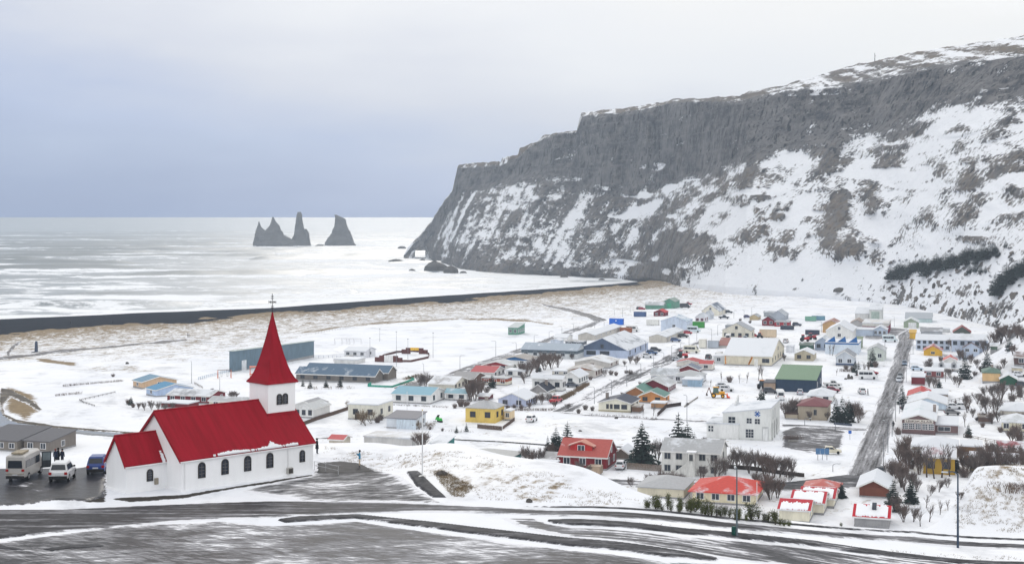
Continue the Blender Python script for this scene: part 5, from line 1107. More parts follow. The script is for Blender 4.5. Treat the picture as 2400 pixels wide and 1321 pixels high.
    H('shed', 'small hut with a pale red roof and brown door below the church', 'the red-roofed hut', 771, 803, 815, 1056, 26, 'gv', 10, (196, 188, 172), (200, 84, 86), .05, wf=0, ws=0, door=('f', .55, 1.6, 1.6, (150, 100, 50)), dep=4)
    H('shed', 'long grey-white low building with a blank wall below the church hill', 'the long blank building', 853, 966, 972, 1056, 28, 'flat', 3, (196, 194, 192), (196, 196, 196), .7, wf=0, ws=0, dep=7)
    H('shed', 'teal shed with a snowy end wall partly hidden by a reddish shrub', None, 1008, 1042, 1048, 1066, 26, 'shed', 6, (44, 116, 114), RW, .8, wf=0, ws=0, dep=6)
    H('house', 'teal house with a grey hipped roof peeping over the snowy mound', 'the teal house', 1077, 1190, 1200, 1092, 18, 'hip', 20, (30, 108, 108), (182, 184, 184), .15, wf=3, ws=0, dep=9)
    H('shed', 'grey concrete garage wall beside the teal house', None, 1236, 1294, 1298, 1112, 22, 'flat', 2, (170, 168, 166), RW, .8, wf=0, ws=0, dep=5)
    # --- smaller outbuildings between the houses
    H('garage', 'white low garage with two dark windows behind the red car and spruce', None, 2006, 2030, 2033, 880, 11, 'flat', 2, (220, 222, 224), RW, .9, dep=6, wf=2, ws=0, wc=(90, 90, 94))
    H('shed', 'dark green machine shed between the weathered beige house and the tractors', None, 1874, 1904, 1908, 822, 13, 'gv', 4, (58, 98, 78), (96, 112, 104), .3, dep=6, wf=0, ws=0)
    H('shed', 'white box store right of the large white workshop gable', None, 1842, 1858, 1861, 826, 14, 'flat', 1, (216, 218, 224), RW, .9, dep=6, wf=0, ws=0)
    H('garage', 'long low cream garage row under snow behind the two-storey white house', None, 1294, 1336, 1342, 880, 10, 'flat', 2, (206, 202, 190), RW, .9, dep=6, wf=2, ws=0)
    H('shed', 'small maroon shed with snowy roof behind the yellow house', None, 1121, 1145, 1149, 938, 10, 'gv', 4, (104, 40, 46), RW, .8, dep=4, wf=0, ws=0)
    H('shed', 'timber carport with a snow roof in front of the orange timber house', None, 1526, 1557, 1561, 958, 13, 'flat', 1, (176, 130, 88), RW, .95, dep=4, wf=0, ws=0)
    H('shed', 'brown carport joined to the slate-roofed cream house', None, 1481, 1500, 1503, 968, 15, 'flat', 1, (112, 84, 66), (150, 140, 130), .4, dep=4, wf=0, ws=0)
    H('shed', 'row of dark low sheds behind the long grey-blue workshop', None, 1325, 1366, 1371, 808, 7, 'flat', 1, (90, 96, 106), (150, 150, 152), .5, dep=6, wf=2, ws=0)
    H('shed', 'white-roofed shed high on the right edge below the hillside', None, 2363, 2390, 2393, 782, 9, 'flat', 1, (150, 150, 154), RW, .9, dep=6, wf=0, ws=0)
    H('shed', 'brown flat garden shed below the orchard trees', None, 2293, 2327, 2330, 992, 14, 'flat', 1, (104, 82, 74), (140, 130, 124), .5, dep=5, wf=0, ws=0)
    H('garage', 'grey garage beside the lavender house, half behind bare trees', None, 1262, 1290, 1296, 938, 9, 'gv', 5, (190, 190, 190), (150, 152, 156), .5, dep=5, wf=0, ws=0)
    H('shed', 'grey timber shed behind the dark spruces on the main street', None, 1988, 2010, 2012, 972, 12, 'gv', 5, (128, 118, 110), RW, .7, dep=5, wf=0, ws=0)
    H('house', 'low brick-red house with grey roof behind the beige maroon-roofed one', None, 2040, 2066, 2070, 830, 10, 'gv', 6, (150, 84, 76), (150, 152, 158), .4, dep=8, wf=2, ws=0) if False else None
    H('garage', 'white double garage with a grey roof left of the dark red dormer house', None, 1270, 1300, 1304, 1090, 16, 'gv', 6, (206, 206, 204), (160, 162, 166), .5, dep=6, wf=0, ws=0)
    H('shed', 'low cream shed under snow right of the peach house', None, 2372, 2396, 2400, 872, 10, 'flat', 1, (206, 196, 172), RW, .9, dep=5, wf=0, ws=0)
    H('shed', 'small green hut beside the long blue-white hotel', None, 2322, 2338, 2341, 822, 12, 'gv', 5, (84, 104, 88), RW, .6, dep=5, wf=0, ws=0)
    # --- the white municipal building with its star emblem
    t = H('municipal_building', 'tall white municipal building with slanting roof and a blue star emblem', 'the white municipal building', 1694, 1807, 1826, 1033, 76, 'flat', 2, (222, 224, 222), (186, 194, 204), .5, dep=16, wf=0, ws=0, base=(206, 208, 206))
    wd, dp_, hm, rm = t['_dim']
    for ch in list(t.children):
        if ch.name.startswith(('roof', 'wall')): bpy.data.objects.remove(ch)
    hw, hd = wd / 2, dp_ / 2; hl, hr = hm * .80, hm * 1.0; mb = MB()
    mb.loft([[(-hw, y, -1.4), (hw, y, -1.4), (hw, y, hr), (-hw, y, hl)] for y in (hd, -hd)]); mb.build('wall', paint((222, 224, 222), .7, .05, .5, siding=-3), t)
    mb = MB(); mb.hexa([(-hw - .15, -hd - .15, hl + .0), (hw + .15, -hd - .15, hr + .05), (hw + .15, hd + .15, hr + .05), (-hw - .15, hd + .15, hl)], [(-hw - .15, -hd - .15, hl + .2), (hw + .15, -hd - .15, hr + .25), (hw + .15, hd + .15, hr + .25), (-hw - .15, hd + .15, hl + .2)]); rf = mb.build('roof', roofm((186, 194, 204), .55), t)
    mb = MB(); mb.loft([[(x, y, hl + .1), (x, y + 5.2, hl + .1), (x, y + 5.2, hl + 2.2), (x, y, hl + .9)] for x, y in ((-hw + 1.0, hd - 5.8), (-hw + 1.3, hd - 5.8))]); mb.build('parapet', paint((216, 218, 218), .7), t)
    for fx, fz, w, h, mu in ((.19, .50, 1.5, 1.45, (2, 2)), (.55, .52, 1.1, 1.1, (2, 2)), (.72, .51, 1.1, 1.1, (2, 2)), (.56, .08, 1.7, 1.75, (3, 3))): window(t, -hw + fx * wd, -hd, fz * hm, w, h, 0, (214, 216, 216), mu)
    mb = MB(); mb.box(-.75, .75, -.07, .02, -.2, 3.1); o = mb.build('door', paint((196, 198, 198), .5), t); o.location = (-hw + .885 * wd, -hd, 0)
    mb = MB(); mb.box(-.5, .5, -.1, -.06, .1, 2.7); mb.build('door_panel', paint((226, 228, 228), .5), o)
    em = MB(); px_ = .155; pat = ["..#..#..", ".##..##.", "##.##.##", "..####..", "..####..", "##.##.##", ".##..##.", "..#..#.."]
    for r, row in enumerate(pat):
        for c, q in enumerate(row):
            if q == '#': em.box((c - 4) * px_, (c - 3) * px_ - .01, -.08, .0, (4 - r) * px_, (5 - r) * px_ - .01)
    o = em.build('emblem', paint((30, 92, 168), .5), t); o.location = (-hw + .72 * wd, -hd, hm * .80); o['kind'] = 'stuff'
    for f in (.12, .38, .64):
        mb = MB(); mb.box(-.06, .03, -.5, .5, 0, hm * .55); o = mb.build('pilaster', paint((226, 228, 226), .6), t); o.location = (hw + .3, -hd + f * dp_, 0)
    for f in (.22, .42): window(t, hw, -hd + f * dp_, hm * .62, .5, 2.0, math.pi / 2, (214, 216, 216), (1, 3))
    H('municipal_annex', 'lower white annex with four tiny square windows left of the municipal building', None, 1656, 1731, 1734, 1030, 36, 'flat', 4, (224, 226, 224), RW, .9, dep=9, wf=0, ws=0, base=(214, 216, 214))
    a = bpy.data.objects['municipal_annex']; wd, dp_, hm, rm = a['_dim']
    for fx in (.09, .18):
        for fz in (.48, .68): window(a, -wd / 2 + fx * wd, -dp_ / 2, fz * hm, .4, .45, 0, (200, 202, 202), (1, 1))
    # name board on the brown school
    s_ = bpy.data.objects['nursery_school']; wd, dp_, hm, rm = s_['_dim']
    mb = MB(); mb.box(-wd * .42, wd * .44, -dp_ / 2 - .1, -dp_ / 2 - .03, hm * .80, hm * 1.03); nb = mb.build('name_board', paint((222, 216, 208), .6), s_)
    cu = bpy.data.curves.new('board_text', 'FONT'); cu.body = 'LEIKSK\u00c1LAR'; cu.size = 1.0; cu.align_x = 'CENTER'; cu.align_y = 'CENTER'; cu.extrude = .015; cu.offset = .02
    ob = bpy.data.objects.new('tmp', cu); COL.objects.link(ob); dg = bpy.context.evaluated_depsgraph_get(); me = bpy.data.meshes.new_from_object(ob.evaluated_get(dg)); bpy.data.objects.remove(ob)
    xs = [v.co.x for v in me.vertices]; ys = [v.co.y for v in me.vertices]; kx = wd * .80 / (max(xs) - min(xs)); ky = hm * .15 / (max(ys) - min(ys)); cy = (max(ys) + min(ys)) / 2
    for v in me.vertices: v.co = (v.co.x * kx, v.co.z, (v.co.y - cy) * ky)
    me.transform(Matrix.Diagonal((1, -1, 1, 1))); me.materials.clear(); me.materials.append(paint((70, 52, 52), .6))
    link('lettering', me, nb, (wd * .01, -dp_ / 2 - .115, hm * .915))
    # workshop with the orange-edged stain
    w_ = next(o for o in COL.objects if o.get('label', '').startswith('large white workshop')); wd, dp_, hm, rm = w_['_dim']
    mb = MB(); rr = random.Random(5)
    for k in range(14): x = wd * (.02 + .006 * rr.random()); z = hm * k / 15; mb.box(-wd / 2 + x - .05, -wd / 2 + x + .18 + .25 * rr.random(), -dp_ / 2 - .02, -dp_ / 2, z, z + hm / 14)
    for k in range(12): x = .51 + k * .006; z = hm * (.1 + .06 * k); mb.box(-wd / 2 + wd * x, -wd / 2 + wd * x + .5, -dp_ / 2 - .02, -dp_ / 2, z, z + hm * (.1 + .05 * rr.random()))
    o = mb.build('rust_stain', paint((206, 128, 40), .8), w_); o['kind'] = 'stuff'
    for lab, q in (('cream cottage with snow-patched', (.0, .62)), ('cream cottage with crimson-edged snowy roof, mid', (.02, .90)), ('cream cottage with crimson-edged snowy roof, far', (.02, .88)), ('grey garage with crimson', (.06, .92))):
        h = next(o for o in COL.objects if o.get('label', '').startswith(lab)); roof_snow(h, q[0], q[1], -.93, .93, -1, len(lab)); roof_snow(h, .05, .9, -.95, .95, 1, len(lab))
    for o in COL.objects:
        if '_dim' in o: del o['_dim']
houses()
# ------------------------------------------------------------------ describing repeats by what they stand beside
ORD = ['leftmost', 'second from the left', 'third from the left', 'fourth from the left', 'fifth from the left', 'sixth from the left', 'seventh from the left', 'eighth from the left', 'ninth from the left', 'tenth from the left']
def place_labels(items, limit=16):
    """items: (object, px, py, noun phrase)"""
    cl = {}
    for o, px, py, noun in items:
        lx, ly, lm = min(LAND_MARKS, key=lambda q: (q[0] - px) ** 2 + (2.2 * (q[1] - py)) ** 2)
        dx, dy = px - lx, 2.2 * (py - ly)
        rel = ('right of' if dx > 0 else 'left of') if abs(dx) > abs(dy) else ('in front of' if dy > 0 else 'behind')
        cl.setdefault((noun, rel, lm), []).append((px, py, o))
    for (noun, rel, lm), v in cl.items():
        v.sort(key=lambda q: (q[0], q[1])); n = len(v)
        for i, (px, py, o) in enumerate(v):
            if n == 1: tail = ''
            elif n == 2: tail = ', the left one' if i == 0 else ', the right one'
            else: tail = ', ' + ('rightmost' if i == n - 1 else ORD[i] if i < len(ORD) else ORD[min(n - 1 - i, 9)].replace('left', 'right'))
            w = ('%s %s %s%s' % (noun, rel, lm, tail)).split(); o['label'] = ' '.join(w) if len(w) <= 16 else ' '.join(w).replace(' many-stemmed', '').replace('thin ', '').replace('dense ', '')
SNOWM = bpy.data.materials['snow_plain']

# ------------------------------------------------------------------ vegetation
def twigm(c, name):
    t = NT(name); a = t.noise((1, 1, 1), 2, 3, .6, space='obj'); L = lin(c); t.color(t.mix(a, tuple(x * .6 for x in L), tuple(x * 1.4 for x in L))); t.rough(.85); t.b.inputs['Specular IOR Level'].default_value = .1; return t.m
BARK, TWIG, TWIG2, TWIG3 = twigm((74, 64, 60), 'bark'), twigm((108, 98, 94), 'twigs_grey'), twigm((112, 98, 92), 'twigs_red'), twigm((118, 100, 78), 'twigs_tan')
NEED, NEED2 = twigm((42, 56, 52), 'spruce_needles'), twigm((84, 90, 50), 'pine_needles')
def bare_meshes(seed, stems, spread, twig, up=.45, n1=7, n2=6, n3=4, thick=1.3):
    """unit-height leafless tree: trunk mesh and crown mesh"""
    r = random.Random(seed); tr, cr = MB(), MB()
    def seg(mb, p, d, ln, r0, r1, bend=.12):
        q = p + d * ln * .5 + Vector((r.uniform(-1, 1), r.uniform(-1, 1), r.uniform(-.3, .3))) * ln * bend * .5
        e = q + (d + Vector((r.uniform(-1, 1), r.uniform(-1, 1), r.uniform(-.2, .6))) * bend).normalized() * ln * .5
        mb.tube(p, q, r0, (r0 + r1) / 2, 4 if mb is tr else 3, False); mb.tube(q, e, (r0 + r1) / 2, r1, 4 if mb is tr else 3, False); return q, e
    def rnd(d, ang, upw):
        o = d.orthogonal().normalized(); o.rotate(Matrix.Rotation(r.uniform(0, 6.283), 3, d)); v = (d * math.cos(ang) + o * math.sin(ang)); v.z += upw; return v.normalized()
    for s in range(stems):
        a = r.uniform(0, 6.283); lean = spread * (.35 + .65 * r.random()) if stems > 1 else .06
        d = Vector((math.cos(a) * lean, math.sin(a) * lean, 1)).normalized(); p = Vector((math.cos(a), math.sin(a), 0)) * .02 * (stems > 1) - Vector((0, 0, .03))
        h = (.62 if stems == 1 else .5) * r.uniform(.85, 1.1); q, e = seg(tr, p, d, h, .016 * thick / (stems ** .35), .007 * thick)
        for i in range(n1):
            f = .35 + .65 * i / n1; b = p.lerp(q, f * 2) if f < .5 else q.lerp(e, f * 2 - 1); d1 = rnd(d, r.uniform(.35, .8) * (.6 + spread), up)
            l1 = (.34 if stems == 1 else .36) * r.uniform(.7, 1.1) * (1.15 - .35 * f); q1, e1 = seg(cr, b, d1, l1, .0065 * thick, .0035 * thick)
            for j in range(n2):
                b2 = q1.lerp(e1, r.random()) if j else e1; d2 = rnd(d1, r.uniform(.25, .75), up * .8); l2 = l1 * r.uniform(.4, .7); q2, e2 = seg(cr, b2, d2, l2, .0035 * thick, .0022 * thick)
                for k in range(n3): cr.tube(q2.lerp(e2, r.random()), q2.lerp(e2, r.random()) + rnd(d2, r.uniform(.3, .8), up * .6) * l2 * r.uniform(.4, .8), .0022 * thick, .0012 * thick, 3, False)
    zt = max(v[2] for v in cr.v)
    for mb in (tr, cr): mb.v = [(x / zt, y / zt, z / zt) for x, y, z in mb.v]
    return tr.mesh('trunk', BARK), cr.mesh('crown', twig)
def spruce_meshes(seed, width, needles=NEED, layers=15, gap=.1):
    r = random.Random(seed); tr, cr = MB(), MB(); tr.tube((0, 0, -.03), (0, 0, .97), .018, .003, 6)
    for i in range(layers):
        f = i / (layers - 1); z = gap + (.97 - gap) * f ** .92; R_ = width * (1 - f) ** .82 * r.uniform(.8, 1.15) + .012; nb = max(6, int(16 - 8 * f))
        for k in range(nb):
            a = 6.283 * (k + r.random() * .8) / nb + i; L = R_ * r.uniform(.62, 1.12); c, s = math.cos(a), math.sin(a); dr = -.20 * L + r.uniform(-.02, .02); w = L * r.uniform(.24, .34)
            P = lambda t_, o, dz=0: (c * L * t_ - s * o, s * L * t_ + c * o, z + dr * t_ * t_ * 1.2 + .10 * L * t_ + dz)
            cr.add([P(0, 0), P(.45, -w), P(.45, w), P(.8, -w * .55), P(.8, w * .55), P(1.06, 0, .01)], [(0, 1, 2), (1, 3, 4, 2), (3, 5, 4)])
            for q in range(4):                                           # hanging sprays
                t_ = r.uniform(.3, .95); o = r.uniform(-w, w) * .8; g = L * r.uniform(.10, .2); cr.add([P(t_ - .12, o), P(t_ + .12, o + g * .3), P(t_, o + g * r.uniform(-.8, .8), -g)], [(0, 1, 2)])
    return tr.mesh('trunk', BARK), cr.mesh('crown', needles)
def bush_mesh(seed, twig, n=90, flat=1.0, snowy=False):
    r = random.Random(seed); mb = MB()
    for i in range(n):
        a = r.uniform(0, 6.283); b = r.uniform(0, .5); e = r.uniform(.55, 1.0); t_ = r.uniform(.1, 1.2)
        p = (math.cos(a) * b * .35, math.sin(a) * b * .35, 0 - .03); q = (math.cos(a) * e * .5 * math.sin(t_), math.sin(a) * e * .5 * math.sin(t_), e * math.cos(t_ * .75) * flat)
        mb.tube(p, q, .012, .006, 3, False); v = Vector(q) - Vector(p)
        for k in range(3):
            s = Vector(p) + v * r.uniform(.4, .9); mb.tube(s, s + Vector((r.uniform(-1, 1), r.uniform(-1, 1), r.uniform(.2, 1.2))).normalized() * r.uniform(.12, .26), .008, .004, 3, False)
    return mb.mesh('branches', twig)
def clump_mesh(seed, mat, n=420):
    """young pine: tufts of needles round a few stems"""
    r = random.Random(seed); tr, cr = MB(), MB()
    for s in range(5):
        a = r.uniform(0, 6.283); e = r.uniform(.1, .34); t = Vector((math.cos(a) * e, math.sin(a) * e, r.uniform(.55, .95))); tr.tube((0, 0, -.05), t, .022, .01, 4, False)
        for k in range(n // 5):
            f = r.uniform(.25, 1.05); c = t * f + Vector((r.gauss(0, .11), r.gauss(0, .11), r.gauss(0, .07))); d = Vector((r.uniform(-1, 1), r.uniform(-1, 1), r.uniform(.0, 1.2))).normalized() * r.uniform(.07, .13); o = d.orthogonal().normalized() * .018
            cr.add([c - o, c + o, c + d], [(0, 1, 2)])
    return tr.mesh('trunk', BARK), cr.mesh('crown', mat)
def tree_proto(name, meshes, cat, parts=('trunk', 'crown')):
    t = thing(name, 'x', cat)
    for n, m in zip(parts, meshes): link(n, m, t)
    return t
def vegetation():
    KINDS = {'v': [('bare_tree', bare_meshes(10 + i, 5, .42, TWIG, .5)) for i in range(3)],                       # vase-shaped, several stems
             't': [('bare_tree', bare_meshes(20 + i, 1, .15, TWIG, .55, 9, 4, 3)) for i in range(3)],               # slim single trunk
             'r': [('bare_tree', bare_meshes(30 + i, 3, .75, TWIG3, .25, 6, 6, 4)) for i in range(3)],              # rounded
             'd': [('bare_tree', bare_meshes(40 + i, 6, .45, TWIG2, .5, 7, 6, 4, 1.45)) for i in range(3)]}         # dense reddish
    rr = random.Random(4)
    def plant(kinds, spots, group, cat, near=195., lab=None, on=None):
        first = {}; out = []
        for s in spots:
            px, py, h, k = s[:4]; p = (on or (lambda a, b: at(a, b, near)))(px, py); m = p.y / F
            i = rr.randrange(len(kinds[k])); nm, me = kinds[k][i]
            if (k, i) not in first: o = first[(k, i)] = tree_proto(nm, me, cat); o['group'] = group
            else: o = dup(first[(k, i)], (0, 0, 0))
            H_ = h * m; o.location = p - Vector((0, 0, .1)); o.rotation_euler = (0, 0, rr.uniform(0, 6.28)); w = s[4] if len(s) > 4 else 1.0
            o.scale = (H_ * w, H_ * w, H_); out.append((o, px, py, (lab or {}).get(k, 'bare tree'))); o.name = nm
        return out
    L = {'v': 'bare many-stemmed grey tree', 't': 'slim bare tree', 'r': 'rounded bare tan tree', 'd': 'dense bare reddish tree'}
    low_spots = [(845, 993, 40, 'r'), (858, 997, 38, 'r'), (871, 992, 36, 'r'), (812, 957, 22, 'r'), (990, 1058, 54, 'd', 1.2), (962, 1046, 24, 'v'), (985, 906, 34, 'v'), (998, 906, 38, 'v'), (1011, 904, 30, 'v'),
                 (984, 1006, 22, 'r'), (1000, 1004, 20, 'r'), (1014, 1004, 19, 'r'), (1103, 940, 50, 'd'), (1113, 938, 56, 'd'), (1124, 932, 52, 'd'), (1140, 928, 26, 'v'), (1222, 880, 36, 'd'), (1238, 882, 44, 'd', 1.2), (1258, 872, 42, 'd'),
                 (1276, 866, 46, 'd', 1.2), (1293, 864, 44, 'd'), (1308, 860, 38, 'd'), (1230, 898, 30, 'v'), (1350, 838, 18, 'v'), (1341, 842, 16, 'v'), (1476, 852, 22, 'v'), (1491, 854, 24, 'd'), (1464, 858, 16, 'v'), (1418, 882, 20, 'v'),
                 (1254, 948, 26, 'v'), (1270, 947, 28, 'd'), (1286, 942, 24, 'v'), (1240, 957, 18, 'd'), (1507, 973, 24, 't'), (1531, 974, 32, 't'), (1610, 952, 12, 'v'), (1690, 894, 26, 't'), (1733, 897, 24, 't'), (1750, 897, 28, 't'), (1777, 892, 42, 't'), (1787, 891, 40, 't'),
                 (1714, 1096, 40, 'v'), (1729, 1098, 58, 'v'), (1746, 1096, 46, 'v'), (1774, 1106, 60, 'v'), (1790, 1113, 60, 'd'), (1801, 1116, 56, 'd'), (1813, 1119, 58, 'd'), (1826, 1119, 56, 'v'), (1842, 1117, 52, 'v'), (1861, 1113, 46, 'v'), (1772, 1142, 42, 'v'), (1790, 1152, 52, 'd'),
                 (1806, 1170, 62, 'd'), (1822, 1166, 58, 'd'), (1524, 1072, 40, 'v'), (1540, 1080, 58, 'v'), (1645, 1127, 42, 'v'), (1679, 1124, 64, 'v'), (1360, 1108, 34, 'v'), (1340, 1110, 28, 't'), (1378, 1112, 28, 'v'), (1235, 1088, 50, 'v'), (1252, 1090, 42, 'd'), (1267, 1088, 44, 'v'), (1226, 1078, 30, 'v'), (1294, 1072, 38, 'd'),
                 (1850, 977, 50, 'd'), (1865, 972, 46, 'd'), (1841, 980, 44, 'v'), (2000, 986, 54, 'd'), (2011, 990, 44, 'd'), (2110, 1092, 74, 'd'), (2126, 1102, 62, 'd'), (2140, 1088, 50, 'v'), (2172, 1118, 78, 't', 1.3), (2190, 1121, 84, 't', 1.3), (2207, 1119, 84, 't', 1.3), (2226, 1116, 78, 't', 1.3),
                 (2290, 1114, 66, 'v'), (2310, 1110, 74, 'd'), (2330, 1112, 72, 'd'), (2350, 1114, 62, 'v'), (2271, 1108, 46, 'v'), (2380, 1112, 62, 'd'), (2392, 1050, 44, 'd'), (2262, 1000, 40, 't', 1.2), (2298, 962, 42, 'v'), (2314, 968, 46, 'v'), (2332, 974, 52, 'v'), (2290, 945, 30, 'v'), (2346, 938, 50, 'd'), (2332, 940, 44, 'v'),
                 (2267, 966, 50, 'd', .7), (2356, 1000, 32, 'v'), (2232, 824, 36, 'd'), (2245, 820, 38, 'd'), (2311, 832, 42, 'v'), (2330, 816, 46, 'd'), (2346, 806, 46, 'd'), (2362, 800, 46, 'd'), (1945, 831, 28, 't'), (1951, 833, 31, 't'), (1974, 827, 26, 't'), (1998, 829, 26, 't'), (2025, 881, 36, 't'), (2033, 886, 46, 't'),
                 (1960, 880, 18, 't'), (1838, 845, 16, 'v'), (2172, 868, 26, 'v'), (2182, 868, 28, 'v'), (2226, 885, 26, 'v'), (2216, 895, 30, 't'), (2236, 900, 24, 'v'), (1938, 985, 24, 'v'), (340, 962, 24, 'v'), (356, 960, 26, 'v'), (371, 962, 24, 'v'), (386, 963, 22, 'v'), (325, 958, 18, 'd'), (545, 934, 22, 'd', 1.3), (552, 933, 20, 'd', 1.3), (405, 958, 18, 'v'),
                 (2178, 907, 30, 'd'), (2190, 911, 34, 'v'), (2245, 907, 26, 'v'), (2100, 1132, 60, 'd'), (2112, 1142, 66, 'd'), (2122, 1152, 50, 'v'), (2136, 1142, 46, 'd'), (2150, 1152, 40, 'v'), (2155, 1112, 60, 'd'), (2240, 1077, 40, 'v'), (2255, 1087, 46, 'd'),
                 (2262, 1110, 52, 'd'), (2300, 1082, 44, 'd'), (2320, 1078, 50, 'd'), (2338, 1082, 50, 'v'), (2365, 1078, 46, 'd'), (2386, 1086, 50, 'd'), (2397, 1102, 60, 'd'), (2371, 1036, 34, 'd'), (2386, 1040, 40, 'v'), (2396, 1000, 40, 'd'), (2310, 932, 30, 'v'), (2322, 926, 28, 'v'), (2371, 922, 26, 'd'),
                 (2391, 927, 30, 'd'), (2300, 987, 26, 'v'), (2325, 992, 34, 'd'), (2340, 988, 30, 'v'), (2280, 977, 24, 'v'), (2250, 843, 30, 'd'), (2261, 848, 26, 'v'), (2275, 852, 26, 'd'), (2290, 862, 24, 'v'), (2385, 792, 40, 'd'), (2395, 802, 44, 'd'), (2375, 832, 28, 'd'), (2352, 862, 26, 'd'), (2340, 872, 20, 'v'),
                 (1700, 1112, 44, 'v'), (1756, 1108, 50, 'v'), (1850, 1130, 36, 'v'), (1480, 1140, 26, 'v'), (1395, 1128, 26, 't'), (1424, 1095, 30, 'v'), (1650, 1040, 20, 'v'), (1690, 1046, 22, 'v'), (1900, 985, 26, 'v'), (1885, 880, 18, 't'), (1665, 905, 18, 't'), (1500, 905, 14, 'v'), (1460, 930, 14, 'v'), (1330, 960, 18, 'v'), (1300, 955, 18, 'd'), (1160, 880, 18, 'v'), (1190, 895, 20, 'v'), (1090, 905, 20, 'v'), (1040, 912, 18, 'v'), (900, 975, 18, 'v')]
    items = plant(KINDS, low_spots, 'bare trees in the gardens', 'tree', lab=L)
    bank = [(2100, 1200, 46, 'v'), (2118, 1222, 50, 'd'), (2140, 1222, 40, 'v'), (2157, 1232, 42, 't', 1.4), (2178, 1222, 46, 't', 1.4), (2203, 1206, 40, 't', 1.4), (2222, 1196, 30, 't', 1.4), (2200, 1152, 34, 'v'), (2221, 1142, 26, 'v'), (2181, 1160, 30, 'v'), (2250, 1170, 24, 'v'), (2170, 1190, 34, 't', 1.4)]
    LAND_MARKS.append((2240, 1180, 'the snowy bank by the road'))
    items += plant(KINDS, bank, 'saplings on the snowy bank', 'tree', lab={'v': 'bare young tree', 't': 'thin bare sapling', 'd': 'bushy bare sapling'}, on=lambda a, b: at(a, b, 70, 260))
    SP = {'s': [('spruce_tree', spruce_meshes(50 + i, .27)) for i in range(3)], 'w': [('spruce_tree', spruce_meshes(60 + i, .40, layers=16, gap=.06)) for i in range(2)]}
    sp = [(1505, 1087, 104, 'w', 1.0), (1590, 1078, 116, 's', 1.25), (1611, 1076, 90, 'w', 1.05), (1627, 1074, 64, 'w'), (1330, 1070, 86, 's', 1.3), (1303, 1068, 72, 'w', 1.0), (1284, 1064, 46, 's'), (1785, 949, 46, 'w', .9), (1153, 908, 34, 'w'), (1207, 872, 22, 'w'), (1224, 872, 24, 'w'), (1262, 870, 24, 'w'),
          (1960, 988, 58, 'w', .8), (1974, 990, 66, 'w', .8), (1990, 988, 56, 'w', .8), (2012, 880, 36, 's'), (2045, 858, 48, 'w', .8), (2004, 872, 28, 'w'), (2115, 948, 52, 's'), (2262, 888, 58, 'w', .9), (2314, 866, 46, 'w'), (2201, 908, 24, 'w'), (2270, 1024, 34, 'w', .9), (2366, 822, 34, 'w'), (1070, 1013, 18, 's'), (1093, 1010, 22, 's'),
          (2093, 1196, 78, 's', 1.2), (2135, 1180, 66, 's', 1.2), (1972, 1166, 40, 'w'), (2240, 1106, 46, 'w'), (307, 948, 22, 'w'), (710, 905, 20, 's'), (727, 909, 22, 's', 1.2), (764, 907, 20, 'w'), (797, 906, 26, 's', 1.2), (2320, 749, 24, 'w'), (2336, 750, 26, 'w'), (1804, 758, 10, 'w')]
    items += plant(SP, sp, 'spruces about the village', 'tree', lab={'s': 'slim dark spruce', 'w': 'broad dark spruce'})
    hill = []; hr = random.Random(9)
    for i in range(52): f = i / 51; hill.append((2086 + 252 * f + hr.uniform(-4, 4), 657 - 58 * f ** .95 + hr.uniform(-9, 9), hr.uniform(20, 38), 'w', hr.uniform(1.2, 1.7)))
    for i in range(16): hill.append((2334 + i * 5, 688 - i * 3.6 + hr.uniform(-8, 8), hr.uniform(34, 54), 'w', hr.uniform(1.1, 1.5)))
    hill += [(2286, 636, 28, 'w'), (2297, 640, 20, 'w'), (2310, 640, 18, 'w'), (2358, 578, 18, 'w'), (2272, 640, 26, 'w'), (1880, 656, 8, 'w')]
    hi = plant(SP, hill, 'spruces on the mountain side', 'tree', on=on_cliff)
    hi.sort(key=lambda q: q[1])
    words = 'first second third fourth fifth sixth seventh eighth ninth tenth eleventh twelfth thirteenth fourteenth fifteenth sixteenth seventeenth eighteenth nineteenth twentieth twenty-first twenty-second twenty-third twenty-fourth twenty-fifth twenty-sixth twenty-seventh twenty-eighth twenty-ninth thirtieth thirty-first thirty-second thirty-third thirty-fourth thirty-fifth thirty-sixth thirty-seventh thirty-eighth thirty-ninth fortieth'.split()
    for i, q in enumerate(hi):
        n = len(hi); w = (words[i] + ' from the left') if i < 40 else ((words[n - 1 - i] + ' from the right') if n - 1 - i < 40 else 'near the middle of the row')
        q[0]['label'] = 'spruce in the mountain side plantation, %s' % w
    # bushes and hedges
    BU = {'b': [('shrub', (bush_mesh(70 + i, TWIG2),)) for i in range(3)], 'g': [('shrub', (bush_mesh(80 + i, TWIG, 80),)) for i in range(2)]}
    for v in BU.values():
        for _, m in v: m[0].name = 'shrub'
    bs = []
    b_first = {}
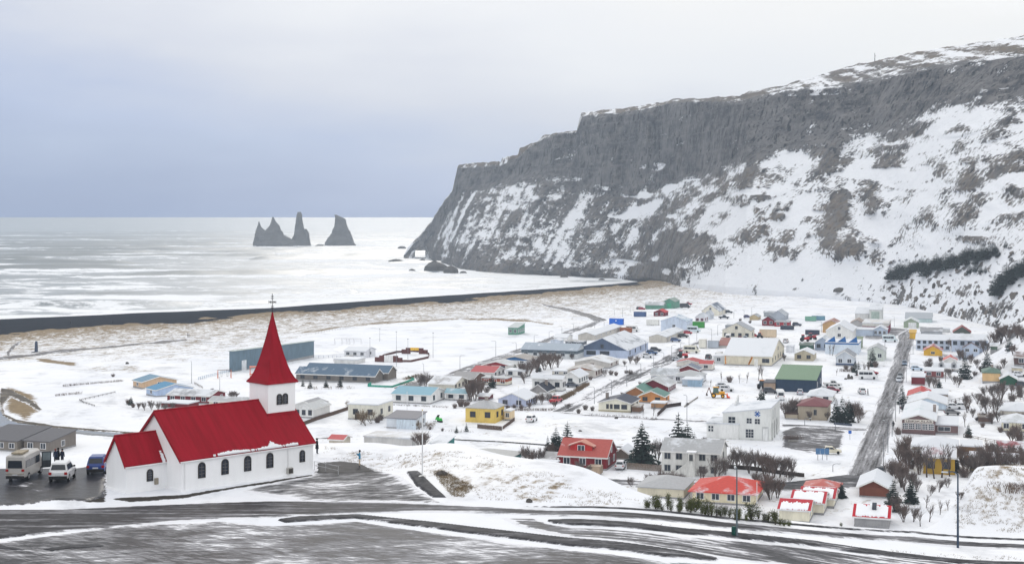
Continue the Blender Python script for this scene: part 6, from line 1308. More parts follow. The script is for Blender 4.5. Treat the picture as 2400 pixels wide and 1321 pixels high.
    spots = [(265, 883, 10, 'b'), (497, 917, 10, 'g'), (300, 946, 14, 'b'), (312, 954, 12, 'b'), (885, 990, 20, 'b'), (893, 984, 18, 'g'), (1080, 952, 22, 'b'), (1066, 956, 14, 'b'), (1093, 954, 20, 'b'), (1037, 1009, 9, 'g'), (1008, 1006, 10, 'b'), (1520, 1130, 26, 'g'), (1550, 1132, 36, 'b'), (1574, 1132, 34, 'b'), (1596, 1130, 26, 'g'),
             (1710, 895, 18, 'b'), (2116, 1062, 30, 'b'), (2127, 1040, 26, 'b'), (2098, 1108, 40, 'b'), (2136, 1098, 22, 'b'), (2303, 1000, 14, 'b'), (2345, 1012, 16, 'b'), (2290, 985, 12, 'g'), (2210, 950, 14, 'b'), (2240, 948, 12, 'b'), (2380, 1020, 34, 'b'), (1983, 866, 14, 'b'), (1997, 868, 13, 'b'), (2052, 860, 16, 'b'), (1432, 878, 14, 'b'), (1444, 880, 12, 'b'),
             (1468, 876, 12, 'b'), (1478, 878, 14, 'b'), (1384, 890, 12, 'b'), (1372, 960, 16, 'g'), (1388, 962, 14, 'g'), (1356, 968, 14, 'g'), (2300, 1110, 40, 'b'), (2260, 1118, 30, 'b'), (2330, 1118, 34, 'b'), (2105, 1018, 22, 'b'), (1735, 752, 8, 'g'), (1758, 757, 9, 'g'), (1205, 956, 12, 'b'), (1190, 958, 12, 'b'), (1222, 958, 14, 'b'), (2390, 930, 26, 'g'), (2372, 940, 24, 'g'),
             (2180, 848, 12, 'b'), (2205, 846, 14, 'b'), (2222, 844, 16, 'b'), (2300, 870, 16, 'b'), (2285, 880, 14, 'b'), (2375, 1150, 30, 'b')]
    for px, py, h, k in spots:
        p = at(px, py); i = rr.randrange(len(BU[k])); o = link('shrub', BU[k][i][1][0]); m = p.y / F; o.location = p - Vector((0, 0, .08)); o.rotation_euler = (0, 0, rr.uniform(0, 6.28)); o.scale = (h * m * 1.35, h * m * 1.35, h * m)
        tag(o, 'x', 'shrub', 'leafless shrubs'); bs.append((o, px, py, 'leafless dark shrub' if k == 'b' else 'leafless grey shrub'))
    place_labels(items + bs)
    # hedges: rows of twigs
    def hedge(pts, h, lab, mat=TWIG2, w=.9, dens=14, near=195.):
        mb = MB(); P = [at(a, b, near) for a, b in pts]; r = random.Random(int(pts[0][0])); m = P[0].y / F; H_ = h * m
        for a, b in zip(P, P[1:]):
            n = int((b - a).length * dens) + 2
            for i in range(n):
                c = a.lerp(b, r.random()) + Vector((r.uniform(-w, w) / 2, r.uniform(-w, w) / 2, -.1)); t_ = c + Vector((r.uniform(-.3, .3), r.uniform(-.3, .3), H_ * r.uniform(.6, 1.0)))
                mb.tube(c, t_, .035, .015, 3, False); s = c.lerp(t_, .6); mb.tube(s, s + Vector((r.uniform(-.4, .4), r.uniform(-.4, .4), .35)), .02, .01, 3, False)
        o = mb.build('hedge', mat); tag(o, lab, 'hedge', 'clipped and rough hedges')
    hedge([(146, 905), (200, 901), (288, 893)], 6, 'long thin leafless hedge across the snow left of the tan house')
    hedge([(130, 928), (190, 922)], 7, 'short dark hedge at the left end of the fenced garden')
    hedge([(1310, 940), (1345, 922)], 11, 'brown clipped hedge by the middle street in front of the black-roofed cottage', TWIG3, 1.6, 40)
    hedge([(1350, 918), (1376, 902)], 9, 'brown hedge by the middle street in front of the white gabled house', TWIG3, 1.6, 36)
    hedge([(1383, 974), (1540, 984)], 9, 'thin pale hedge of stems in front of the slate-roofed cream house', TWIG, .8, 7)
    hedge([(922, 950), (1052, 955)], 5, 'low dark hedge in front of the sky-blue-roofed house', TWIG, .8, 8)
    hedge([(1185, 962), (1300, 962)], 8, 'dark reddish hedge in front of the lavender house', TWIG2, 1.2, 22)
    hedge([(1972, 870), (2018, 872)], 9, 'dark maroon hedge in front of the grey house with blue foot', TWIG2, 1.8, 34)
    hedge([(1846, 1030), (1872, 1030)], 13, 'dense brown hedge square beside the white municipal building', TWIG2, 3.0, 70)
    hedge([(950, 890), (985, 880)], 7, 'brown scrub beside the edge street by the green fence', TWIG3, 2.5, 20)
    hedge([(940, 903), (1000, 893)], 7, 'reddish scrub below the edge street near the grey school', TWIG3, 2.5, 14)
    hedge([(2330, 1145), (2400, 1150), (2440, 1155)], 20, 'scrubby thicket on top of the snowy bank at the right edge', TWIG2, 2.4, 26, near=140)
    hedge([(720, 912), (830, 910)], 9, 'row of thin stems in front of the grey timber school', TWIG3, 1.5, 4)
    hedge([(1110, 1012), (1045, 1010)], 5, 'sparse line of small shrubs below the yellow house', TWIG, 1.5, 3)
    # young pines below the road
    PI = {'p': [('young_pine', clump_mesh(90 + i, NEED2, 700)) for i in range(3)]}
    pr = random.Random(12); ps = []
    for i in range(30):
        f = i / 29; px = 1514 + 306 * f + pr.uniform(-5, 5); y0 = 1187 + 36 * f; ps.append((px, y0 + pr.uniform(-3, 6), pr.uniform(22, 48) * (1 if f > .06 else .7), 'p', pr.uniform(.6, 1.15)))
    ps += [(1838, 1232, 20, 'p', .9), (1850, 1232, 18, 'p', .9), (1828, 1230, 22, 'p', .8), (1972, 1232, 12, 'p', .9)]
    pi = plant(PI, ps, 'young pines along the road edge', 'tree', on=lambda a, b: at(a, b, 70, 240)); pi.sort(key=lambda q: q[1]); n = len(pi)
    for i, q in enumerate(pi):
        w = (words[i] + ' from the left') if i < 20 else (words[n - 1 - i] + ' from the right'); q[0]['label'] = 'bushy yellow-green young pine below the road edge, %s' % w
vegetation()
def dry_grass():
    """tufts of dead grass poking through the snow on the mound and the bank"""
    r = random.Random(8); mb = MB()
    def tufts(poly, n, fz, hmin, hmax, dens=None):
        P = np.array(plan(poly, fz)); lo, hi = P.min(0), P.max(0); pts = np.array([(r.uniform(lo[0], hi[0]), r.uniform(lo[1], hi[1])) for _ in range(n)]); ok = sdist(P, pts[:, 0], pts[:, 1]) < 0
        if dens: ok &= fbm(pts[:, 0] / dens, pts[:, 1] / (dens * .5), 0, 6, 3) > .5
        pts = pts[ok]; Z = land(pts[:, 0], pts[:, 1])[0]
        for (x, y), z in zip(pts, Z):
            for k in range(3):
                a = r.uniform(0, 6.28); h = r.uniform(hmin, hmax); dx, dy = math.cos(a), math.sin(a); b = (x + r.uniform(-.12, .12), y + r.uniform(-.12, .12))
                mb.add([(b[0] - dy * .02, b[1] + dx * .02, z - .03), (b[0] + dy * .02, b[1] - dx * .02, z - .03), (b[0] + dx * h * .8 + .25 * h, b[1] + dy * h * .5, z + h * .75)], [(0, 1, 2)])
    tufts([(760, 1046), (1000, 1056), (1200, 1087), (1400, 1137), (1540, 1182), (1400, 1190), (1120, 1168), (1010, 1110), (900, 1104), (760, 1088)], 9000, plat0, .08, .26, 2.2)
    tufts([(1012, 1105), (1035, 1103), (1070, 1122), (1110, 1140), (1085, 1165), (1060, 1162), (1035, 1135)], 2600, plat0, .12, .35)
    tufts([(2290, 1160), (2330, 1150), (2400, 1175), (2500, 1190), (2500, 1250), (2330, 1245), (2240, 1238), (2235, 1215)], 5200, plat0, .1, .3, 1.6)
    tufts([(1300, 1222), (2390, 1300), (2390, 1312), (1300, 1230)], 900, plat0, .08, .3, 3)
    t = NT('dead_grass'); a = t.noise((1, 1, 1), .6, 3, .6); t.color(t.mix(a, (.10, .075, .04), (.32, .24, .14))); t.rough(.9)
    o = mb.build('dry_grass', t.m); tag(o, 'dead brown grass poking through the snow beside the road', 'grass', kind='stuff')
dry_grass()
# ------------------------------------------------------------------ vehicles
TYRE, RIM, RUB = paint((30, 30, 32), .8), paint((150, 152, 156), .4), paint((38, 38, 40), .7)
def lamp_m(c): return paint(c, .25, .02)
VEH = {}
def rrect(hw, z0, z1, y, ch=.12):
    c = min(ch, hw * .4, (z1 - z0) * .4); return [(-hw + c, y, z0), (hw - c, y, z0), (hw, y, z0 + c), (hw, y, z1 - c), (hw - c, y, z1), (-hw + c, y, z1), (-hw, y, z1 - c), (-hw, y, z0 + c)]
def veh_meshes(kind):
    if kind in VEH: return VEH[kind]
    if kind == 'suv': st = [(-2.08, .42, .88, .78), (-1.98, .30, 1.0, .86), (-1.2, .24, 1.03, .89), (.7, .24, 1.02, .89), (1.45, .26, .96, .87), (1.95, .32, .84, .80), (2.1, .42, .72, .68)]; cb = (-1.98, .95, -1.72, .18, 1.0, 1.62, .83, .66); wy, wr = (-1.28, 1.28), .35
    elif kind == 'hatch': st = [(-1.95, .40, .80, .74), (-1.85, .26, .92, .82), (-1.0, .2, .94, .84), (.7, .2, .92, .84), (1.4, .22, .84, .82), (1.85, .3, .7, .74), (1.98, .4, .62, .62)]; cb = (-1.8, .9, -1.35, .12, .9, 1.44, .78, .60); wy, wr = (-1.2, 1.22), .31
    elif kind == 'pickup': st = [(-2.6, .5, 1.0, .84), (-2.5, .4, 1.06, .9), (-.9, .36, 1.08, .92), (.9, .36, 1.06, .92), (1.9, .38, 1.0, .9), (2.5, .45, .9, .82), (2.62, .55, .8, .7)]; cb = (-.75, 1.25, -.6, .55, 1.05, 1.78, .86, .7); wy, wr = (-1.6, 1.6), .4
    else: st = [(-2.95, .42, 2.45, .88), (-2.88, .34, 2.58, .95), (-1.2, .30, 2.66, .98), (1.35, .30, 2.62, .98), (1.5, .30, 1.35, .98), (2.35, .34, 1.2, .95), (2.85, .42, 1.02, .82), (2.95, .5, .9, .7)]; cb = (1.0, 2.30, .8, 1.5, 1.25, 2.6, .95, .8); wy, wr = (-1.75, 1.75), .38
    b = MB(); b.loft([rrect(h, a, z, y) for y, a, z, h in st])
    y0, y1, t0, t1, zb, zt, hb, ht = cb
    lo = [(-hb, y0, zb), (hb, y0, zb), (hb, y1, zb), (-hb, y1, zb)]; hi = [(-ht, t0, zt), (ht, t0, zt), (ht, t1, zt), (-ht, t1, zt)]
    b.loft([lo, [tuple(np.array(l) * .06 + np.array(h) * .94) for l, h in zip(lo, hi)], [(x * .93, y * .94 + .06 * (t0 + t1) / 2, zt + .05) for x, y, _ in hi]])
    g = MB()
    def pane(i, j, a0, a1, h0, h1, d):
        L0, L1, T0, T1 = (np.array(q) for q in (lo[i], lo[j], hi[i], hi[j])); q = []
        for a, h in ((a0, h0), (a1, h0), (a1, h1), (a0, h1)): q.append((L0 * (1 - a) + L1 * a) * (1 - h) + (T0 * (1 - a) + T1 * a) * h)
        n = np.array(d) * .02; g.loft([[tuple(v - n) for v in q], [tuple(v + n) for v in q]])
    if kind == 'van':
        pane(2, 3, .06, .94, .1, .85, (0, 1, .3))
        for s in (-1, 1):
            for ya, yb in ((-2.6, -1.35), (-1.28, .1), (.17, 1.3)): x = s * .985; q = [(x, ya, 1.35), (x, yb, 1.35), (x * .985, yb, 2.08), (x * .985, ya, 2.08)]; g.loft([[(v[0] - s * .03, v[1], v[2]) for v in q], [(v[0] + s * .015, v[1], v[2]) for v in q]])
        q = [(-.74, -2.935, 1.35), (.74, -2.935, 1.35), (.68, -2.94, 2.12), (-.68, -2.94, 2.12)]; g.loft([[(v[0], v[1] + .03, v[2]) for v in q], [(v[0], v[1] - .04, v[2]) for v in q]])
    else:
        pane(0, 1, .08, .92, .16, .86, (0, -1, .2)); pane(2, 3, .06, .94, .06, .88, (0, 1, .3)); pane(1, 2, .10, .50, .10, .82, (1, 0, .1)); pane(1, 2, .53, .90, .10, .82, (1, 0, .1)); pane(3, 0, .10, .47, .10, .82, (-1, 0, .1)); pane(3, 0, .50, .90, .10, .82, (-1, 0, .1))
    w = MB(); w.tube((-.11, 0, 0), (.11, 0, 0), wr, wr, 16); rm = MB(); rm.tube((-.125, 0, 0), (.125, 0, 0), wr * .62, wr * .62, 10)
    tl = MB(); tl.box(-.13, .13, -.06, .06, -.11, .11); hl = MB(); hl.box(-.16, .16, -.07, .07, -.07, .07)
    bp = MB(); ys = st[0][0]; bp.box(-st[1][3] * .96, st[1][3] * .96, ys - .06, ys + .2, st[0][1] - .1, st[0][1] + .17)
    pl = MB(); pl.box(-.26, .26, ys - .075, ys - .03, st[0][1] + .22, st[0][1] + .34); mi = MB(); mi.box(-.09, .09, -.05, .05, -.07, .07)
    white = paint((220, 220, 222), .3, .03)
    hwl = st[2][3]
    VEH[kind] = dict(body=b.mesh('body', white, True), glass=g.mesh('windows', glassm((30, 36, 46))), wheel=w.mesh('wheel', TYRE), rim=rm.mesh('rim', RIM), tail=tl.mesh('tail_light', lamp_m((150, 22, 24))), head=hl.mesh('headlight', lamp_m((220, 222, 226))),
                     bump=bp.mesh('bumper', RUB), plate=pl.mesh('number_plate', paint((196, 200, 204), .4, .03)), mirror=mi.mesh('mirror', RUB),
                     wpos=[(s * (hwl - .1), y, wr) for y in wy for s in (-1, 1)], tpos=[(s * (st[1][3] - .15), st[0][0] - .02, st[0][2] - .06 if kind != 'van' else 1.15) for s in (-1, 1)], hpos=[(s * (st[-1][3] - .02), st[-1][0] - .06, st[-1][2] - .06) for s in (-1, 1)],
                     mpos=[(s * (hb + .1), y1 - .28, zb + .1) for s in (-1, 1)])
    for k in ('body',): VEH[kind][k].polygons.foreach_set('use_smooth', [False] * len(VEH[kind][k].polygons))
    return VEH[kind]
CARS = []
NAMES = {'suv': 'parked_suv', 'hatch': 'parked_car', 'pickup': 'pickup_truck', 'van': 'parked_van'}
CATS = {'suv': 'car', 'hatch': 'car', 'pickup': 'pickup', 'van': 'van'}
def vehicle(kind, loc, az, col, label, group, detail=False):
    V = veh_meshes(kind); t = thing(NAMES[kind], label, CATS[kind], loc, -math.radians(az), group)
    b = link('body', V['body'], t); b.material_slots[0].link = 'OBJECT'; b.material_slots[0].material = paint(col, .3, .04, .5, 0.0, .5)
    link('windows', V['glass'], t)
    for p in V['wpos']:
        w = link('wheel', V['wheel'], t, p)
        if detail: link('rim', V['rim'], w)
    for p in V['tpos']: link('tail_light', V['tail'], t, p)
    for p in V['hpos']: link('headlight', V['head'], t, p)
    if detail:
        link('bumper', V['bump'], t); link('number_plate', V['plate'], t)
        for p in V['mpos']: link('mirror', V['mirror'], t, p)
    return t
def vehicles():
    P = lambda a, b: Vector((*un(a, b, plat0), 0))
    def onp(px, py): p = un(px, py, plat0); return (p[0], p[1], float(plat0(p[0], p[1])) + .15)
    t = vehicle('van', onp(60, 1119), 1, (178, 176, 173), 'silver-grey high-roofed minibus with its right door open in the church lot', 'vehicles in the church lot', True)
    for w in t.children:
        if w.name.startswith('wheel'): pass
    mb = MB(); mb.box(-.55, .55, -2.5, -.6, 2.68, 2.84); mb.build('roof_box', paint((150, 140, 122), .7), t)
    mb = MB(); mb.box(-.02, .03, 0, .95, .55, 2.2); d = mb.build('door', paint((60, 66, 72), .4), t); d.location = (.98, 1.9, 0); d.rotation_euler = (0, 0, math.radians(-62)); mb = MB(); mb.box(-.03, .04, .1, .85, 1.3, 2.1); mb.build('door_glass', glassm((120, 134, 140)), d)
    mb = MB(); mb.box(-.9, .9, -3.02, -2.94, .75, .85); mb.build('trim_strip', paint((150, 144, 136)), t)
    t = vehicle('suv', onp(147, 1126), -4, (214, 216, 220), 'white compact SUV with red tail lights between the minibus and the blue SUV', 'vehicles in the church lot', True); t.scale = (1.08, .95, 1.16)
    t = vehicle('suv', onp(231, 1109), -7, (30, 62, 132), 'blue SUV half hidden behind the church chancel', 'vehicles in the church lot', True); t.scale = (1.06, .95, 1.12)
    A = AZ; rows = [
        ('suv', 1455, 1098, 12, (210, 212, 216), 'white SUV parked on the drive right of the dark red dormer house'), ('hatch', 1322, 1092, 70, (222, 224, 228), 'car buried in snow left of the dark red dormer house'),
        ('suv', 1246, 988, 20, (222, 224, 226), 'white car alone on the snow right of the yellow house'), ('pickup', 1303, 944, 25, (172, 26, 44), 'red pickup parked below the black-roofed cottage'),
        ('hatch', 1342, 907, 100, (70, 78, 92), 'dark car by the white gabled house'), ('hatch', 1382, 884, 100, (130, 40, 60), 'maroon car beside the tan-roofed houses'),
        ('suv', 1537, 824, 100, (60, 66, 76), 'dark car nearest the road by the big blue hall'), ('suv', 1528, 831, 100, (52, 86, 130), 'blue SUV beside the big blue hall'), ('hatch', 1517, 838, 100, (216, 218, 222), 'white car in front of the big blue hall entrance'),
        ('suv', 1584, 801, 100, (74, 98, 140), 'blue estate car at the end of the right barracks'), ('suv', 1602, 791, 100, (56, 60, 66), 'dark SUV behind the blue estate car at the right barracks'), ('hatch', 1612, 783, 100, (180, 30, 50), 'red car at the far corner of the right barracks'),
        ('van', 1626, 779, 100, (198, 212, 220), 'pale van beyond the red car'), ('van', 1483, 777, 100, (224, 226, 226), 'white van at the far end of the left barracks'), ('van', 1622, 827, 110, (216, 214, 200), 'cream van in the open yard before the cream hall'),
        ('hatch', 1588, 846, 110, (188, 192, 198), 'silver car by the red tractor'), ('suv', 1661, 841, 20, (56, 60, 66), 'dark car beside the low end of the large white workshop'), ('van', 1686, 843, 20, (206, 208, 210), 'white van at the dark workshop doorway'),
        ('hatch', 1650, 862, 100, (198, 202, 206), 'pale car behind the red-roofed cream house'), ('suv', 1708, 734, 100, (70, 76, 84), 'dark vehicle right of the far cream house'), ('pickup', 1697, 747, 100, (62, 70, 82), 'long dark pickup in the far yard'),
        ('suv', 1868, 764, 100, (50, 62, 84), 'navy SUV right of the bright red wing'), ('hatch', 1752, 745, 100, (60, 62, 110), 'blue car left of the small tan shed'), ('van', 1707, 798, 12, (226, 226, 226), 'white van nosed against the cream hall, leftmost there'),
        ('hatch', 1734, 797, 12, (130, 30, 40), 'maroon car nosed against the cream hall'), ('suv', 1747, 797, 12, (176, 186, 196), 'silver car nosed against the cream hall, rightmost there'), ('hatch', 1768, 790, 100, (176, 36, 48), 'red car right of the cream hall'),
        ('suv', 1842, 803, 20, (214, 216, 218), 'white jeep in the field behind the large white workshop'), ('hatch', 1832, 836, 20, (74, 86, 106), 'dark blue car by the right end of the large white workshop'),
        ('suv', 1703, 917, 100, (208, 210, 214), 'white car half hidden behind the yellow digger'), ('hatch', 1694, 909, 100, (196, 202, 210), 'silver car behind the white one by the digger'), ('van', 1828, 936, 5, (222, 224, 226), 'white van in front of the navy hall'),
        ('hatch', 1875, 924, 10, (190, 194, 204), 'silver car close to the navy hall wall'), ('suv', 1806, 922, 100, (56, 60, 68), 'dark car at the brown fence of the navy hall'), ('pickup', 1952, 906, 100, (214, 216, 218), 'white pickup right of the navy hall'), ('suv', 1958, 913, 100, (220, 222, 224), 'white SUV right of the white hipped house'),
        ('hatch', 1952, 919, 100, (134, 40, 62), 'maroon car right of the white hipped house'), ('suv', 2020, 922, 5, (214, 216, 218), 'white SUV with roof rack parked beside the main street'), ('hatch', 2120, 856, 195, (96, 116, 140), 'blue-grey car driving on the main street'),
        ('hatch', 2107, 895, 195, (190, 198, 208), 'pale silver car parked at the kerb of the main street'), ('hatch', 2110, 886, 195, (110, 116, 122), 'grey car parked behind the pale silver one on the main street'), ('hatch', 2149, 868, 100, (190, 208, 226), 'snowy pale car by the dark red shed'),
        ('hatch', 2388, 882, 100, (224, 226, 230), 'snow-covered car on the right near the peach house'), ('hatch', 2397, 906, 100, (50, 54, 62), 'dark car right of the green garage'), ('van', 2086, 801, 100, (206, 218, 222), 'white minibus parked in front of the pale blue workshop'),
        ('hatch', 2088, 791, 100, (214, 218, 220), 'white car behind the white minibus'), ('hatch', 1950, 1063, 100, (210, 204, 184), 'cream hatchback half hidden by the blue notice board'), ('van', 2160, 1086, 100, (216, 220, 226), 'white van left of the mustard house'),
        ('hatch', 2236, 958, 100, (226, 228, 232), 'car hidden under snow right of the pale blue house, left of two'), ('hatch', 2256, 957, 100, (226, 228, 232), 'car hidden under snow right of the pale blue house, right of two'), ('hatch', 2128, 962, 100, (60, 62, 66), 'black car below the pale blue house'), ('hatch', 2232, 972, 100, (120, 120, 122), 'dark car under snow behind the brown school wing'), ('suv', 2064, 1112, 20, (50, 52, 58), 'dark car near the end of the main street'),
        ('suv', 1500, 726, 100, (70, 72, 80), 'dark jeep left of the green barn'), ('hatch', 1505, 726, 100, (176, 36, 66), 'red car left of the green barn'), ('pickup', 1612, 715, 100, (172, 44, 60), 'red pickup right of the green barn'), ('van', 1606, 722, 100, (60, 64, 72), 'dark van in front of the green barn end'),
        ('van', 2034, 888, 100, (226, 228, 230), 'white snow-covered van behind the tall spruce'), ('hatch', 2044, 878, 100, (160, 40, 56), 'red car below the grey house with blue foot')]
    for k, px, py, az, c, lab in rows: vehicle(k, at(px, py) + Vector((0, 0, .12)), az, c, lab, 'vehicles about the village')
    # yellow digger loader
    Y, OR = paint((222, 160, 30), .45, .06), paint((226, 84, 44), .5, .06)
    t = thing('backhoe_loader', 'yellow digger loader with an orange front bucket standing on the snow', 'digger', at(1682, 932) + Vector((0, 0, .1)), math.radians(0)); t.rotation_euler = (0, 0, -math.radians(97))
    mb = MB(); mb.loft([rrect(.62, .75, 1.35, y, .1) for y in (-1.6, .2)]); mb.loft([rrect(.5, .8, 1.7, y, .15) for y in (.2, 1.9)]); mb.build('chassis', Y, t)
    mb = MB(); mb.hexa([(-.72, -1.3, 1.3), (.72, -1.3, 1.3), (.72, .35, 1.3), (-.72, .35, 1.3)], [(-.6, -1.15, 2.75), (.6, -1.15, 2.75), (.6, .1, 2.75), (-.6, .1, 2.75)]); mb.build('cab', glassm((70, 96, 92)), t)
    mb = MB(); mb.box(-.7, .7, -1.3, .25, 2.75, 2.9); mb.build('cab_roof', Y, t)
    for y, r in ((-1.1, .66), (1.35, .52)):
        for s in (-1, 1):
            mb = MB(); mb.tube((-.2, 0, 0), (.2, 0, 0), r, r, 16); w = mb.build('wheel', TYRE, t); w.location = (s * .85, y, r); mb = MB(); mb.tube((-.22, 0, 0), (.22, 0, 0), r * .55, r * .55, 10); mb.build('rim', Y, w)
    for s in (-1, 1): mb = MB(); mb.tube((s * .55, .9, 1.5), (s * .55, 2.5, .75), .09, .08, 6); mb.build('loader_arm', Y, t)
    mb = MB(); mb.loft([[(x, 2.4, .15), (x, 3.3, .1), (x, 3.3, .25), (x, 2.75, .4), (x, 2.7, 1.15), (x, 2.4, 1.0)] for x in (-1.1, 1.1)]); mb.build('bucket', OR, t)
    mb = MB(); mb.tube((0, -1.7, .9), (0, -2.3, 2.7), .14, .12, 6); mb.tube((0, -2.3, 2.7), (0, -2.9, 1.2), .12, .09, 6); mb.build('digging_arm', paint((110, 58, 44)), t)
    mb = MB(); mb.loft([[(x, -2.6, .5), (x, -3.2, .5), (x, -3.1, 1.2), (x, -2.8, 1.2)] for x in (-.35, .35)]); mb.build('digging_bucket', paint((80, 70, 66)), t)
    # orange excavator arm by the brown fence, red tractors, trailers
    def tractor(px, py, az, c, lab):
        t = thing('tractor', lab, 'tractor', at(px, py) + Vector((0, 0, .1)), -math.radians(az), 'tractors and machines'); B = paint(c, .45, .06)
        mb = MB(); mb.loft([rrect(.42, .7, 1.45, y, .12) for y in (-.2, 1.9)]); mb.build('bonnet', B, t)
        mb = MB(); mb.hexa([(-.65, -1.1, .9), (.65, -1.1, .9), (.65, .1, .9), (-.65, .1, .9)], [(-.55, -1.0, 2.5), (.55, -1.0, 2.5), (.55, 0, 2.5), (-.55, 0, 2.5)]); mb.build('cab', glassm((54, 64, 72)), t)
        mb = MB(); mb.box(-.62, .62, -1.05, .1, 2.5, 2.62); mb.build('cab_roof', B, t)
        for y, r in ((-.8, .78), (1.4, .5)):
            for s in (-1, 1): mb = MB(); mb.tube((-.2, 0, 0), (.2, 0, 0), r, r, 14); w = mb.build('wheel', TYRE, t); w.location = (s * .8, y, r)
        mb = MB(); mb.tube((.3, .9, 1.4), (.3, .9, 2.4), .05); mb.build('exhaust', RUB, t)
        for s in (-1, 1): mb = MB(); mb.tube((s * .5, .2, 1.5), (s * .5, 2.7, 1.9), .08); mb.build('loader_arm', B, t)
        return t
    tractor(1599, 839, 110, (196, 36, 48), 'red tractor with loader beside the silver car in the middle street'); tractor(1885, 800, 110, (196, 30, 48), 'red tractor with raised loader left of the blue-grey house')
    tractor(1902, 796, 80, (170, 34, 46), 'darker red tractor just right of the raised loader one'); tractor(1788, 912, 40, (226, 140, 40), 'orange tractor behind the brown fence of the navy hall'); tractor(1781, 794, 20, (220, 96, 52), 'orange tractor right of the cream hall')
    def container(px, py, L, h, c, az, lab, name='container', cat='container', g='containers and trailers'):
        t = thing(name, lab, cat, at(px, py) + Vector((0, 0, .05)), -math.radians(az), g); B = paint(c, .5, .06, .5, siding=-1.5); mb = MB(); mb.box(-L / 2, L / 2, -1.22, 1.22, .1, h); mb.build('body', B, t)
        mb = MB(); mb.box(-L / 2 - .04, L / 2 + .04, -1.26, 1.26, h, h + .1); mb.build('roof', paint(tuple(int(v * .9) for v in c), .5), t)
        n = int(L / .55); mb = MB()
        for i in range(n): x = -L / 2 + (i + .5) * L / n; mb.box(x - .1, x + .1, -1.26, -1.22, .2, h - .1)
        r = mb.build('ribs', B, t); r['kind'] = 'stuff'
        if cat == 'trailer':
            for y in (-.9, .9):
                for x in (-.4, .4): mb = MB(); mb.tube((0, -.1, 0), (0, .1, 0), .33, .33, 12); w = mb.build('wheel', TYRE, t); w.location = (x, y, .0)
        mb = MB(); mb.box(L / 2, L / 2 + .05, -1.1, 1.1, .2, h - .1); mb.build('door', paint(tuple(int(v * .85) for v in c), .5), t); return t
    container(1635, 768, 6, 2.6, (60, 148, 62), AZ, 'bright green shipping container in front of the pale grey cabins'); container(1500, 742, 6, 2.4, (70, 94, 138), AZ, 'slate-blue container left of the small red cabin')
    t = container(1445, 761, 6.4, 2.8, (24, 104, 206), AZ, 'bright blue container with a white mark near the left barracks'); mb = MB(); mb.box(-.3, .3, -1.285, -1.26, 1.7, 2.2); mb.build('mark', paint((226, 232, 240)), t)
    container(1467, 779, 5, 2.0, (150, 92, 66), AZ, 'rusty brown container at the end of the left barracks'); container(1672, 815, 4, 2.6, (176, 184, 194), AZ, 'pale grey box with a dark side beside the white camper')
    container(1800, 790, 6.6, 3.0, (214, 196, 170), AZ, 'tan box trailer right of the cream hall', 'box_trailer', 'trailer'); container(1530, 762, 5.6, 2.4, (224, 224, 220), AZ, 'white caravan left of the white-blue workshop', 'caravan', 'trailer')
    container(1647, 815, 2.6, 3.1, (226, 224, 214), AZ, 'white camper van seen from behind in the open yard', 'camper', 'trailer'); container(1900, 752, 5, 2.0, (120, 170, 150), AZ, 'stack of green and blue wrapped bales at the far field edge', 'bale_stack', 'bales', 'far field stores'); container(1918, 750, 6, 1.9, (110, 150, 170), AZ, 'blue wrapped bale stack right of the green one', 'bale_stack', 'bales', 'far field stores')
    container(1904, 784, 5.6, 1.8, (56, 62, 80), AZ, 'dark low container left of the rust-streaked barn'); container(1470, 1092, 1, 1.0, (110, 100, 92), AZ, 'x') if False else None
    container(1395, 1110, 2.4, 1.5, (170, 150, 130), AZ, 'small timber store box in front of the dark red dormer house', 'garden_store', 'box', 'garden boxes'); container(1845, 772, 5.6, 1.6, (58, 66, 80), AZ, 'dark farm trailer below the bright red wing', 'farm_trailer', 'trailer')
    # green snow scooter on the snow left of the yellow house
    p = at(1028, 988); t = thing('snow_scooter', 'bright green snow scooter tipped up on the snow by the garage', 'snow scooter', p, .6); mb = MB(); mb.hexa([(-.4, -1.2, .4), (.4, -1.2, .4), (.4, 1.0, .5), (-.4, 1.0, .5)], [(-.3, -1.0, 1.0), (.3, -1.0, 1.0), (.25, .7, 1.2), (-.25, .7, 1.2)]); mb.build('body', paint((40, 170, 64), .4), t)
    mb = MB(); mb.hexa([(-.3, .2, 1.2), (.3, .2, 1.2), (.3, .5, 1.2), (-.3, .5, 1.2)], [(-.3, .0, 1.7), (.3, .0, 1.7), (.3, .06, 1.7), (-.3, .06, 1.7)]); mb.build('windscreen', RUB, t)
    for s in (-1, 1): mb = MB(); mb.box(s * .5 - .08, s * .5 + .08, .3, 1.6, 0, .1); mb.tube((s * .5, .8, .1), (s * .25, .7, .6), .04); mb.build('ski', RUB, t)
    mb = MB(); mb.box(-.25, .25, -1.5, .3, 0, .42); mb.build('track', RUB, t)
vehicles()

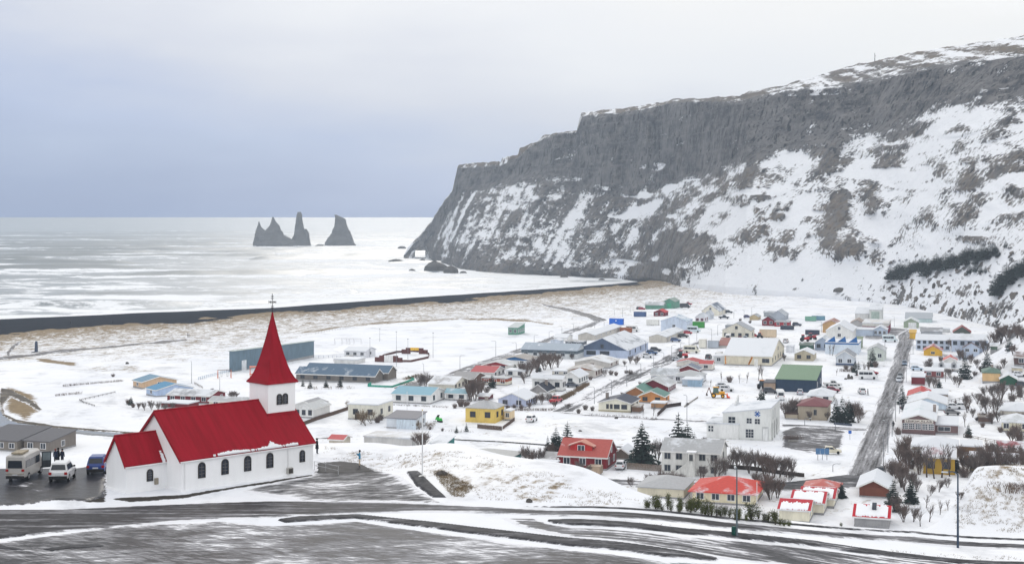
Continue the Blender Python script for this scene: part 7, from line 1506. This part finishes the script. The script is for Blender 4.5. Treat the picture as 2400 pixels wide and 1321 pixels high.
# ------------------------------------------------------------------ people
def person(loc, az, h, coat, legs, head, label, pose=0, skirt=False):
    """one skin-grown body; pose 0 standing, 1 arms raised holding a camera, 2 walking"""
    me = bpy.data.meshes.new('person'); s = 1.0
    st = .16 if pose == 2 else .0
    arm = [(.20, .02, 1.42), (.27, .10, 1.18), (.13, .30, 1.36 if pose == 1 else 1.12)] if pose == 1 else [(.20, 0, 1.42), (.27, -.02, 1.14), (.25, .08, .88)]
    V = [(0, 0, .95), (0, 0, 1.15), (0, .0, 1.40), (0, .01, 1.52), (0, .03, 1.62), (0, .02, 1.72)]; E = [(0, 1), (1, 2), (2, 3), (3, 4), (4, 5)]; Rr = [.155, .15, .165, .062, .095, .085]
    for sx in (-1, 1):
        b = len(V); V += [(sx * x, y if sx > 0 or pose == 1 else -y, z) for x, y, z in arm]; E += [(2, b), (b, b + 1), (b + 1, b + 2)]; Rr += [.07, .055, .042]
        b = len(V); f = st * sx; V += [(sx * .10, 0, .86), (sx * .11, f * .6 + .02, .48), (sx * .11, f, .07), (sx * .12, f + .14, .04)]; E += [(0, b), (b, b + 1), (b + 1, b + 2), (b + 2, b + 3)]; Rr += [.105, .075, .055, .045]
    me.from_pydata([Vector(v) for v in V], E, []); o = bpy.data.objects.new('tmp', me); COL.objects.link(o); m = o.modifiers.new('s', 'SKIN'); m.use_smooth_shade = True
    for i, r in enumerate(Rr): me.skin_vertices[0].data[i].radius = (r, r * .8 if i < 3 else r)
    me.skin_vertices[0].data[0].use_root = True; o.modifiers.new('d', 'SUBSURF').levels = 1
    dg = bpy.context.evaluated_depsgraph_get(); bm = bpy.data.meshes.new_from_object(o.evaluated_get(dg)); bpy.data.objects.remove(o); bm.name = 'body'; bm.materials.clear()
    for c in (coat, legs, head, (196, 150, 128), (36, 34, 36)): bm.materials.append(paint(c, .8, .06))
    for p in bm.polygons:
        z = p.center.z; x, y = abs(p.center.x), p.center.y
        p.material_index = 4 if z < .12 else 1 if z < (.62 if skirt else .84) else 2 if z > 1.66 or (z > 1.54 and y < .02) else 3 if z > 1.53 else 0
    t = thing('person', label, 'person', loc, -math.radians(az), 'people out walking'); b = link('body', bm, t)
    mb = MB(); mb.loft([[(math.cos(a) * r, math.sin(a) * r * 1.1 + y, z) for a in np.linspace(0, 6.283, 10)[:-1]] for r, y, z in ((.10, -.02, 1.60), (.115, -.005, 1.68), (.10, 0, 1.76), (.04, 0, 1.81))]); mb.build('hair', paint(head, .9), t)
    if pose == 1: mb = MB(); mb.box(-.09, .09, .30, .36, 1.32, 1.44); mb.build('camera', RUB, t)
    if skirt: mb = MB(); mb.loft([[(math.cos(a) * r, math.sin(a) * r * .8, z) for a in np.linspace(0, 6.283, 13)[:-1]] for r, z in ((.25, .58), (.22, .8), (.18, 1.0))]); mb.build('coat_skirt', paint(coat, .8), t)
    t.scale = (h / 1.78,) * 3
def people():
    def onp(px, py): p = un(px, py, plat0); return Vector((p[0], p[1], float(plat0(p[0], p[1])) + .02))
    person(onp(743, 1063), 60, 1.75, (24, 26, 34), (70, 74, 84), (20, 20, 22), 'person in black with a grey skirt standing at the church corner', 0, True)
    person(onp(843, 1092), -90, 1.72, (70, 140, 176), (206, 190, 170), (40, 34, 34), 'person in a blue coat taking a picture on the snowy mound', 1)
    person(onp(130, 1089), 20, 1.72, (34, 44, 66), (30, 32, 40), (120, 70, 60), 'person in a navy coat with reddish hood behind the white SUV, left of the group')
    person(onp(136.5, 1088), 40, 1.78, (24, 28, 36), (28, 30, 36), (26, 24, 24), 'tall person in black in the middle of the group by the cars'); person(onp(146, 1088), 200, 1.68, (30, 38, 58), (26, 30, 44), (30, 28, 30), 'person in dark blue standing right of the group by the cars')
    person(at(2094, 1004), 10, 1.8, (28, 28, 32), (40, 44, 56), (24, 24, 24), 'person in dark clothes walking on the pavement by the brown school', 2); person(at(2034, 926), 90, 1.8, (36, 36, 40), (30, 30, 34), (24, 24, 24), 'person in dark clothes beside the white SUV at the main street', 2)
    person(at(440, 790), 100, 1.8, (30, 30, 36), (30, 30, 36), (24, 24, 24), 'left one of two walkers on the dune path', 2); person(at(443, 790.5), 100, 1.75, (40, 36, 40), (30, 30, 36), (24, 24, 24), 'right one of two walkers on the dune path', 2)
    person(at(165, 759), 100, 1.8, (24, 26, 32), (24, 26, 32), (24, 24, 24), 'lone figure on the black beach, on the left', 2); person(at(264, 758), 100, 1.75, (24, 26, 32), (24, 26, 32), (24, 24, 24), 'lone figure on the black beach, on the right', 2)
people()

# ------------------------------------------------------------------ lamps, poles, signs, fences, odds and ends
def street_lamps():
    GAL = paint((120, 124, 130), .5, .05); DKB = paint((56, 72, 92), .5, .05)
    def lamp_parts(H_, arm, r, m):
        p = MB(); p.tube((0, 0, -.3), (0, 0, H_ - .25), r, r * .6, 6); a = MB()
        pts = [(0, 0, H_ - .25), (arm * .15, 0, H_ - .05), (arm * .5, 0, H_ + .05), (arm, 0, H_)]
        for u, v in zip(pts, pts[1:]): a.tube(u, v, r * .6, r * .5, 5, False)
        h = MB(); h.hexa([(arm - .1, -.1, H_ - .1), (arm + .5, -.1, H_ - .04), (arm + .5, .1, H_ - .04), (arm - .1, .1, H_ - .1)], [(arm - .1, -.06, H_ + .05), (arm + .45, -.06, H_ + .06), (arm + .45, .06, H_ + .06), (arm - .1, .06, H_ + .05)])
        return p.mesh('pole', m), a.mesh('arm', m), h.mesh('lamp_head', paint((190, 196, 200), .3))
    items = []
    def put(px, py, top, fz, m, rz, lab=None, arm=1.2, r=.085):
        p = fz(px, py); H_ = (py - top) * p.y / F
        k = (round(H_ * 2) / 2, arm, m.name)
        if k not in _LP: _LP[k] = lamp_parts(k[0], arm, r, m)
        t = thing('street_lamp', lab or 'x', 'street lamp', p, rz, 'street lamps')
        for n, me in zip(('pole', 'arm', 'lamp_head'), _LP[k]): link(n, me, t)
        if not lab: items.append((t, px, py, 'thin grey street lamp'))
        return t
    _LP = {}
    onp = lambda px, py: Vector((*un(px, py, plat0), float(plat0(*un(px, py, plat0)))))
    put(2245, 1283, 1108, onp, DKB, math.radians(175), 'tall dark blue lamp post on the verge at the right of the road', 1.0, .11)
    t = put(1727, 1259, 1094, onp, paint((92, 104, 110), .5), math.radians(90), 'tall grey lamp post with a green bin beside the road', .6, .1)
    b = thing('litter_bin', 'dark green litter bin fixed to the lamp post by the road', 'litter bin', onp(1720, 1257)); mb = MB(); mb.loft([[(math.cos(a) * r, math.sin(a) * r, z) for a in np.linspace(0, 6.283, 11)[:-1]] for r, z in ((.2, .1), (.22, .75), (.16, .92))]); mb.build('body', paint((24, 74, 66), .5), b); mb = MB(); mb.box(-.05, .3, -.05, .05, .3, .4); mb.build('bracket', GAL, b)
    for px, py, top in [(1393, 946, 905), (1433, 924, 888), (1469, 905, 858), (1502, 886, 850), (1532, 869, 828), (1556, 855, 826), (1574, 847, 808), (1595, 830, 803), (1615, 812, 788), (1633, 800, 778), (1610, 990, 925), (1440, 738, 724), (1459, 742, 722), (1477, 732, 718), (1162, 835, 800), (1210, 825, 801), (1252, 803, 786),
                        (1287, 806, 777), (1317, 782, 766), (1344, 775, 758), (993, 875, 854), (1078, 870, 832), (2081, 1059, 985), (2071, 1110, 1018), (2091, 1022, 952), (2099, 987, 932), (2108, 968, 920), (449, 898, 847), (515, 917, 882), (1886, 1000, 978), (1958, 1010, 982), (1952, 1105, 1085), (1513, 836, 800), (1682, 786, 760),
                        (2140, 830, 798), (2132, 862, 830), (2124, 895, 862), (1720, 745, 728), (1744, 748, 725), (1762, 740, 718), (1416, 775, 752), (1394, 768, 748), (1668, 800, 770), (1925, 778, 752), (2074, 826, 790), (2096, 765, 740)]:
        put(px, py, top, at, GAL, math.radians(R.choice([20, 200, 110])), arm=1.3)
    for px, py, top in [(867, 836, 792), (929, 858, 777), (956, 842, 794), (1015, 838, 780), (890, 800, 770)]:
        p = at(px, py); t = thing('floodlight_mast', 'x', 'mast', p, 0, 'masts at the sports ground'); mb = MB(); H_ = (py - top) * p.y / F; mb.tube((0, 0, -.3), (0, 0, H_), .08, .04, 6); mb.build('pole', GAL, t); mb = MB(); mb.box(-.25, .25, -.08, .08, H_ - .05, H_ + .12); mb.build('lamp_head', GAL, t); items.append((t, px, py, 'thin mast at the sports ground'))
    place_labels(items)
    for px, py, top, fz, lab in [(990, 1117, 962, onp, 'tall white flagpole standing on the snowy mound right of the church'), (1215, 962, 906, at, 'white flagpole in front of the lavender house'), (954, 964, 918, at, 'white flagpole behind the grey-roofed garage'), (1774, 1190, 1128, at, 'white flagpole by the orange-red hipped house'), (2072, 858, 812, at, 'white flagpole beside the grey-green house')]:
        p = fz(px, py); H_ = (py - top) * p.y / F; t = thing('flagpole', lab, 'flagpole', p, 0, 'flagpoles'); mb = MB(); mb.tube((0, 0, -.2), (0, 0, H_), .075, .045, 8); mb.build('pole', paint((226, 228, 230), .4), t); mb = MB(); mb.tube((0, 0, H_), (0, 0, H_ + .14), .07, .03, 8); mb.build('finial', paint((200, 180, 120), .4), t)
        mb = MB(); mb.loft([[(x * w, y * w, z) for x, y in ((-1, -1), (1, -1), (1, 1), (-1, 1))] for w, z in ((.4, -.3), (.36, .12), (.12, .2))]); mb.build('base', paint((206, 206, 206), .8), t)
    for px, py, top in [(500, 1235, 1210), (1066, 1100, 1078)]: pass
street_lamps()
def fences():
    BR, GR, DK = paint((92, 74, 64), .8, .12), paint((150, 146, 140), .8, .1), paint((58, 46, 42), .8, .1)
    def fence(pts, h, lab, m=BR, board=False, gap=2.2, near=195., name='fence', rails=2, fz=None, cat='fence', hm=None):
        P = [(fz or (lambda a, b: at(a, b, near)))(*q) for q in pts]; t = thing(name, lab, cat, P[0], 0, None); o0 = P[0]; H_ = hm or h * P[0].y / F; ps = MB(); rl = [MB() for _ in range(rails)]; bd = MB()
        for a, b in zip(P, P[1:]):
            a, b = a - o0, b - o0; n = max(1, int(round((b - a).length / gap))); d = (b - a).normalized(); nrm = Vector((-d.y, d.x, 0))
            for i in range(n + 1): c = a.lerp(b, i / n); ps.tube(c - Vector((0, 0, .3)), c + Vector((0, 0, H_)), .06, .06, 4)
            for k in range(rails): z = H_ * (.92 - .45 * k); rl[k].tube(a + Vector((0, 0, z)), b + Vector((0, 0, z)), .05, .05, 4)
            if board:
                nb = max(1, int((b - a).length / .16))
                for i in range(nb): c = a.lerp(b, (i + .5) / nb); e = d * .07; z0, z1 = c.z - .1, c.z + H_ * (.95 + .06 * ((i * 7) % 5) / 5); q = [c - e - nrm * .05, c + e - nrm * .05, c + e - nrm * .02, c - e - nrm * .02]; bd.hexa([(v.x, v.y, z0) for v in q], [(v.x, v.y, z1) for v in q])
        ps.build('posts', m, t)['kind'] = 'stuff'
        for r in rl: r.build('rail', m, t)['kind'] = 'stuff'
        if board: bd.build('boards', m, t)['kind'] = 'stuff'
        return t
    fence([(700, 1000), (740, 985), (816, 960)], 9, 'brown two-rail timber fence running up from the church towards the boxy cream house', BR, True, 3)
    fence([(1470, 1098), (1512, 1101), (1550, 1104)], 15, 'weathered vertical board fence in front of the tall spruce', paint((122, 110, 100), .85, .14), True, 2.4); fence([(1119, 1003), (1176, 1008)], 10, 'brown board fence below the yellow house', BR, True)
    fence([(1178, 1006), (1206, 985)], 8, 'brown picket fence right of the yellow house', BR, True); fence([(1541, 975), (1562, 955), (1596, 950)], 9, 'dark brown board fence right of the orange timber house', DK, True); fence([(1604, 954), (1636, 932)], 4, 'grey low fence behind the orange timber house', GR, True)
    fence([(2258, 1024), (2310, 1034), (2372, 1046)], 8, 'brown rail fence on the slope right of the brown school', BR); fence([(2222, 945), (2290, 930), (2340, 950)], 8, 'rail fence around the orchard behind the brown school', DK); fence([(2366, 930), (2400, 940), (2440, 950)], 8, 'rail fence below the green garage', BR)
    fence([(190, 938), (270, 920)], 4, 'low dark fence at the near side of the fenced garden', DK); fence([(186, 938), (196, 944), (222, 952)], 4, 'short dark fence stepping down towards the stream', DK)
    fence([(456, 900), (475, 910)], 5, 'short timber fence behind the pale blue house', BR)
    fence([(465, 890), (545, 870)], 7, 'blue mesh fence left of the blue sports hall', paint((112, 146, 176), .6), False, 1.6); fence([(735, 838), (770, 838), (857, 840)], 6, 'grey mesh fence between the sports hall and the white clubhouse', paint((130, 142, 160), .6), False, 1.6)
    fence([(740, 782), (822, 768)], 5, 'pale rail fence at the far edge of the sports pitch', paint((170, 166, 160), .8), False, 3)
    TE = paint((20, 146, 124), .5, .05); fence([(862, 906), (919, 908), (971, 890), (956, 884)], 5, 'turquoise board fence in front of the grey timber school', TE, True, 2); fence([(862, 906), (870, 902)], 8, 'turquoise gate at the end of the school fence', TE, True, 2)
    MA = paint((96, 62, 60), .8, .1); fence([(880, 846), (905, 847), (963, 848), (1004, 839), (1006, 831), (990, 826), (968, 824), (930, 826), (900, 834), (880, 846)], 5, 'maroon board fence around the ball court', MA, True, 2, name='court_fence')
    for px, py, s, lab in ((972, 829, 1, 'yellow-topped goal wall at the far end of the ball court'), (911, 848, -1, 'white goal box at the near end of the ball court')):
        p = at(px, py); t = thing('goal_wall', lab, 'goal', p, -math.radians(14), 'ball court goals'); c = (232, 186, 62) if s > 0 else (230, 230, 230)
        for x0, x1, h, cc in ((-3.4, -1.6, 2.2, (96, 58, 56)), (1.6, 3.4, 2.2, (96, 58, 56)), (-5, -3.4, 1.6, (96, 58, 56)), (3.4, 5, 1.6, (96, 58, 56))): mb = MB(); mb.box(x0, x1 - .03, -.1, .1, 0, h); mb.build('panel', paint(cc, .8, .08), t)
        mb = MB(); mb.box(-1.6, 1.57, -.12, .12, 1.3 if s > 0 else .1, 2.3); mb.build('crossbar_panel', paint(c, .6), t)
    for px, py, lab in ((798, 806, 'nearer left goal frame on the snowy pitch'), (815, 806, 'middle goal frame with net on the snowy pitch'), (832, 806, 'right goal frame on the snowy pitch')):
        p = at(px, py); t = thing('goal', lab, 'goal', p, -math.radians(12), 'goal frames on the pitch')
        for a, b in (((-2.5, 0, 0), (-2.5, 0, 2.2)), ((2.5, 0, 0), (2.5, 0, 2.2)), ((-2.5, 0, 2.2), (2.5, 0, 2.2))): mb = MB(); mb.tube(a, b, .07); mb.build('bar', paint((196, 196, 198)), t)
        mb = MB()
        for s in (-2.5, 2.5): mb.tube((s, 0, 2.2), (s, 1.6, 0), .04); mb.tube((s, 0, .05), (s, 1.6, .05), .04)
        mb.build('stays', paint((170, 170, 172)), t)['kind'] = 'stuff'
    # dark stone wall below the municipal building
    def wall(pts, h, lab, m):
        P = [at(*q) for q in pts]; mb = MB()
        for a, b in zip(P, P[1:]):
            d = (b - a).normalized(); n = Vector((-d.y, d.x, 0)) * .25; mb.hexa([a - n - Vector((0, 0, .4)), b - n - Vector((0, 0, .4)), b + n - Vector((0, 0, .4)), a + n - Vector((0, 0, .4))], [a - n + Vector((0, 0, h)), b - n + Vector((0, 0, h)), b + n + Vector((0, 0, h)), a + n + Vector((0, 0, h))])
        tag(mb.build('garden_wall', m), lab, 'wall')
    wall([(1698, 1096), (1760, 1100), (1840, 1112), (1884, 1117)], .7, 'low dark stone wall under the bare trees below the municipal building', paint((66, 58, 54), .9, .15)); wall([(1848, 1036), (1870, 1037)], .5, 'concrete planter edge beside the municipal building', paint((150, 148, 144), .9)); wall([(1762, 955), (1662, 957)], .3, 'x y z w', paint((70, 66, 64))) if False else None
    wall([(1955, 994), (1996, 998)], .5, 'dark low wall under snow at the car park entrance', paint((70, 78, 92), .9)); wall([(854, 832), (783, 846)], 1.0, 'white retaining wall by the swimming pool', paint((206, 204, 200), .9))
fences()
def odds():
    GAL = paint((120, 124, 130), .5); BL = paint((84, 122, 162), .5, .05)
    p = at(1928, 1077); t = thing('notice_board', 'blue notice board on three legs beside the main street', 'notice board', p, -math.radians(5)); k = p.y / F
    for i in range(3): mb = MB(); mb.box(-16 * k + i * 10.4 * k + .02, -16 * k + (i + 1) * 10.4 * k - .02, -.05, .05, 13 * k, 27 * k); mb.build('panel', BL, t); 
    for x in (-11, -.5, 10): mb = MB(); mb.tube((x * k, .07, -.2), (x * k, .07, 27 * k), .06); mb.build('leg', GAL, t)
    p = at(1992, 1030); t = thing('road_sign', 'small square blue sign on a post at the car park corner', 'road sign', p, 0); mb = MB(); mb.tube((0, 0, -.2), (0, 0, 22 * p.y / F), .04); mb.build('post', GAL, t); mb = MB(); mb.box(-.35, .35, -.06, -.03, 22 * p.y / F - .7, 22 * p.y / F); mb.build('plate', paint((40, 100, 190), .5), t)
    p = at(1799, 1026); t = thing('banner', 'narrow blue feather banner by the municipal building door', 'banner', p + Vector((0, -1.5, 0)), 0); mb = MB(); mb.tube((0, 0, 0), (0, 0, 4.2), .03); mb.build('pole', GAL, t); mb = MB(); mb.loft([[(0, y, .8), (.35, y, 1.0), (.3, y, 3.0), (0, y, 4.1)] for y in (-.02, .02)]); mb.build('cloth', paint((40, 90, 180), .7), t)
    p = at(85, 826); t = thing('monument', 'dark slender monument column by the beach path', 'monument', p, 0); H_ = 27 * p.y / F; mb = MB(); mb.loft([[(x * w, y * w, z) for x, y in ((-1, -1), (1, -1), (1, 1), (-1, 1))] for w, z in ((.55, 0), (.42, H_ * .85), (.3, H_))]); mb.build('column', paint((66, 76, 96), .7), t); mb = MB(); mb.box(-1.6, 1.6, -1.2, 1.2, -.3, .35); mb.build('base', paint((86, 86, 90), .8), t)
    p = on_cliff(2050, 140); t = thing('ridge_mast', 'thin mast on the skyline of the snowy mountain', 'mast', p, 0); mb = MB(); mb.tube((0, 0, -2), (0, 0, 7), .35, .2, 6); mb.build('pole', paint((70, 70, 74)), t); mb = MB(); mb.tube((0, 0, 4.5), (.9, 0, 4.5), .15); mb.build('aerial', paint((70, 70, 74)), t)
    p = at(2266, 1082); t = thing('trampoline', 'round trampoline tipped on its side right of the mustard house', 'trampoline', p, 0); k = 8 * p.y / F; mb = MB(); mb.loft([[(math.cos(a) * k, y, k + math.sin(a) * k) for a in np.linspace(0, 6.283, 19)[:-1]] for y in (-.06, .06)]); mb.build('mat', paint((170, 110, 70), .7), t)
    mb = MB(); c = [(math.cos(a) * k * 1.03, -.05, k + math.sin(a) * k * 1.03) for a in np.linspace(0, 6.283, 19)]
    for u, v in zip(c, c[1:]): mb.tube(u, v, .07, .07, 5, False)
    mb.build('rim', GAL, t)
    # playground by the sports hall
    p = at(526, 886); t = thing('swing_set', 'orange swing frame in the playground left of the sports hall', 'swing', p, .3)
    for x in (-2, 2):
        for y in (-1, 1): mb = MB(); mb.tube((x, y, 0), (x, 0, 2.6), .08); mb.build('leg', paint((204, 110, 72)), t)
    mb = MB(); mb.tube((-2.1, 0, 2.6), (2.1, 0, 2.6), .08); mb.build('top_bar', paint((110, 84, 66)), t)
    for x in (-.9, .9):
        mb = MB(); mb.box(x - .25, x + .25, -.12, .12, .55, .62); mb.tube((x - .2, 0, .6), (x - .2, 0, 2.6), .02); mb.tube((x + .2, 0, .6), (x + .2, 0, 2.6), .02); mb.build('seat', RUB, t)
    p = at(594, 886); t = thing('play_tower', 'orange climbing tower half hidden behind the church spire', 'play tower', p, .2)
    for x in (-1, 1):
        for y in (-1, 1): mb = MB(); mb.tube((x, y, 0), (x, y, 3.6), .1); mb.build('post', paint((206, 96, 66)), t)
    for z in (1.2, 3.5): mb = MB(); mb.box(-1.2, 1.2, -1.2, 1.2, z, z + .15); mb.build('deck', paint((214, 110, 80)), t)
    # standing stones on the green by the main street
    for px, py, h, lab in ((1989, 888, 12, 'tall standing stone of the sculpture group on the green'), (1996, 888, 8, 'short standing stone right of the tall one on the green'), (1982, 889, 4, 'low dark stone left of the standing stones')):
        p = at(px, py); m = p.y / F; mb = MB(); mb.loft([[(math.cos(a) * w, math.sin(a) * w * .7, z) for a in np.linspace(0, 6.283, 8)[:-1]] for w, z in ((.5, -.2), (.45, h * m * .6), (.25, h * m))]); o = mb.build('standing_stone', ROCK); o.location = p; tag(o, lab, 'stone', 'standing stones on the green')
    for px, py, w, h, lab in ((1968, 682, 26, 8, 'large dark boulder lying on the snow slope behind the village'), (1615, 662, 10, 5, 'small dark boulder at the foot of the talus'), (2036, 700, 8, 3, 'flat boulder on the slope above the warehouse'), (2286, 690, 10, 9, 'pointed boulder on the scree above the hotel'), (2170, 682, 9, 7, 'dark boulder in the scree below the spruce plantation'), (2190, 674, 9, 10, 'upright boulder in the scree below the spruce plantation'),
                         (298, 852, 8, 4, 'dark boulder on the dunes left of the spire'), (166, 823, 10, 4, 'dark boulder beside the beach path'), (1445, 980, 8, 4, 'small dark stone heap on the snow right of the middle street'), (1360, 1010, 8, 3, 'dark lump showing through the snow below the middle street'),
                         (1240, 1176, 14, 8, 'rusty brown rock sticking out of the snowy mound'), (1037, 1112, 24, 9, 'dark mossy rock outcrop at the foot of the flagpole')):
        p = on_cliff(px, py) if 600 < py < 705 and px > 1580 else at(px, py, 70 if 1100 < py else 195); m = p.y / F; mb = MB(); n = 12; rings = []
        for k in range(6):
            a = k / 5 * math.pi / 2; rings.append([(math.cos(6.283 * j / n) * w / 2 * m * math.cos(a * .95) * (1 + .3 * math.sin(j * 2.3 + px)), math.sin(6.283 * j / n) * w / 2 * m * .8 * math.cos(a * .95) * (1 + .3 * math.cos(j * 1.7 + px)), math.sin(a) * h * m * (1 + .2 * math.sin(j + k)) - .4 * (k == 0)) for j in range(n)])
        mb.loft(rings); o = mb.build('boulder', ROCK); o.location = p; tag(o, lab, 'boulder', 'boulders lying on the snow')
odds()
